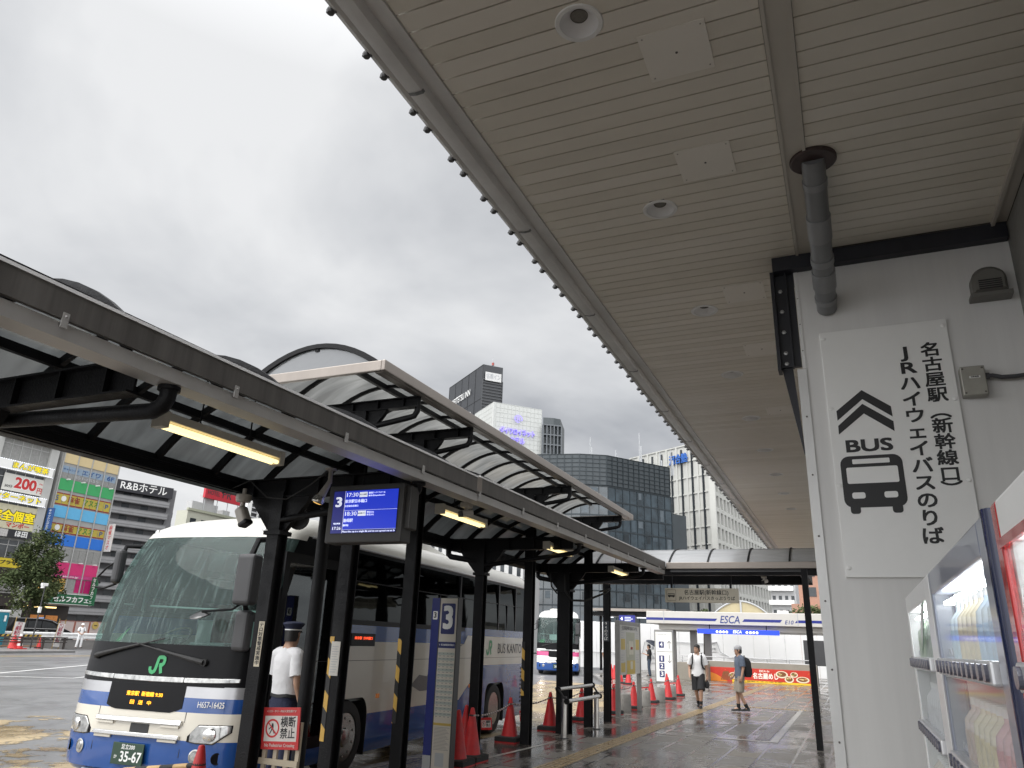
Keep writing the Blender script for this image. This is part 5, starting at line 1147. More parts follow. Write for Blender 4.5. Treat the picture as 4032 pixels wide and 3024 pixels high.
CL = [((-5.13, 5.32, 0), 'red cone in the foreground before the coach bumper, holding a striped bar'), ((-5.08, 9.95, 0), 'nearer of the two red cones side by side beside the number 3 board'), ((-5.10, 10.42, 0), 'right one of the paired red cones, against the thin black post'), ((-5.36, 10.75, 0), 'red cone mostly hidden behind the pair beside the number 3 board'), ((-5.52, 12.75, 0), 'red cone standing just left of the yellow-taped thin post'), ((-5.57, 14.83, 0), 'red cone left of the wide double column'), ((-5.67, 17.08, 0), 'red cone behind the steel lean rail'), ((-5.57, 19.28, 0), 'red cone behind the near leg of the map board'), ((-5.58, 21.26, 0), 'red cone behind the far leg of the map board'), ((-5.7, 23.77, 0), 'red cone just past the map board, before a concrete pillar'), ((-5.62, 25.72, 0), 'red cone in front of the last concrete pillar, by the 4-1-2-3 board'), ((-5.73, 27.9, 0), 'rightmost red cone of the row, at the end of the rope'), ((-6.35, 28.9, 0), 'red cone half hidden behind the last cone of the row'), ((-10.7, 37.2, 0), 'distant red cone seen left of the map board, under the white hoarding'), ((-9.6, 34.3, 0), 'distant small red cone seen through the map board legs, left'), ((-9.1, 33.8, 0), 'distant red cone seen through the map board legs, right'), ((-11.5, 39.4, 0), 'distant red cone partly behind the sign post'), ((-14.9, 50.5, 0), 'left of two distant red cones beside the arriving coach'), ((-14.3, 50.2, 0), 'right of two distant red cones beside the arriving coach')]
for i, (p, lb) in enumerate(CL):
    if i == 0: cone.location = p; WM[cone] = tr(*p); cone['label'] = lb
    else: dup(cone, p, 0 if i in (2,) else random.uniform(-6, 6), lb)
ROPE = bpy.data.materials.new('striped_rope'); ROPE.use_nodes = True; _n = ROPE.node_tree.nodes; _l = ROPE.node_tree.links
_t = _n.new('ShaderNodeTexCoord'); _w = _n.new('ShaderNodeTexWave'); _w.bands_direction = 'Y'; _w.inputs['Scale'].default_value = 2.4; _l.new(_t.outputs['Object'], _w.inputs[0]); _r = _n.new('ShaderNodeValToRGB'); _r.color_ramp.interpolation = 'CONSTANT'
_r.color_ramp.elements[0].color = (.5, .42, .4, 1); _r.color_ramp.elements[1].position = .5; _r.color_ramp.elements[1].color = (.05, .03, .03, 1); _l.new(_w.outputs[0], _r.inputs[0]); _l.new(_r.outputs[0], _n['Principled BSDF'].inputs['Base Color'])
RP = [CL[i][0] for i in (2, 4, 5, 6, 7, 8, 9, 10, 11)]
rl = ['beside the number 3 board', 'left of the wide double column', 'behind the wide double column', 'behind the lean rail', 'behind the map board', 'from the map board to the next cone', 'past the concrete pillars', 'at the far end of the cone row']
PLW = m('placard_white', (.66, .62, .58), .5, 0, .1, 20)


def nocross(par, M, k):
    """red framed 'no crossing' placard drawn in local xy, k = width"""
    o = MB(M); o.mi = 0; o.box(-.5 * k, .5 * k, -.42 * k, .42 * k, -.012, 0); o.mi = 1; o.poly([(-.44 * k, -.26 * k, .001), (.44 * k, -.26 * k, .001), (.44 * k, .25 * k, .001), (-.44 * k, .25 * k, .001)])
    o.mi = 0; c = (-.22 * k, -.0 * k); n = 28
    for q in range(n):
        a, b = q * math.tau / n, (q + 1) * math.tau / n; o.poly([(c[0] + r_ * math.cos(t_), c[1] + r_ * math.sin(t_), .002) for r_, t_ in ((.15 * k, a), (.19 * k, a), (.19 * k, b), (.15 * k, b))])
    o.mi = 2
    for P in ([(-.03, .02), (.03, .02), (.02, .07), (-.02, .07)], [(-.03, -.06), (.03, -.06), (.03, .02), (-.03, .02)], [(-.03, -.06), (0, -.06), (-.05, -.14), (-.08, -.14)], [(0, -.06), (.03, -.06), (.08, -.13), (.05, -.14)], [(-.03, .01), (-.03, -.02), (-.09, -.06), (-.1, -.04)]): o.poly([(c[0] + x * k, c[1] + (y + .03) * k, .0015) for x, y in P])
    o.mi = 0; o.poly([(c[0] + x * k, c[1] + y * k, .003) for x, y in ((-.13, .11), (-.11, .13), (.13, -.11), (.11, -.13))]); pl = o.done('placard', [RED, PLW, BLACK], par)
    text(par, '横断\n禁止', .2 * k, M @ tr(.2 * k, 0, .002), BLACK, .02, w=.4 * k, h=.44 * k)
    return pl


for i in range(len(RP) - 1):
    a, b = Vector(RP[i]) + Vector((0, 0, .6)), Vector(RP[i + 1]) + Vector((0, 0, .6)); o = MB(); sag = .06
    t = thing('cone_rope', 'striped rope between two cones ' + rl[i], 'rope', (RP[i][0], RP[i][1], .6), 0, 'ropes strung between the cones')
    pts = [a.lerp(b, k / 12) - Vector((0, 0, sag * 4 * (k / 12) * (1 - k / 12))) for k in range(13)]
    o.tube(pts, .013, 8); o.lathe([(.05, -.012), (.05, .012)], 16, tr(*RP[i]) @ tr(0, 0, .6), cap=False); o.done('rope', ROPE, t, smooth=50)
for p, rz_, lb in (((-5.5, 11.75, .36), -12, 'small no-crossing placard hanging from the rope before the rear coach wheel'), ((-5.55, 13.5, .36), 8, 'small no-crossing placard hanging half behind the taped post'), ((-5.6, 22.6, .42), 18, 'faded placard hanging from the rope by the concrete pillars'), ((-5.6, 26.4, .42), -10, 'white placard tied to the rope near its far end'), ((-6.4, 22.4, .62), 10, 'white placard with red print standing above the pillars')):
    t = thing('rope_placard', lb, 'placard', p, 0, 'small placards hung on the ropes'); nocross(t, F(rz_, p) @ rot('Z', 6), .21)
    o = MB()
    for s in (-.06, .06): o.tube([(p[0] + s, p[1], p[2] + .07), (p[0] + s, p[1], p[2] + .2)], .003, 5)
    o.done('tie', RUB, t)
bar = thing('cone_bar', 'black and yellow striped bar resting on the foreground cone', 'barrier bar', (-5.7, 5.4, .5)); o = MB(); o.mi = 0
pA, pB = Vector((-5.1, 5.33, .55)), Vector((-6.35, 5.65, .36))
for k in range(6): o.mi = k % 2; o.tube([pA.lerp(pB, k / 6), pA.lerp(pB, (k + 1) / 6)], .022, 12)
o.done('bar', [RUB, m('bar_tan', (.5, .33, .15), .5, 0, .15)], bar, smooth=40); o = MB(); o.lathe([(.05, -.02), (.055, .0), (.05, .02)], 18, tr(-5.13, 5.32, .55), cap=False); o.done('ring', RUB, bar)
# concrete pillars
pil = None
for (x, y, h_), lb in zip(((-5.70, 20.53, .42), (-5.69, 22.62, .42), (-5.74, 24.76, .40), (-5.69, 26.2, .42), (-6.75, 27, .5)), ('concrete drum behind the near leg of the map board', 'concrete drum behind the far leg of the map board', 'concrete drum behind the cone just past the map board', 'concrete drum behind the cone by the 4-1-2-3 board', 'concrete drum set back on the left of the cone row')):
    if pil is None:
        pil = thing('concrete_drum', lb, 'bollard', (x, y, 0), 0, 'round concrete drums by the kerb'); o = MB(tr(x, y, 0)); o.lathe([(.23, 0), (.235, .02), (.225, .39), (.2, .42), (.001, .42)], 28); o.done('drum', m('drum_concrete', (.26, .25, .23), .7, 0, .22, 6, .5, 60), pil, smooth=40)
        o = MB(tr(x, y, 0)); o.lathe([(.14, .42), (.13, .426), (.001, .424)], 20); o.done('drum_top', m('drum_top', (.19, .185, .17), .6, 0, .2), pil)
    else: dup(pil, (x, y, 0), 0, lb)
# lean rail
lr = thing('lean_rail', 'stainless lean rail of two sloping tubes on two posts by the shelter', 'rail', (-4.9, 14.8, 0))
for y in (13.85, 15.8):
    o = MB(); o.tube([(-4.93, y, 0), (-4.93, y, .66)], .05, 18); o.done('post', STEEL, lr, smooth=40); o = MB(); o.lathe([(.09, 0), (.09, .012), (.055, .016)], 20, tr(-4.93, y, 0)); o.box(-4.97, -4.89, y - .04, y + .04, .6, .7); o.done('post_base', DARKG, lr)
for x, z, y0, y1 in ((-5.05, .817, 13.84, 15.92), (-4.75, .644, 13.47, 15.44)): o = MB(); o.tube([(x, y0, z), (x, y1, z)], .036, 16); o.done('tube', m('rail_steel', (.62, .61, .59), .2, 1, .08), lr, smooth=40)
for (a, b) in (((-5.05, 13.84, .817), (-4.75, 13.47, .644)), ((-5.05, 15.92, .817), (-4.75, 15.44, .644))): o = MB(); o.tube([a, b], .018, 8); o.lathe([(.05, -.02), (.05, .02)], 16, tr(*a) @ rot('X', 90)); o.lathe([(.05, -.02), (.05, .02)], 16, tr(*b) @ rot('X', 90)); o.done('end_bracket', BLK, lr, smooth=40)
# number 3 board
BL3 = m('sign_blue', (.012, .02, .16), .35, 0, .06)
s3 = thing('stop_board', 'tall slim stop board with big white 3 on blue and a timetable below', 'sign', (-5.1, 9.4, 0)); bx0, bx1, by = -5.30, -4.895, 9.4
o = MB(); o.box(bx0, bx1, by, by + .12, .02, 2.15); o.box(bx0 + .12, bx0 + .132, by - .006, by, .02, 2.15); o.box(bx1 - .01, bx1 + .006, by - .006, by + .12, .02, 2.155); o.done('frame', DARKG, s3, bevel=.003)
o = MB(); o.box(bx0 + .002, bx0 + .12, by - .003, by - .0005, .18, 2.148); o.done('blue_strip', BL3, s3); o = MB(); o.box(bx0 + .001, bx1, by - .004, by + .122, 0, .02); o.box(bx0 + .002, bx0 + .12, by - .003, by - .0005, .02, .18); o.done('base', ALU, s3)
CRM = m('board_cream', (.55, .51, .44), .45, 0, .04); x0, x1 = bx0 + .135, bx1 - .012
o = MB(); o.mi = 0; o.box(x0, x1, by - .003, by - .0005, .02, 2.148); o.mi = 1; cx_ = (x0 + x1) / 2; o.prism(rr(-.105, .105, -.2, .2, .018), .0, .0015, F(0, (cx_, by - .0035, 1.88))); o.box(x0, x1, by - .0045, by - .003, 1.50, 1.58)
o.mi = 2
for k in range(12): o.box(x0 + .005, x1 - .005, by - .0045, by - .003, 1.445 - k * .068 - .034, 1.445 - k * .068)
o.mi = 3; o.box(x0, x1, by - .0045, by - .003, .545, .575); o.mi = 4
for k in range(24):
    for c_ in range(4): o.box(x0 + .02 + c_ * .06, x0 + .02 + c_ * .06 + .02 + .016 * ((k * 5 + c_ * 3) % 3) / 2, by - .0052, by - .0045, 1.43 - k * .034, 1.437 - k * .034)
for k in range(17): o.box(x0 + .02, x1 - .02 - .05 * ((k * 7) % 4) / 3, by - .0045, by - .003, .52 - k * .0165, .524 - k * .0165)
o.mi = 5; o.box(x0 + .05, x1 - .08, by - .0045, by - .003, .06, .22); o.done('timetable_panel', [CRM, NAVY, m('row_green', (.36, .40, .37), .5), m('row_gold', (.5, .36, .08), .5), m('tiny_print', (.2, .2, .2), .6), GREY], s3)
text(s3, '3', .3, F(0, (cx_, by - .0065, 1.88)), WHITE, .04, h=.31, w=.15)
o = MB(); o.prism(rr(-.036, .036, -.055, .055, .012), 0, .0015, F(0, (bx0 + .06, by - .004, 1.92))); o.done('small_plate', WHITE, s3); text(s3, '3', .08, F(0, (bx0 + .06, by - .007, 1.92)), BLACK, .03, h=.075, w=.04)
text(s3, '3  名古屋駅新幹線口', .03, F(0, (cx_, by - .006, 1.54)), WHITE, .01, w=.23)
# no pedestrian crossing sign on its pale slat stand
npx = thing('no_crossing_sign', 'red framed No Pedestrian Crossing sign on a pale slatted stand', 'sign', (-4.9, 6.05, 0)); NP = F(0, (-4.9, 6.02, .79)) @ rot('Z', 3.5)
nocross(npx, NP, .42); text(npx, 'バスロータリー内は大変危険です', .03, NP @ tr(0, .143, .002), PLW, .006, w=.34); text(npx, 'No Pedestrian Crossing', .03, NP @ tr(0, -.142, .002), PLW, .006, w=.34, h=.036)
o = MB()
for k in range(4): x = -5.08 + k * .125; o.box(x - .02, x + .02, 6.05, 6.075, .02, .62 if k in (1, 2) else .85)
o.box(-5.12, -4.68, 6.03, 6.05, .25, .3); o.box(-5.12, -4.68, 6.03, 6.05, .48, .53); o.box(-5.1, -4.7, 5.9, 6.2, 0, .02); o.done('stand', m('stand_cream', (.5, .43, .32), .55, 0, .1), npx)
# map board along the kerb (faces the walkway)
mb = thing('map_board', 'standing bus stop map board on two grey legs', 'sign', (-5.3, 19.75, 0)); MX = -5.26
o = MB()
for y in (18.74, 20.78): o.box(-5.36, -5.25, y - .05, y + .05, 0, 2.2)
o.box(-5.35, -5.26, 18.79, 20.73, 2.1, 2.2); o.done('frame', m('frame_grey', (.22, .22, .21), .45, .4, .1), mb, bevel=.006)
P_ = lambda o, a, b, c, d, t=.001: o.poly([(MX + t, 18.79 + 1.94 * a, .93 + 1.17 * c), (MX + t, 18.79 + 1.94 * b, .93 + 1.17 * c), (MX + t, 18.79 + 1.94 * b, .93 + 1.17 * d), (MX + t, 18.79 + 1.94 * a, .93 + 1.17 * d)])
o = MB(); o.mi = 0; o.box(-5.33, MX, 18.79, 20.73, .93, 2.1); o.mi = 1; P_(o, .3, .74, 0, .86); o.mi = 2; P_(o, .33, .74, 0, .28, .002); P_(o, .05, .25, .5, .72); P_(o, .78, .97, .5, .72); P_(o, .05, .25, .05, .25); o.mi = 3
for a, b, c, d in ((.36, .4, .35, .62), (.44, .66, .4, .68), (.5, .62, .1, .26), (.52, .6, .5, .56)): P_(o, a, b, c, d, .003)
o.mi = 4
for k in range(9):
    for a in (.05, .79): P_(o, a, a + .1 + .06 * (k % 3) / 2, .95 - k * .05 - .015 - (.3 if k > 4 else 0), .95 - k * .05 - (.3 if k > 4 else 0), .002)
o.done('map_panel', [m('map_pale', (.5, .5, .47), .45, 0, .04), m('map_olive', (.36, .37, .28), .45), m('map_gold', (.52, .38, .06), .45), m('map_cream', (.55, .53, .43), .45), GREY], mb)
text(mb, '名古屋駅(新幹線口)高速バスのりば', .1, F(90, (MX + .002, 19.75, 2.03)), m('tiny_print', (.2, .2, .2)), .01, w=1.5, h=.12)
text(mb, '現在地', .08, F(90, (MX + .005, 19.9, 1.55)), RED, .01, w=.2)
# direction board 4 / 1 2 3
db = thing('stop_direction_board', 'white direction board with 4 and up arrow above 1 2 3 and down arrow', 'sign', (-8.45, 38, 0)); dx0, dx1, dy = -8.9, -7.98, 38
o = MB(); o.box(dx0, dx1, dy, dy + .14, 0, 2.4); o.done('frame', m('frame_grey', (.22, .22, .21)), db, bevel=.01); o = MB(); o.box(dx0 + .06, dx1 - .06, dy - .006, dy - .001, .05, 2.3); o.done('panel', m('sign_white2', (.74, .73, .70), .4, 0, .03), db)
for zc, xc in ((1.71, -.12), (1.07, -.12), (.73, -.12), (.38, -.12)): o = MB(); o.prism(rr(-.125, .125, -.145, .145, .03), 0, .002, F(0, (-8.44 + xc, dy - .007, zc))); o.done('number_plate', NAVY, db)
for zc, n__ in ((1.71, '4'), (1.07, '1'), (.73, '2'), (.38, '3')): text(db, n__, .25, F(0, (-8.56, dy - .0105, zc)), WHITE, .03, h=.2, w=.13 if n__ != '1' else .07)
o = MB(F(0, (-8.18, dy - .008, 0)))
for zc, s in ((1.71, 1), (1.07, -1)): ribbon(o, [(0, zc - .17), (0, zc + .17)], .02, Matrix()); ribbon(o, [(-.09, zc + s * .07), (0, zc + s * .17), (.09, zc + s * .07)], .02, Matrix(), .002)
o.poly([(-.6, 1.385, 0), (.13, 1.385, 0), (.13, 1.4, 0), (-.6, 1.4, 0)]); o.done('arrow', BLACK, db); text(db, '名古屋駅新幹線口 高速バスのりば', .05, F(0, (-8.44, dy - .008, 2.18)), GREY, .01, w=.7)
# ================================================================ underground mall entrance and what stands round it
EWH = m('entrance_white', (.52, .50, .465), .4, 0, .06, 1.5); EBLU = m('entrance_blue', (.012, .022, .20), .35, 0, .05)
en = thing('mall_entrance', 'low white entrance roof with blue stripe and ESCA lettering', 'entrance', (-6, 44, 0)); EY = 44
EX0, EX1, EZ0, EZ1 = -10.74, -.6, 2.86, 3.54
o = MB(); o.box(EX0, EX1, EY, EY + 6, EZ0, EZ1); o.box(EX0 + .6, EX1, EY + .5, EY + 5.5, 2.55, EZ0); o.done('roof', EWH, en, bevel=.03)
for x in (-9.73, -2.57): o = MB(); o.box(x - .02, x + .02, EY - .008, EY, EZ0, EZ1); o.done('panel_gap', GREY, en)
sz0, sz1 = 3.05, 3.19
o = MB()
for a, b in ((EX0, -6.75), (-5.43, -3.35), (-2.72, EX1)): o.prism([(a, sz0), (b - .12 if b > -7 and b < -1 else b, sz0), (b, sz1), (a + (.12 if a > -10 else 0), sz1)], 0, .004, F(0, (0, EY - .001, 0)))
o.done('stripe', EBLU, en)
text(en, 'ESCA', .5, F(0, (-6.1, EY - .006, 3.13)), m('esca_blue', (.03, .05, .2), .4), .012, w=1.05, h=.40, shear=.22); text(en, 'E10', .3, F(0, (-3.03, EY - .006, 3.06)), m('esca_blue', (.03, .05, .2)), .008, w=.44, h=.2, shear=.25)
for x in (-9.55, -8.35, -7.55): o = MB(); o.box(x - .17, x + .17, EY + 1.2, EY + 1.6, 0, 2.86); o.done('column', m('entrance_column', (.16, .15, .14), .4, 0, .1), en)
o = MB(); o.box(-7.85, -3.55, EY - .12, EY + .05, 2.39, 2.63); hs_ = o.done('light_box', glow('lightbox_blue', (.012, .045, .62), .75), en); text(hs_, 'ESCA', .2, F(0, (-5.72, EY - .125, 2.51)), LED, .01, w=.45, h=.15, shear=.22)
for x in (-6.78, -6.6, -6.43, -6.26, -5.2, -5.02, -4.85, -4.68): o = MB(); o.prism([(.065 * math.cos(R(q)), .065 * math.sin(R(q))) for q in range(0, 360, 24)], 0, .003, F(0, (x, EY - .124, 2.50))); o.done('dot_mark', LED, hs_)
o = MB()
for x in (-7.2, -4.2): o.box(x - .02, x + .02, EY, EY + .04, 2.62, 2.87)
o.done('hanger', BLK, en)
wbn = thing('banner_wall', 'low wall carrying a red food banner beside the stairs', 'wall', (-4.7, 43, 0))
o = MB(); o.box(-7.15, -2.1, 43, 43.3, 0, .72); o.box(-8.7, -7.15, 42.2, 43.3, 0, .88); o.box(-2.1, -1.8, 42.9, 43.3, 0, .76); o.box(-7.15, -1.8, 43.05, 43.3, .72, 1.0); o.done('wall', m('stair_wall', (.25, .225, .185), .5, 0, .12, 2), wbn, bevel=.01)
bx0, bx1 = -7.1, -2.12; bw = bx1 - bx0; BM = lambda u, v, t=0: F(0, (bx0 + u * bw, 42.995 - t, .01 + v * .70))
BR, BOR = m('banner_red', (.50, .03, .015), .4, 0, .15, 4), m('banner_orange', (.65, .2, .02), .4, 0, .1)
o = MB(); o.mi = 0; o.box(bx0, bx1, 42.985, 42.999, .01, .71); o.mi = 1
o.poly([(bx0, 42.984, .01), (bx0 + .9, 42.984, .01), (bx0 + .3, 42.984, .35), (bx0, 42.984, .45)]); o.mi = 2; o.poly([(bx0 + 1.1, 42.983, .01), (bx1, 42.983, .01), (bx1, 42.983, .1), (bx0 + 1.1, 42.983, .13)])
o.mi = 1
for k in range(26): u, v, r_ = random.random(), random.uniform(.2, .95), random.uniform(.008, .03); o.prism([(r_ * math.cos(R(q)), r_ * math.sin(R(q))) for q in range(0, 360, 60)], 0, .0015, BM(u, v, .01))
bn = o.done('banner', [BR, BOR, m('banner_gold', (.8, .5, .03), .4)], wbn)
text(bn, '名古屋めし', .3, BM(.56, .47, .016), m('banner_text', (.85, .8, .7), .4), .035, w=1.25, h=.30); text(bn, 'ESCA de', .1, BM(.55, .84, .016), m('banner_text', (.85, .8, .7)), .02, w=.5, h=.1); text(bn, '名古屋駅エスカ地下街', .06, BM(.5, .1, .016), BLACK, .01, w=2.2, h=.05)
o = MB(); BRN, CRY = m('food_brown', (.2, .07, .02), .4, 0, .4, 30), m('bowl_cream', (.75, .68, .5), .35, 0, .1)
for u, v, a, b in ((.15, .35, .0, 0), (.24, .45, .26, .16), (.72, .66, .3, .17), (.79, .35, .22, .16), (.84, .68, .18, .13), (.92, .36, .32, .15)):
    if a: o.mi = 0; o.prism([(a * math.cos(R(q)), b * math.sin(R(q))) for q in range(0, 360, 15)], 0, .002, BM(u, v, .012)); o.mi = 1; o.prism([(a * .75 * math.cos(R(q)), b * .72 * math.sin(R(q))) for q in range(0, 360, 15)], 0, .002, BM(u, v + .02, .0135))
o.mi = 1
for k in range(7): o.prism([(-.02, -.22), (.03, -.22), (.06, .2), (.02, .22)], 0, .002, BM(.12 + k * .012, .42, .012 + k * .0004) @ rot('Z', -12 + k * 5))
for u, v, a, b in ((.24, .45, .26, .16), (.72, .66, .3, .17), (.79, .35, .22, .16), (.84, .68, .18, .13), (.92, .36, .32, .15)):
    for k in range(9): o.mi = 1 + k % 4; r_ = random.uniform(.03, .06); q0 = random.random() * 6.28; f_ = random.uniform(0, .6); o.prism([(a * f_ * math.cos(q0) + r_ * 1.3 * math.cos(R(q)), b * f_ * math.sin(q0) + r_ * .6 * math.sin(R(q))) for q in range(0, 360, 40)], 0, .002, BM(u, v + .02, .0148 + k * .0003))
o.done('food_print', [CRY, BRN, m('food_tan', (.5, .27, .08), .4, 0, .3, 40), m('food_green', (.12, .2, .04), .5), m('food_cream', (.7, .5, .25), .5)], bn)
rlg = thing('stair_railing', 'thin grey railing along the top of the banner wall', 'railing', (-5, 43.2, 1)); o = MB()
for z in (1.0, 1.2): o.tube([(-8.7, 43.2, z), (-1.9, 43.2, z)], .022, 8)
o.done('rail', ALU, rlg, smooth=40)
for k in range(7): o = MB(); x = -8.6 + k * 1.1; o.tube([(x, 43.2, .7), (x, 43.2, 1.22)], .022, 8); o.done('post', ALU, rlg, smooth=40)
hd_ = thing('hoarding', 'white construction hoarding panels standing behind the mall entrance', 'hoarding', (-9, 56, 0)); HP = m('hoarding_white', (.82, .82, .81), .35, 0, .03, .8)
for k in range(22): x = -19.5 + k * 1.02; o = MB(); o.box(x, x + 1.005, 56, 56.05, 0, 3.25 - .018 * k); o.done('panel', HP, hd_, bevel=.008)
o = MB()
for z in (1.05,): o.tube([(-19.5, 55.93, z), (-14, 55.93, z + .05), (-13.8, 55.93, 1.9), (-12.5, 55.93, 2.0), (-9.6, 55.93, 1.9), (-8.7, 55.93, 2.05), (-8.5, 55.93, 1.4), (-7.9, 55.93, 1.1), (2, 55.93, 1.0)], .025, 6)
o.done('cable', GREY, hd_)
o = MB(); o.box(-9.58, -8.72, 55.96, 55.99, 1.4, 2.05); o.box(-13.65, -12.95, 55.96, 55.99, .5, 1.85); hn = o.done('notice', m('notice_white', (.7, .7, .69), .5), hd_); text(hn, 'Bバース', .2, F(0, (-9.1, 55.955, 1.87)), m('tiny_print', (.2, .2, .2)), .01, w=.5); text(hn, '亀島方面', .2, F(0, (-9.15, 55.955, 1.57)), m('tiny_print', (.2, .2, .2)), .01, w=.7); text(hn, 'L', .2, F(0, (-9.5, 55.955, 1.87)), RED, .03, w=.1)
o = MB(); random.seed(3)
for k in range(12): a, b = random.uniform(-13.6, -13.1), random.uniform(.7, 1.5); o.box(a, a + random.uniform(.05, .12), 55.954, 55.958, b, b + random.uniform(.03, .3))
o.done('map_print', GREY, hn)
bd = thing('notice_post_board', 'dark framed board at the right end of the hoarding', 'board', (-2.2, 44.5, 0)); o = MB(); o.box(-2.4, -1.3, 44.0, 44.1, .95, 2.2); o.box(-1.9, -1.8, 44.1, 44.2, 0, 1); o.done('board', DARKG, bd, bevel=.02)
fs = thing('distant_shelter', 'distant flat bus shelter roof behind the map board with a blue screen', 'bus shelter', (-13.5, 50, 0))
o = MB(); o.box(-16, -10.9, 50, 53, 3.75, 3.92); o.done('roof', FAS2, fs); o = MB(); o.box(-16, -10.9, 50.2, 52.8, 3.45, 3.7); o.done('beam', BLK, fs)
for x in (-15.6, -13.6, -11.4): o = MB(); o.box(x - .07, x + .07, 51, 51.14, 0, 3.5); o.done('column', BLK, fs)
o = MB()
for x in (-15.2, -12.9): o.tube([(x, 50.3, 3.36), (x + .7, 50.3, 3.36)], .03, 8)
o.done('lamp', LED, fs)
ds = thing('distant_screen', 'small distant dark blue screen showing 4 under the far shelter', 'screen', (-13, 48, 3.2)); o = MB(); o.box(-13.47, -12.45, 48, 48.12, 2.98, 3.42); o.done('case', SD, ds); text(ds, '4', .3, F(0, (-13.3, 47.995, 3.2)), LED, .03, h=.2)
o = MB()
for k in range(3): o.box(-13.1, -12.7 + .12 * (k % 2), 47.99, 47.998, 3.08 + k * .1, 3.11 + k * .1)
o.done('text_line', SWt, ds); o = MB(); o.tube([(-13.0, 48.06, 3.42), (-13.0, 50.2, 3.6)], .03, 6); o.done('arm', BLK, ds)
dm = thing('arched_skylight', 'tan arched skylight rising behind the mall entrance', 'skylight', (-6.25, 52, 3.3)); A = arch(-8.15, -4.4, 3.5, 1.0, 18); o = MB(); o.loft([[(u, y, z) for u, z in A] for y in (50.4, 53)], closed=False, cap=False); o.poly([(u, 50.45, z) for u, z in A]); o.done('shell', m('skylight_tan', (.42, .36, .22), .45, 0, .08), dm, smooth=40)
o = MB(); o.tube([(u, 50.4, z) for u, z in A], .05, 6); o.box(-6.3, -6.2, 50.38, 50.42, 3.5, 4.5); o.box(-8.2, -4.35, 50.4, 53, 3.2, 3.5); o.done('rim', GREY, dm)


def leafy(name, label, cat, c, rx, rz_, n, sz, trunk, mats, group=None, seed=1, clumps=14):
    """trunk with limbs and a crown of many small leaf faces in uneven clumps"""
    rnd = random.Random(seed); t = thing(name, label, cat, (c[0], c[1], trunk[0]), 0, group); C0 = Vector(c)
    o = MB(); o.tube([(c[0], c[1], trunk[0]), (c[0] + .1, c[1], c[2] - rz_ * .6), (c[0], c[1], c[2] + rz_ * .3)], [trunk[1], trunk[1] * .7, trunk[1] * .25], 9)
    for k in range(9): a = rnd.random() * 6.28; z = c[2] + rz_ * rnd.uniform(-.7, .3); o.tube([(c[0], c[1], z - .3 * rz_), (c[0] + rx * .45 * math.cos(a), c[1] + rx * .45 * math.sin(a), z), (c[0] + rx * .85 * math.cos(a), c[1] + rx * .85 * math.sin(a), z + .3 * rz_)], [trunk[1] * .4, trunk[1] * .25, .02], 6)
    o.done('trunk', m('bark', (.05, .04, .03), .9, 0, .3, 8, .5), t, smooth=40)
    o = MB(); cl_ = []
    for k in range(clumps):
        while True:
            v = Vector((rnd.uniform(-1, 1), rnd.uniform(-1, 1), rnd.uniform(-1, 1)))
            if v.length < 1: break
        w_ = 1 - .35 * max(0, v.z); cl_.append((C0 + Vector((v.x * rx * w_, v.y * rx * w_, v.z * rz_)), rnd.uniform(.22, .42) * rx, rnd.randrange(len(mats))))
    for k in range(n):
        p0, r_, mi = cl_[k % clumps]; v = Vector((rnd.gauss(0, 1), rnd.gauss(0, 1), rnd.gauss(0, .8))); p = p0 + v.normalized() * r_ * (rnd.random() ** .45) * (1.25 if rnd.random() < .12 else 1)
        d = Vector((rnd.gauss(0, 1), rnd.gauss(0, 1), rnd.gauss(0, .7))).normalized(); e_ = d.orthogonal().normalized(); s = sz * rnd.uniform(.6, 1.4)
        f = o.poly([p - d * s, p + e_ * s * .42, p + d * s, p - e_ * s * .42], mi if rnd.random() < .8 else rnd.randrange(len(mats)))
    o.done('crown', mats, t); return t


LV = [m('leaf_dark', (.036, .05, .02), .8, 0, .3, 30, spec=.15), m('leaf_mid', (.055, .074, .03), .8, 0, .3, 30, spec=.15), m('leaf_light', (.09, .11, .045), .75, 0, .3, 30, spec=.2)]
leafy('shrub', 'small green treetop showing above the left of the mall entrance roof', 'plant', (-9.0, 52.3, 3.6), .75, .6, 700, .12, (0, .06), LV, seed=4)
leafy('shrub', 'small green treetop above the right end of the mall entrance', 'plant', (-2.4, 52, 3.7), .9, .7, 700, .12, (0, .06), LV, seed=5)
ag = thing('small_sign', 'small white lit roof sign with red marks behind the entrance', 'sign', (-4.0, 54, 3.7)); p0_ = S(2000 + 1718 / 1.62, 2000 + 655 / 1.62, y=54); p1_ = S(2000 + 1790 / 1.62, 2000 + 682 / 1.62, y=54); o = MB(); o.box(p0_.x, p1_.x, 54, 54.1, p1_.z - .2, p0_.z); o.box(p0_.x + .6, p0_.x + .7, 54.02, 54.08, 2.5, p1_.z - .2); o.done('panel', glow('sign_glow', (.8, .78, .76), .35), ag); text(ag, 'Mart', .2, F(0, ((p0_.x + p1_.x) / 2, 53.99, p0_.z - .3)), RED, .03, w=.9, h=.25)

# ================================================================ towers
GD = m('dark_curtain_glass', (.03, .045, .055), .05, .0, .7, .5, .35, .35, spec=1.0); LOUV = m('dark_louvre', (.05, .06, .066), .4, .2, .12, .3)  # uneven colour of the curtain glass stands in for textured reflections
MUL = m('mullion_dark', (.028, .037, .043), .4, .3, 0)


def prismb(par, name, P, z0, z1, mat, bevel=0): o = MB(); o.prism([(p[0], p[1]) for p in P], z0, z1); return o.done(name, mat, par, bevel=bevel)


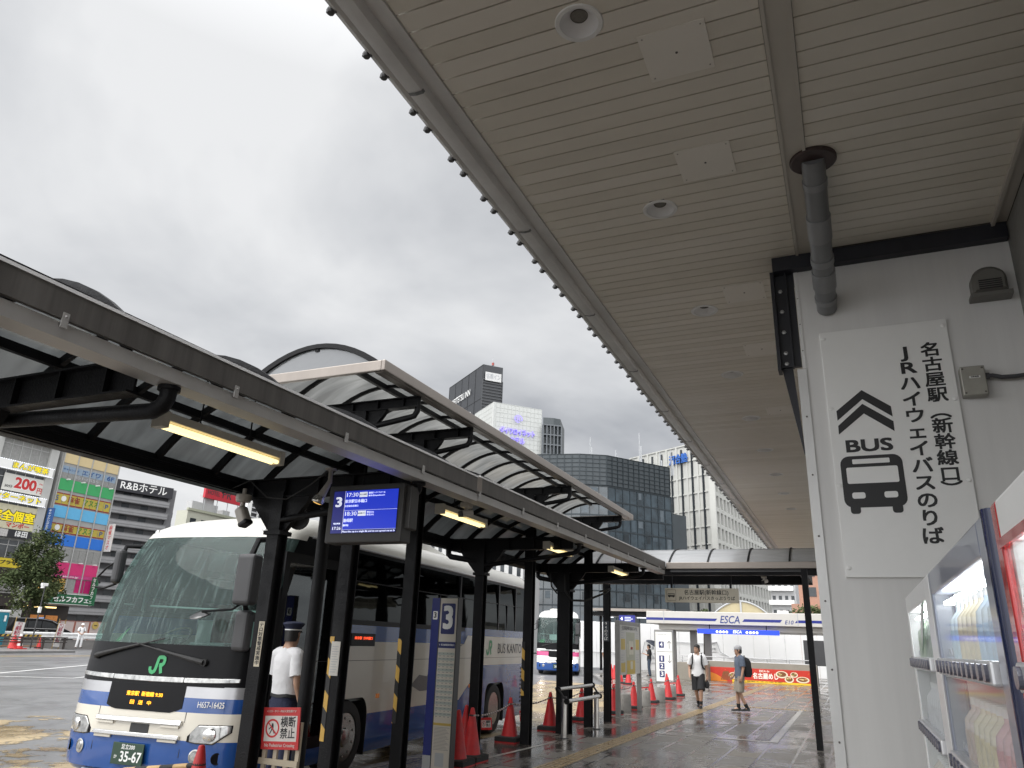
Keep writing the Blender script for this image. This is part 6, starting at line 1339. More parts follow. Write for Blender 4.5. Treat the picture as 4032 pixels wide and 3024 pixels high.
def grid(par, name, mat, P, Q, z0, z1, nx, nz, th, off, hz=None):
    """raised vertical fins and horizontal bars on the wall from P to Q (outside on the left of Q->P)"""
    P, Q = Vector((P[0], P[1], 0)), Vector((Q[0], Q[1], 0)); d = (Q - P); L_ = d.length; d.normalize(); n_ = Vector((d.y, -d.x, 0)); M = Matrix(((d.x, n_.x, 0, P.x), (d.y, n_.y, 0, P.y), (0, 0, 1, 0), (0, 0, 0, 1)))
    o = MB(M)
    for i in range(nx + 1): x = L_ * i / nx; o.box(x - th / 2, x + th / 2, 0, off, z0, z1)
    for k in range(nz + 1): z = z0 + (z1 - z0) * k / nz; o.box(0, L_, 0, off * .92, z - (hz or th) / 2, z + (hz or th) / 2)
    o.done(name, mat, par); return M, L_


def panes(par, name, mat, M, L_, z0, z1, nx, nz, fw, fh, off=.03, skip=0):
    """each window a part (copies); past 100 the rest are one part"""
    w_, h_ = L_ / nx, (z1 - z0) / nz; o = MB(M); o.box(-w_ * fw / 2, w_ * fw / 2, 0, off, -h_ * fh / 2, h_ * fh / 2); first = o.done(name, mat, par); rest = MB(M); c_ = 0
    for k in range(nz - 1, -1, -1):
        for i in range(nx):
            x, z = w_ * (i + .5), z0 + h_ * (k + .5); c_ += 1
            if c_ <= 100:
                dv = (M.to_3x3() @ Vector((x, 0, z)))
                if c_ == 1: first.location = WM[par].to_3x3().inverted() @ dv
                else: c = first.copy(); COL.objects.link(c); c.location = WM[par].to_3x3().inverted() @ dv
            else: rest.box(x - w_ * fw / 2, x + w_ * fw / 2, 0, off, z - h_ * fh / 2, z + h_ * fh / 2)
    if c_ > 100: tag(rest.done(name + 's', mat, par), kind='stuff')
    else: rest.bm.free()


dk = thing('glass_office', 'dark glass office block with a chamfered corner and louvred top', 'building', (-38, 124, 0))
DP = [(-49.6, 118.5), (-40.52, 120.35), (-36.33, 122.63), (-27.96, 134.87)]; back = [(-36, 165), (-62, 165)]
prismb(dk, 'upper_band', DP + back, 27.6, 33, LOUV); prismb(dk, 'curtain_wall', [(x * .997 + .0, y + .35) for x, y in DP] + back, 0, 27.6, GD)
dn_ = [(-27.96, 134.87), (-25.6, 137.5)]; prismb(dk, 'stair_core', [(-28.1, 135.2), (-25.9, 138.4), (-31, 160), (-38, 160)], 0, 24.5, LOUV)
for i in range(3):
    grid(dk, 'louvre_grid', MUL, DP[i], DP[i + 1], 27.7, 32.95, (7, 4, 12)[i], 7, .1, .14, .07); a, b = (DP[i][0] * .997, DP[i][1] + .35), (DP[i + 1][0] * .997, DP[i + 1][1] + .35); grid(dk, 'mullion_grid', MUL, a, b, 0, 27.5, (6, 3, 9)[i], 11, .09, .1, .22)
pw_ = grid(dk, 'pane_frame', m('pale_frame', (.3, .38, .42), .3), (-45.8, 119.6), (-40.45, 120.72), 24.6, 27.3, 4, 2, .1, .2)
o = MB(); o.poly([(-45.7, 119.5, 24.6), (-40.5, 120.6, 24.6), (-40.5, 120.6, 27.3), (-45.7, 119.5, 27.3)]); o.done('bright_window', m('pale_glass', (.35, .46, .52), .1, 0, .15, .5), dk)
random.seed(21)
for (pa, pb), nx in zip(zip(DP, DP[1:]), (6, 3, 9)):
    a, b = Vector((pa[0] * .997, pa[1] + .35, 0)), Vector((pb[0] * .997, pb[1] + .35, 0)); d = (b - a) / nx; nn = Vector((d.y, -d.x, 0)).normalized() * .05; o = MB()
    for i in range(nx):
        for k in range(11):
            if random.random() < .34:
                z0 = 27.5 / 11 * k + .25; h_ = random.choice((.7, 1.2, 2.0)); z1 = z0 + 2.0; p, r_ = a + d * (i + random.uniform(.06, .3)) + nn, a + d * (i + random.uniform(.6, .94)) + nn; o.mi = random.randrange(3); o.poly([(p.x, p.y, z1 - h_), (r_.x, r_.y, z1 - h_), (r_.x, r_.y, z1), (p.x, p.y, z1)])
    tag(o.done('blinds', [m('blind_grey', (.09, .11, .125), .3, 0, .3, 2), m('blind_slate', (.055, .075, .09), .25, 0, .3, 2), m('blind_dark', (.02, .026, .03), .2, 0, .3, 2)], dk), kind='stuff')
for x, y, h_ in ((-41, 128, 5), (-37, 131, 3), (-33, 133, 6.5), (-30.5, 139, 4), (-29, 142, 5)): o = MB(); o.tube([(x, y, 33), (x, y, 33 + h_)], .09, 6); o.tube([(x + .3, y, 33), (x + .3, y, 33 + h_ * .6)], .14, 6); o.done('antenna', GREY, dk)
kw = thing('white_grid_tower', 'white concrete tower with a deep window grid and blue roof lettering', 'building', (-26.7, 173, 0)); KW_ = m('tower_white', (.47, .47, .44), .6, 0, .06, .3); DG = m('window_dark', (.03, .035, .04), .1, 0, .2, .5)
K1, K0 = Vector((-48.8, 186.5, 0)), Vector((-26.7, 173.1, 0)); dv_ = Vector((RW.T @ np.array([3954 - 2016, 2595 - 1512, FPX]))); dv_.z = 0; dv_.normalize(); K2 = K0 + dv_ * 62
prismb(kw, 'wall', [K1, K0, K2, K2 + (K1 - K0)], 0, 48, KW_)
M_, l_ = grid(kw, 'pier', KW_, K1, K0, 0, 47.9, 8, 12, .5, .25, .3); o = MB(M_)
for i in range(8): o.box(l_ * (i + .5) / 8 - .22, l_ * (i + .5) / 8 + .22, .02, .3, 1, 47)
o.done('slot_window', DG, kw)
M_, l_ = grid(kw, 'facade_grid', KW_, K0, K2, 3, 42.5, 22, 11, .75, 1.3, .9); panes(kw, 'window', DG, M_, l_, 3, 42.5, 22, 11, .7, .72, .05)
q_ = Vector((K0.x - K1.x, K0.y - K1.y, 0)).normalized(); TX = Matrix(((q_.x, 0, q_.y, 0), (q_.y, 0, -q_.x, 0), (0, 1, 0, 0), (0, 0, 0, 1)))
kp = S(1700 + 1680 / 1.7015, 1350 + 735 / 1.7015, z=44.6); text(kw, '河合塾', 3.6, tr(K1.x + (K0.x - K1.x) * .66 + q_.y * .5, K1.y + (K0.y - K1.y) * .66 - q_.x * .5, 44.6) @ TX, m('letter_blue', (.03, .12, .42), .4), .03, w=5.8, h=2.4, ex=.15)
mt = thing('black_hotel_tower', 'black hotel tower with white letters and louvred right side', 'building', (-99.5, 199, 0)); ML = [(-120.9, 216.4), (-99.5, 199), (-94.85, 204.1), (-116, 222)]
BT = m('tower_black', (.03, .032, .036), .35, 0, .12, .2); prismb(mt, 'wall', ML, 0, 85, BT); grid(mt, 'louvre', m('louvre_black', (.05, .052, .056), .4), ML[1], ML[2], 40, 80, 1, 40, .2, .3, .35); grid(mt, 'joint', m('joint_black', (.015, .015, .016), .5), ML[0], ML[1], 40, 84.8, 5, 4, .12, .08)
d_ = (Vector(ML[1] + (0,)) - Vector(ML[0] + (0,))).normalized(); TM = Matrix(((d_.x, 0, d_.y, 0), (d_.y, 0, -d_.x, 0), (0, 1, 0, 0), (0, 0, 0, 1)))
mp_ = lambda f, z, k=.4: tr(ML[0][0] + (ML[1][0] - ML[0][0]) * f + d_.y * k, ML[0][1] + (ML[1][1] - ML[0][1]) * f - d_.x * k, z) @ TM
text(mt, 'MEITETSU INN', 3, mp_(.42, 77.8), WHITE, .01, w=15, h=2.2)
o = MB(mp_(0, 0, .05)); lw = (Vector(ML[1] + (0,)) - Vector(ML[0] + (0,))).length; o.box(lw * .14, lw * .72, 40, 71, -.1, .6); o.done('white_facade', m('facade_pale', (.5, .5, .5), .5, 0, .05), mt)
o = MB(mp_(0, 0, .7))
for k in range(6):
    for z in (67, 62.5, 58, 53.5): o.box(lw * (.2 + k * .085), lw * (.225 + k * .085), z - 1.5, z + 1.5, -.1, .15)
o.done('slit_window', DG, mt)
d2 = (Vector(ML[2] + (0,)) - Vector(ML[1] + (0,))).normalized(); T2 = Matrix(((d2.x, 0, d2.y, 0), (d2.y, 0, -d2.x, 0), (0, 1, 0, 0), (0, 0, 0, 1))); mid = (Vector(ML[1] + (0,)) + Vector(ML[2] + (0,))) / 2
o = MB(tr(mid.x + d2.y * .4, mid.y - d2.x * .4, 81) @ T2); o.box(-2.7, 2.7, -1.4, 1.4, 0, .3); sb_ = o.done('sign_panel', m('panel_pale', (.55, .55, .54), .5), mt); text(sb_, '名鉄イン', 2, tr(mid.x + d2.y * .75, mid.y - d2.x * .75, 81) @ T2, GREY, .02, w=4.8, h=1.8)
o = MB(); o.tube([(-97.5, 202, 85), (-97.5, 202, 88)], .12, 6); o.mi = 1; o.box(-97.8, -97.2, 201.7, 202.3, 85.4, 86.3); o.done('mast', [GREY, m('mast_red', (.3, .06, .05), .5)], mt)
dw = thing('white_hotel', 'white tiled hotel block with violet illuminated Japanese lettering', 'building', (-72.5, 151, 0)); DA = [(-80.9, 158.6), (-72.9, 151.6), (-72.2, 151.05), (-71.8, 151.6), (-63.64, 160.3), (-72, 170)]
WT = m('tile_white', (.50, .51, .49), .4, 0, .04, .3); prismb(dw, 'wall', DA, 0, 55, WT); grid(dw, 'tile_joint', m('tile_joint', (.42, .43, .41), .6), DA[3], DA[4], 30, 54.9, 12, 22, .06, .04); grid(dw, 'tile_joint', m('tile_joint', (.42, .43, .41)), DA[0], DA[1], 30, 54.9, 10, 22, .06, .04)
d3 = (Vector(DA[4] + (0,)) - Vector(DA[3] + (0,))).normalized(); T3 = Matrix(((d3.x, 0, d3.y, 0), (d3.y, 0, -d3.x, 0), (0, 1, 0, 0), (0, 0, 0, 1))); l3 = (Vector(DA[4] + (0,)) - Vector(DA[3] + (0,))).length
w3 = lambda f, z: tr(DA[3][0] + d3.x * l3 * f + d3.y * .25, DA[3][1] + d3.y * l3 * f - d3.x * .25, z) @ T3
VIO = m('letter_violet', (.30, .25, .8), .4, 0, 0, em=.42); text(dw, 'ダイワロイネット', 1.6, w3(.47, 48.3), VIO, .012, w=9, h=1.55, ex=.2); text(dw, 'ホテル', 1.6, w3(.47, 46.2), VIO, .012, w=3.7, h=1.5, ex=.2)
o = MB(); ribbon(o, [(math.cos(R(q)) * .95, math.sin(R(q)) * .85) for q in range(-30, 300, 15)], .22, w3(.47, 51.6), .3); o.done('ring_mark', VIO, dw); text(dw, 'R', 1.5, w3(.47, 51.6) @ tr(0, 0, .3), VIO, .04, h=1.1, w=.9)
grid(dw, 'lower_window', DG, DA[3], DA[4], 27, 30, 6, 1, .2, .1, .5)
dd = thing('dark_stepped_block', 'dark balconied block stepping down beside the white hotel', 'building', (-62.5, 162, 0))
prismb(dd, 'wall', [(-63.2, 160.2), (-61.0, 161.5), (-59.8, 163), (-62, 172), (-66, 172)], 0, 53, m('block_slate', (.06, .07, .075), .45, 0, .1)); grid(dd, 'balcony', m('balcony_slate', (.11, .12, .13), .4), (-63.3, 160.0), (-59.7, 162.8), 22, 51, 5, 12, .25, .9, .3)
ah = thing('grey_flats', 'small pale grey block of flats with balcony air conditioners, far right', 'building', (-12, 150, 0)); g0, g1 = S(2000 + 1672 / 1.62, 2000 + 480 / 1.62, y=150), S(2000 + 1830 / 1.62, 2000 + 480 / 1.62, y=150)
o = MB(); o.box(g0.x, g1.x, 150, 165, 0, g0.z + 2); o.done('wall', m('flats_pale', (.45, .45, .45), .6, 0, .05), ah); MM = tr(g0.x, 150, 0) @ Matrix(((1, 0, 0, 0), (0, -1, 0, 0), (0, 0, 1, 0), (0, 0, 0, 1))); panes(ah, 'window', DG, MM, g1.x - g0.x, 2, g0.z + 1, 4, 5, .5, .4, .06)
for k in range(5):
    for i in (0, 2): o = MB(MM); z = 2 + (g0.z - 1) / 5 * k + .6; x = (g1.x - g0.x) * (i + .7) / 4; o.box(x - 1.1, x + 1.1, 0, .9, z - .5, z + .35); o.done('balcony', WHITE, ah)
pk = thing('brick_flats', 'salmon brick block with small windows behind the far canopy post', 'building', (-6, 120, 0)); g2, g3 = S(2000 + 1800 / 1.62, 2000 + 480 / 1.62, y=110), S(2000 + 1960 / 1.62, 2000 + 480 / 1.62, y=110)
o = MB(); o.box(g2.x + 1, g3.x + 3, 110, 125, 0, g2.z + 3); o.box(g2.x, g3.x, 109, 111, 0, 7.6); o.done('wall', m('brick_salmon', (.38, .21, .15), .7, 0, .1, 3), pk)
o = MB()
for k in range(4):
    for i in range(2): x = g2.x + 2.2 + i * 2.2; z = 8.6 + k * 2.6; o.box(x, x + 1, 109.95, 110.02, z, z + 1.2)
o.done('window', DG, pk)
wo = thing('white_striped_office', 'white office with dark vertical window strips behind the parked coach', 'building', (-60, 112, 0)); a_, b_ = S(1690, 2150, y=112), S(2060, 2220, y=112)
o = MB(); o.box(a_.x, b_.x, 112, 130, 0, 24); o.done('wall', m('office_white', (.5, .5, .49), .5, 0, .06), wo); MM = tr(a_.x, 112, 0) @ Matrix(((1, 0, 0, 0), (0, -1, 0, 0), (0, 0, 1, 0), (0, 0, 0, 1))); panes(wo, 'window', DG, MM, b_.x - a_.x, 3, 23, 12, 5, .45, .8, .05)
# ================================================================ across the street on the left (facades on the plane x = -66)
FX = -66
q7 = lambda x, y: (x / 4.148, 1650 + y / 4.148)
q1 = lambda x, y: (x / 4.608, 2050 + y / 4.608)
fz = lambda q, x, y: S(*q(x, y), x=FX)


def frect(o, y0, y1, z0, z1, t=.03, mi=0): o.mi = mi; o.box(FX, FX + t, y0, y1, z0, z1)


CONC = m('facade_grey', (.34, .34, .33), .6, 0, .1, 1.2); GLZ = m('shop_glass', (.07, .075, .08), .12, 0, .35, 1.2); FRM = m('frame_pale', (.42, .42, .41), .4, .2, .05); INT = m('curtain_grey', (.26, .26, .25), .6, 0, .2, 6)
# block B: colour bands
Bd = thing('coloured_block', 'narrow six storey block with cream, green, blue and pink panel bands', 'building', (FX, 48.3, 0)); Y0, Y1 = 45.2, 51.4
o = MB(); o.box(FX - 14, FX - .02, Y0, Y1, 3.3, 17.1); o.box(FX - 14, FX - 3, Y0, Y1, .02, 3.3); o.done('wall', CONC, Bd)
for z0, z1, mt_ in ((16.0, 17.0, m('panel_cream', (.62, .50, .28), .5, 0, .04)), (13.48, 14.5, m('panel_green', (.05, .36, .12), .45, 0, .04)), (10.97, 12.0, m('panel_sky', (.12, .42, .68), .45, 0, .04)), (8.5, 9.5, m('panel_blue', (.02, .16, .60), .45, 0, .04)), (6.0, 7.05, m('panel_pink', (.60, .03, .16), .45, 0, .06))):
    o = MB(); o.box(FX - .02, FX + .05, Y0 + .15, Y1 - .1, z0, z1); o.done('panel_band', mt_, Bd)
for z0, z1, n_ in ((14.55, 15.72, 8), (12.12, 13.2, 8), (9.6, 10.45, 8), (7.2, 8.3, 8), (4.43, 5.65, 6)):
    for k in range(n_):
        a, b = Y0 + .2 + (Y1 - Y0 - .35) * k / n_, Y0 + .2 + (Y1 - Y0 - .35) * (k + .93) / n_; o = MB(); o.mi = 0; o.box(FX - .02, FX + .02, a, b, z0, z1)
        if z0 > 14: o.mi = 1; o.box(FX + .02, FX + .026, a, b, z0 + .55, z1)
        elif 12 < z0 < 14 or 9 < z0 < 10: o.mi = 2; o.box(FX + .02, FX + .026, a, b, z0 + .1, z1 - .1); o.mi = 3; o.box(FX + .02, FX + .027, a, b, z0, z0 + .1); o.box(FX + .02, FX + .027, a, b, z1 - .1, z1)
        elif z0 < 5: o.mi = 4 if k > 3 else 5 if k < 3 else 0; o.box(FX + .02, FX + .026, a, b, z0 + .03, z1 - .03)
        o.done('window', [INT, m('film_blue', (.25, .33, .42), .5, 0, .06), m('film_yellow', (.45, .36, .06), .5, 0, .12), m('film_maroon', (.25, .02, .02), .5), m('film_magenta', (.42, .01, .12), .4, 0, .1), m('film_orange', (.6, .36, .08), .4, 0, .1)], Bd)
o = MB()
for k in range(5): y = Y0 + .15 + (Y1 - Y0 - .25) * k / 4; o.box(FX + .05, FX + .13, y - .045, y + .045, 4.3, 17.1)
o.box(FX + .0, FX + .1, Y0, Y1, 17.0, 17.15); o.done('fin', FRM, Bd)
o = MB(); o.box(FX - .02, FX + .09, Y0 + .15, Y1 - .1, 5.68, 5.98); o.done('name_band', m('band_pink', (.5, .05, .2), .5), Bd); text(Bd, 'nate.co.jp', .25, F(90, (FX + .095, Y0 + 3.3, 5.83)), WHITE, .01, w=1.8, h=.2)
tf = lambda b, y, z, h_, mm, w_=None, bo=.02, par=None: text(par or Bd, b, .5, F(90, (FX + .04, y, z)), mm, bo, h=h_, w=w_)
TB = m('text_blue', (.02, .08, .25), .5); tf('キャッシング', Y0 + 1.15, 15.4, .22, TB, 1.6); tf('エイワ', Y0 + 3.3, 15.4, .45, TB, 2.0); tf('6F', Y0 + 5.4, 15.4, .42, TB, .8); tf('451-6555', Y0 + 2.9, 14.85, .28, GREY, 2.6)
for z in (12.66, 10.02): tf('麻雀', Y0 + 2.1, z, .6, m('text_maroon', (.24, .03, .02), .5), 1.25); tf('マスオ', Y0 + 3.9, z, .6, m('text_leaf', (.05, .22, .03), .5), 1.8); tf('5', Y0 + .4, z, .5, TB, .25); tf('P', Y0 + 5.6, z, .45, TB, .35); tf('●', Y0 + 1.05, z, .5, WHITE, .5)
o = MB(); o.box(FX - .0, FX + .25, Y0 - .3, Y1 - .1, 3.43, 4.28); o.done('cafe_sign', m('sign_green', (.015, .12, .05), .4, 0, .06), Bd); text(Bd, 'セルフカフェ', .6, F(90, (FX + .26, Y0 + 3.9, 3.8)), WHITE, .045, w=3.6, h=.5); text(Bd, 'けい', .4, F(90, (FX + .26, Y0 + 1.0, 3.85)), WHITE, .02, w=.8, h=.45)
o = MB(); o.box(FX - .02, FX + .27, Y0 - .32, Y1 - .08, 3.39, 3.43); o.box(FX - .02, FX + .27, Y0 - .32, Y1 - .08, 4.28, 4.32); o.done('sign_edge', WHITE, Bd)
o = MB(); o.box(FX - 3, FX - 2.9, Y0, Y1, .02, 3.3); o.done('shopfront', m('shop_dark', (.04, .03, .025), .4, 0, .4, 1), Bd); o = MB(); o.box(FX - 2.89, FX - 2.86, Y0 + 2.5, Y0 + 3.8, .1, 2.4); o.box(FX - 2.89, FX - 2.86, Y0 + 4.0, Y0 + 5.2, .1, 2.4); o.done('shop_window', m('shop_glow', (.45, .18, .05), .5, 0, .5, 4, em=.4), Bd)
o = MB(); o.box(FX - .5, FX - .3, Y0 - .6, Y0 + 3.0, 3.0, 3.12); o.done('lamp_strip', m('warm_lamp', (1, .72, .3), .4, 0, 0, em=1.6), Bd)
o = MB()
for y in (Y0 + .9, Y0 + 2.45, Y0 + 4, Y0 + 5.5): o.box(FX + .05, FX + .5, y - .05, y + .05, 14.42, 14.52); o.box(FX + .05, FX + .5, y - .07, y + .07, 7.06, 7.14)
o.done('lamp_arm', WHITE, Bd)
# block A: manga cafe tower
Ad = thing('manga_cafe_block', 'pale tower block covered in lit white and yellow Japanese signs', 'building', (FX, 41, 0)); A0, A1 = 30, 44.75
o = MB(); o.box(FX - 14, FX - .3, A0, A1, 3, 19); o.box(FX - 14, FX - 3, A0, A1, .02, 3); o.box(FX - .3, FX + .15, 44.0, A1, .02, 19); o.box(FX - .3, FX + .15, 39.0, 39.6, .02, 19); o.done('wall', m('facade_pale_grey', (.46, .46, .44), .6, 0, .06, 1), Ad)
for z0, z1 in ((15.0, 17.4), (12.4, 14.2), (9.6, 11.6), (6.9, 8.4)):
    for k in range(5): y = 39.65 + k * .87; o = MB(); o.mi = 0; o.box(FX - .3, FX - .1, y, y + .83, z0, z1); o.mi = 1; o.box(FX - .1, FX - .07, y - .03, y + .03, z0, z1); o.box(FX - .1, FX - .07, y, y + .83, (z0 + z1) / 2 + .3, (z0 + z1) / 2 + .36); o.done('window', [INT if z0 > 14 else GLZ, FRM], Ad)
SGW = glow('sign_lit_white', (.7, .7, .68), .2); YT = m('text_yellow', (.85, .68, .01), .4, 0, 0, em=.2); NB = m('text_outline', (.02, .10, .25), .5)


def lit(par, y0, y1, z0, z1, txt, col, w_, h_, panel, ol=None, bulbs=True, t=.35, yc=None):
    o = MB(); o.box(FX, FX + t, y0, y1, z0, z1); sg_ = o.done('sign_board', panel, par); yc = yc or (y0 + y1) / 2
    if ol: text(sg_, txt, .5, F(90, (FX + t + .005, yc, (z0 + z1) / 2)), ol, .09, w=w_ * 1.04, h=h_ * 1.14)
    text(sg_, txt, .5, F(90, (FX + t + .012, yc, (z0 + z1) / 2)), col, .04, w=w_, h=h_)
    if bulbs:
        o = MB(); n_ = int((y1 - y0) / .2)
        for k in range(n_ + 1):
            for z in (z0, z1): o.box(FX + t, FX + t + .03, y0 + (y1 - y0) * k / n_ - .05, y0 + (y1 - y0) * k / n_ + .05, z - .018, z + .018)
        tag(o.done('bulb_row', LED, sg_), kind='stuff')
    return sg_


lit(Ad, 39.3, 44.4, 16.9, 18.2, 'ジャンカラ', RED, 4.2, 1.0, SGW)
lit(Ad, 38.0, 44.45, 14.25, 15.05, 'まんが喫茶', YT, 3.3, .58, SGW, NB, yc=42.3); lit(Ad, 38.0, 44.4, 11.55, 12.3, 'インターネット', YT, 4.9, .55, SGW, NB, yc=41.5)
s_ = lit(Ad, 40.4, 44.3, 12.5, 13.95, '200', RED, 2.0, .98, m('poster_white', (.66, .65, .6), .5, 0, .05), WHITE, False, .05, 42.4); text(s_, '円', .4, F(90, (FX + .06, 43.75, 12.9)), RED, .03, h=.5, w=.45); text(s_, '30分', .3, F(90, (FX + .06, 40.95, 12.85)), BLACK, .02, h=.26, w=.7); text(s_, '〜', .3, F(90, (FX + .06, 43.8, 13.5)), RED, .03, h=.12, w=.35)
s_ = lit(Ad, 39.7, 44.3, 9.3, 11.35, '完全個室', YT, 3.9, .95, m('poster_cream', (.6, .56, .4), .5, 0, .1), BLACK, False, .05); s_.location.z += 0; text(s_, 'マンボー', .4, F(90, (FX + .065, 42.6, 9.62)), RED, .04, h=.42, w=2.1)
lit(Ad, 40.6, 44.6, 8.6, 9.25, 'ほ田', WHITE, 1.1, .5, m('sign_black', (.025, .025, .03), .4), None, False, .2, 43.0); o = MB(); o.box(FX + .2, FX + .21, 40.6, 41.8, 8.62, 9.23); o.done('crest_panel', m('crest_pale', (.5, .48, .46), .5, 0, .3, 8), Ad)
lit(Ad, 38.5, 43.7, 6.1, 6.85, 'カプラザ', BLACK, 2.0, .35, m('sign_yellow', (.62, .48, .03), .4, 0, .05), None, False, .25, 42.2)
o = MB(); o.box(FX - 3, FX - 2.9, A0, A1, .02, 3); o.box(FX - .2, FX - .1, 39.6, 44, 3.0, 6.0); o.done('shopfront', m('shop_dark', (.04, .03, .025)), Ad); o = MB(); o.box(FX, FX + .1, 38, 44.9, 4.0, 4.12); o.box(FX - .05, FX + .02, 39.6, 43.6, 4.2, 5.0); o.done('canopy_edge', m('lattice_grey', (.25, .24, .23), .6, 0, .4, 9), Ad)
for (y, z0, z1, c_, s_, lb, hy) in ((44.95, 9.2, 11.6, m('blade_blue', (.03, .10, .30), .4), 'キャッシング\nエイワ', 'blue vertical blade sign between the two blocks', .25), (51.45, 8.45, 11.1, m('blade_white', (.66, .62, .58), .4, 0, .1), '麻雀マスオ', 'white vertical blade sign on the right edge of the coloured block', .25), (50.9, 3.4, 6.0, m('sign_green', (.015, .12, .05)), 'セルフカフェ', 'green vertical cafe sign by the foot of the coloured block', .25)):
    t = thing('blade_sign', lb, 'sign', (FX + .5, y, z0)); o = MB(); o.box(FX + .05, FX + .9, y, y + .14, z0, z1); o.done('board', c_, t, bevel=.02); s1_ = '\n'.join(s_.replace('\n', '')); text(t, s1_, .3, F(0, (FX + .47, y - .004, (z0 + z1) / 2)), WHITE if 'white' not in lb else RED, .02, h=(z1 - z0) * .88, w=.45); o = MB(); o.box(FX - .02, FX + .06, y + .05, y + .09, z1 - .3, z1 - .2); o.box(FX - .02, FX + .06, y + .05, y + .09, z0 + .2, z0 + .3); o.done('bracket', FRM, t)
# grey hotel slab with balconies, roof sign
rb = thing('balcony_hotel', 'grey hotel slab with stacked balconies and black roof sign R&B', 'building', (-104, 92, 0)); c0 = Vector((-104.16, 92.47, 0)); dh = Vector((RW.T @ np.array([4657 - 2016, 2621 - 1512, FPX]))); dh.z = 0; dh.normalize(); c1 = c0 - dh * 34; nrm = Vector((dh.y, -dh.x, 0))
prismb(rb, 'wall', [c1, c0, c0 - nrm * 12, c1 - nrm * 12], 0, 22.3, m('hotel_grey', (.10, .10, .105), .6, 0, .15, .5)); MH = Matrix(((dh.x, nrm.x, 0, c1.x), (dh.y, nrm.y, 0, c1.y), (0, 0, 1, 0), (0, 0, 0, 1)))
for k in range(11): z = 1.2 + k * 1.95; o = MB(MH); o.mi = 0; o.box(0, 33.0, 0, 1.3, z, z + .95); o.mi = 1; o.box(0, 33.1, .2, 1.36, z + .05, z + .12); o.box(0, 33.1, .2, 1.36, z + .42, z + .48); o.box(0, 33.1, .2, 1.36, z + .95, z + 1.03); o.done('balcony', [m('balcony_grey', (.26, .26, .265), .55, 0, .1, 1), m('balcony_rail', (.17, .17, .175), .5)], rb)
for k in range(11): z = 2.2 + k * 1.95; o = MB(MH); [o.box(1 + i * 3.1, 2.2 + i * 3.1, -.0, .06, z, z + .9) for i in range(10)]; o.done('window', DG, rb)
o = MB(MH); o.box(-1, 33.2, -.5, 1.4, 22.3, 24.1); o.done('roof_sign', m('sign_black', (.025, .025, .03)), rb); bm_ = MH @ Matrix(((1, 0, 0, 0), (0, 0, 1, 1.45), (0, 1, 0, 0), (0, 0, 0, 1)))
text(rb, 'R&Bホテル', 1.6, tr(0, 0, 0) @ MH @ Matrix(((1, 0, 0, 28.3), (0, 0, 1, 1.46), (0, 1, 0, 23.2), (0, 0, 0, 1))), WHITE, .012, w=7.6, h=1.35)
o = MB(MH); o.box(33, 34.2, -10, .4, 3, 24); [o.box(34.2, 34.9, -7, -1, 2 + k * 1.95, 2.9 + k * 1.95) for k in range(10)]; o.done('side_balcony', m('hotel_grey2', (.14, .14, .145), .6, 0, .15), rb)
hb = thing('beige_block', 'beige office block with roof plant and a red hotel sign on top', 'building', (-122, 117, 0)); o = MB(); o.box(-123, -120, 110.7, 127, 0, 24.3); o.done('wall', m('block_beige', (.46, .46, .38), .6, 0, .05), hb)
for k in range(5): o = MB(); y = 111.6 + k * 2.9; o.box(-120, -119.94, y, y + 1.5, 21.4, 22.9); o.done('window', DG, hb)
o = MB(); o.box(-120.2, -119.7, 110.5, 127.2, 24.3, 24.8); o.done('parapet', m('parapet_olive', (.36, .37, .28), .6), hb); o = MB(); o.box(-122.8, -121.2, 112.6, 119.6, 24.8, 26.6); o.box(-122.6, -121.4, 115.5, 118.5, 26.6, 28.4); o.box(-122.8, -121, 121, 123, 24.8, 26); o.done('roof_plant', m('plant_pale', (.42, .42, .42), .6, 0, .1), hb)
o = MB(); o.box(-121.2, -120.6, 115, 126, 27.7, 30.2); sg_ = o.done('roof_sign', m('sign_red', (.45, .015, .03), .4, 0, .05), hb); text(sg_, 'HOTEL', 1, F(90, (-120.55, 117.3, 28.9)), m('letter_dark', (.03, .03, .035)), .01, w=3.4, h=.9); text(sg_, 'PR', 2, F(90, (-120.55, 121, 29.1)), m('letter_dark', (.03, .03, .035)), .01, w=2.6, h=1.6)
o = MB(); [o.tube([(-121, y, 24.8), (-121, y, 27.8)], .08, 6) for y in (115.5, 119, 122, 125)]; o.done('sign_leg', GREY, hb)
bb = thing('louvred_block', 'dark balconied block glimpsed above the coach roof behind the column', 'building', (-110, 125, 0)); p_, r_ = S(900 + 280 / 4.148, 1800 + 760 / 4.148, x=-110), S(900 + 745 / 4.148, 1800 + 790 / 4.148, x=-110)
o = MB(); o.box(-111.5, -110, p_.y, r_.y + 3, 0, p_.z + 1.5); o.done('wall', DARKG, bb)
for k in range(7): z = p_.z + .6 - k * .95; o = MB(); o.box(-110, -109.6, p_.y + 1.2, r_.y + 3, z - .25, z); o.done('balcony', m('balcony_pale', (.45, .45, .46), .5), bb)
o = MB(); [o.box(-110, -109.5, p_.y + 1.2 + k * 2.2, p_.y + 1.35 + k * 2.2, 0, p_.z + 1) for k in range(6)]; o.box(-110, -109.5, p_.y, p_.y + 1.2, 0, p_.z + 1.5); o.done('partition', WHITE, bb)
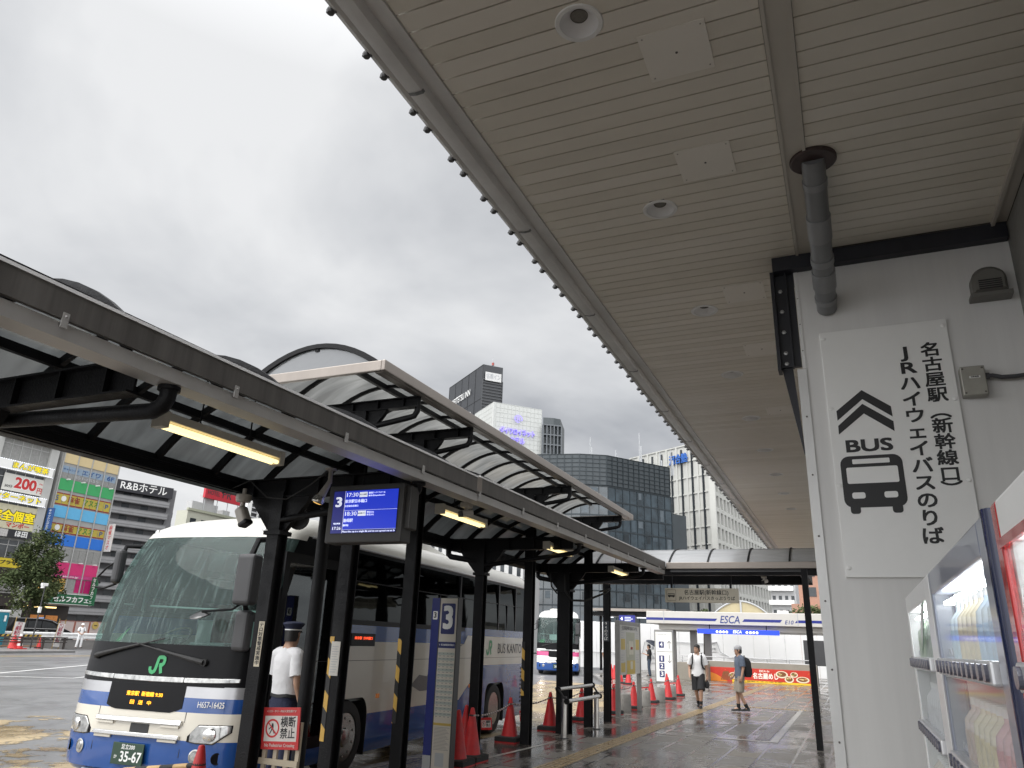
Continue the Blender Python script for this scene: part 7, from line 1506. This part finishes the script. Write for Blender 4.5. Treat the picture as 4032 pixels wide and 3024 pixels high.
# street tree, lamp pole with camera, van, guardrail and works
leafy('street_tree', 'dense green street tree in front of the sign covered block', 'tree', (-58, 39.9, 5.6), 2.2, 3.0, 11000, .12, (.02, .16), LV, seed=11, clumps=64)
cp = thing('camera_pole', 'thin dark pole with a white camera in front of the street tree', 'pole', (-52, 36.5, 0)); o = MB(); o.tube([(-52, 36.55, 0), (-52, 36.6, 4.2)], [.05, .035], 8); o.done('pole', DARKG, cp); o = MB(); o.box(-52.1, -51.9, 36.3, 36.75, 4.15, 4.35); o.box(-52.12, -51.9, 36.35, 36.5, 4.0, 4.16); o.done('camera', WHITE, cp, bevel=.03); o = MB(); o.box(-52.08, -51.92, 36.5, 36.68, 2.35, 2.75); o.done('box', WHITE, cp, bevel=.02)
vn = thing('minivan', 'black minivan with chrome trim parked across the street', 'car', (-56, 39.9, .02)); VB = m('van_black', (.004, .004, .005), .25, 0, .1, spec=.3)
pf = [(37.3, .35), (37.25, .9), (37.35, 1.35), (37.6, 1.95), (38.0, 2.02), (40.2, 2.0), (41.0, 1.85), (41.75, 1.35), (42.25, 1.18), (42.65, 1.0), (42.75, .75), (42.7, .35)]
o = MB(); o.loft([[(-56 + x, 39.9 + (y - 39.9) * s, .02 + (z - .35) * s2 + .33) for y, z in pf] for x, s, s2 in ((-1.75, .97, .96), (-1.68, 1, 1), (-.07, 1, 1), (0, .97, .96))]); o.done('body', VB, vn, smooth=35)
o = MB(); o.prism([(37.75, 1.3), (37.8, 1.78), (40.0, 1.82), (40.75, 1.68), (41.3, 1.3)], 0, .012, F(90, (-55.99, 0, 0))); o.done('side_window', m('car_glass', (.02, .022, .024), .06, 0, .3), vn); o = MB(); [o.box(-55.985, -55.97, y, y + .06, 1.3, 1.82) for y in (38.7, 39.8)]; o.done('pillar', VB, vn)
o = MB(); o.box(-55.985, -55.965, 37.8, 41.4, 1.27, 1.3); [o.box(-55.985, -55.95, y, y + .22, 1.1, 1.14) for y in (39.5, 40.2)]; o.tube([(-55.9, 37.7, 1.98), (-55.9, 39.5, 2.0), (-55.9, 40.6, 1.86), (-55.9, 41.6, 1.42)], .02, 6); o.done('chrome_trim', CHR, vn); o = MB(); o.box(-55.99, -55.9, 42.2, 42.62, .86, 1.0); o.done('headlight', LENS, vn, bevel=.02); o = MB(); o.box(-56.9, -56.6, 40.1, 40.35, 2.0, 2.1); o.done('roof_lamp', m('taxi_blue', (.25, .35, .6), .3, 0, 0, em=.2), vn, bevel=.03)
for y in (38.2, 41.7): o = MB(tr(-56.05, y, .35) @ rot('Y', 90)); o.lathe([(.2, -.2), (.33, -.2), (.34, -.02), (.3, .05), (.2, .055), (.19, .03), (.001, .03)], 24); o.done('wheel', [TYRE], vn, smooth=40)
gr = thing('guardrail', 'white corrugated guardrail on a low concrete wall across the street', 'guardrail', (-55, 42, 0)); GW = m('rail_white', (.74, .74, .73), .35, 0, .08, 2); o = MB(); o.loft([[(-54.6 + x, y, z) for x, z in ((0, .62), (.07, .66), (.07, .74), (0, .8), (0, .86), (.07, .92), (.07, 1.0), (0, 1.06), (-.03, 1.06), (-.03, .62))] for y in (33, 60)]); o.done('rail', GW, gr, smooth=30); o = MB(); o.box(-55.0, -54.65, 33, 60, -.1, .55); o.done('wall', m('far_concrete', (.2, .19, .18)), gr)
for k in range(9): o = MB(); o.box(-54.72, -54.64, 34 + k * 2.9, 34.1 + k * 2.9, .5, 1.08); o.done('post', FRM, gr)
fn = thing('site_fence', 'row of pale pink framed site fence panels across the street', 'fence', (-62, 48.5, 0)); FP = m('fence_pink', (.55, .46, .43), .5, 0, .08, 3); FR = m('fence_red', (.35, .10, .06), .5, 0, .1)
for k in range(4): y = 45.6 + k * 1.45; o = MB(); o.mi = 0; o.box(-61.9, -61.87, y, y + 1.4, .2, 1.95); o.mi = 1; [o.box(-61.87, -61.84, a, a + .05, .1, 1.97) for a in (y, y + 1.36)]; o.box(-61.87, -61.84, y, y + 1.4, 1.93, 1.97); o.box(-61.87, -61.84, y, y + 1.4, .3, .34); o.done('panel', [FP, FR], fn)
o = MB(); o.prism([(.32 * math.cos(R(q)), .32 * math.sin(R(q))) for q in range(0, 360, 20)], 0, .03, F(90, (-61.8, 49.0, 1.65))); tg = o.done('arrow_sign', m('sign_tan', (.5, .36, .1), .5, 0, .2), fn); o = MB(); o.box(-61.76, -61.74, 48.85, 49.15, 1.62, 1.68); o.done('arrow', BLACK, tg)
tl_ = thing('portable_toilet', 'teal portable toilet cabin at the left edge of the photo', 'toilet cabin', (-54, 35, 0)); TE = m('toilet_teal', (.02, .2, .27), .4, 0, .08, 2); o = MB(); o.box(-55.2, -54, 34.7, 35.85, .1, 2.3); [o.box(-54, -53.97, 34.8 + k * .2, 34.85 + k * .2, .2, 2.2) for k in range(6)]; o.done('cabin', TE, tl_, bevel=.02); o = MB(); o.box(-55.25, -53.95, 34.65, 35.9, 2.3, 2.46); o.done('roof', WHITE, tl_, bevel=.04); o = MB(); o.box(-53.97, -53.95, 35.55, 35.7, 1.7, 2.1); o.done('sticker', WHITE, tl_)
rk = thing('dark_rail', 'dark brown two bar rail standing on the traffic island', 'rail', (-50.4, 36, 0)); DB = m('rail_brown', (.04, .032, .028), .45, 0, .2)
o = MB(); [o.tube([(-50.4, 33, z), (-50.45, 36, z), (-50.8, 38.3, z)], .035, 8) for z in (.45, .6, .76)]; o.done('bar', DB, rk, smooth=40)
for x, y in ((-50.4, 34.75), (-50.43, 36.3), (-50.75, 38.1)): o = MB(); o.box(x - .08, x + .02, y - .06, y + .06, 0, .74); o.done('post', DB, rk)
for i, (x, y) in enumerate(((-50.9, 34.58), (-50.9, 37.6))):
    lb = ('left of two white red-lettered crossing warning boards on the island', 'right of two white red-lettered crossing warning boards on the island')[i]; t = thing('warning_board', lb, 'sign', (x, y, 0), 0, 'crossing warning boards'); w_ = .33 if i == 0 else .24
    o = MB(tr(x, y, 0) @ rot('X', -4)); o.box(-.04, .0, -w_, w_, .15, 1.7); o.done('board', m('board_white', (.62, .60, .58), .5, 0, .04), t); o = MB(tr(x, y, 0) @ rot('X', -4)); [o.box(-.06, -.02, s * w_ - .02, s * w_ + .02, 0, 2.0) for s in (-1, 1)]; o.done('leg', m('leg_tape', (.25, .16, .04), .5, 0, .9, 9), t)
    W_ = tr(x, y, 0) @ rot('X', -4); text(t, '横歩\n断行', .3, W_ @ F(90, (.003, -.03, 1.12)), m('text_darkred', (.3, .02, .05), .5), .03, w=w_ * 1.25, h=.55); text(t, '禁止', .3, W_ @ F(90, (.003, 0, .58)), m('text_darkred', (.3, .02, .05)), .03, w=w_ * 1.3, h=.28)
    o = MB(W_ @ F(90, (.002, 0, 1.53))); [ribbon(o, P, .03, Matrix()) for P in ([(-.13, -.12), (.13, -.12), (.13, .12), (-.13, .12), (-.13, -.12)], [(-.1, .1), (.1, -.1)])]; o.done('cross_mark', m('text_darkred', (.3, .02, .05)), t)
for i, (y0, y1) in enumerate(((31.5, 35.2), (35.3, 37.2))):
    t = thing('hazard_barrier', ('yellow and black striped barrier at the left edge of the island', 'yellow and black striped barrier between the two warning boards')[i], 'barrier', (-52.2, (y0 + y1) / 2, 0), 0, 'striped work barriers'); o = MB(); n_ = int((y1 - y0) / .16)
    for k in range(n_): o.mi = k % 2; a = y0 + (y1 - y0) * k / n_; b = y0 + (y1 - y0) * (k + 1) / n_; o.loft([[(-52.2, a + s, .72), (-52.2, b + s, .72), (-52.15, b + s, .72), (-52.15, a + s, .72)] for s in (0,)] + [[(-52.2, a + .12, .9), (-52.2, b + .12, .9), (-52.15, b + .12, .9), (-52.15, a + .12, .9)]])
    o.done('striped_board', [m('haz_yellow', (.5, .34, .06), .5), BLACK], t); o = MB(); [o.tube([(-52.17, y, 0), (-52.17, y, .95)], .025, 6) for y in (y0 + .1, y1 - .1)]; o.tube([(-52.17, y0, .15), (-52.17, y1, .15)], .02, 6); o.done('frame', m('frame_orange', (.5, .22, .06), .5), t)
bcn = thing('striped_safety_cone', 'big red and white striped safety cone on the island beside a warning board', 'traffic cone', (-50.6, 34.7, 0)); o = MB()
for k in range(6): o.mi = (k % 2); z0, z1 = .06 + k * .15, .06 + (k + 1) * .15; o.lathe([(.26 - z0 * .2, z0), (.26 - z1 * .2, z1)], 20, tr(-50.6, 34.75, 0))
o.mi = 0; o.box(-50.9, -50.3, 34.35, 35.15, 0, .06); o.lathe([(.3, .05), (.06, .85), (.001, .87)], 20, tr(-50.75, 34.45, 0)); o.done('cone', [RED, WHITE], bcn, smooth=40)
for (p, lb) in (((-51.8, 37.0, 0), 'orange cone behind the rail on the traffic island'), ((-51.9, 35.45, 0), 'cone between the striped barrier and the left warning board')): dup(cone, p, 0, lb)
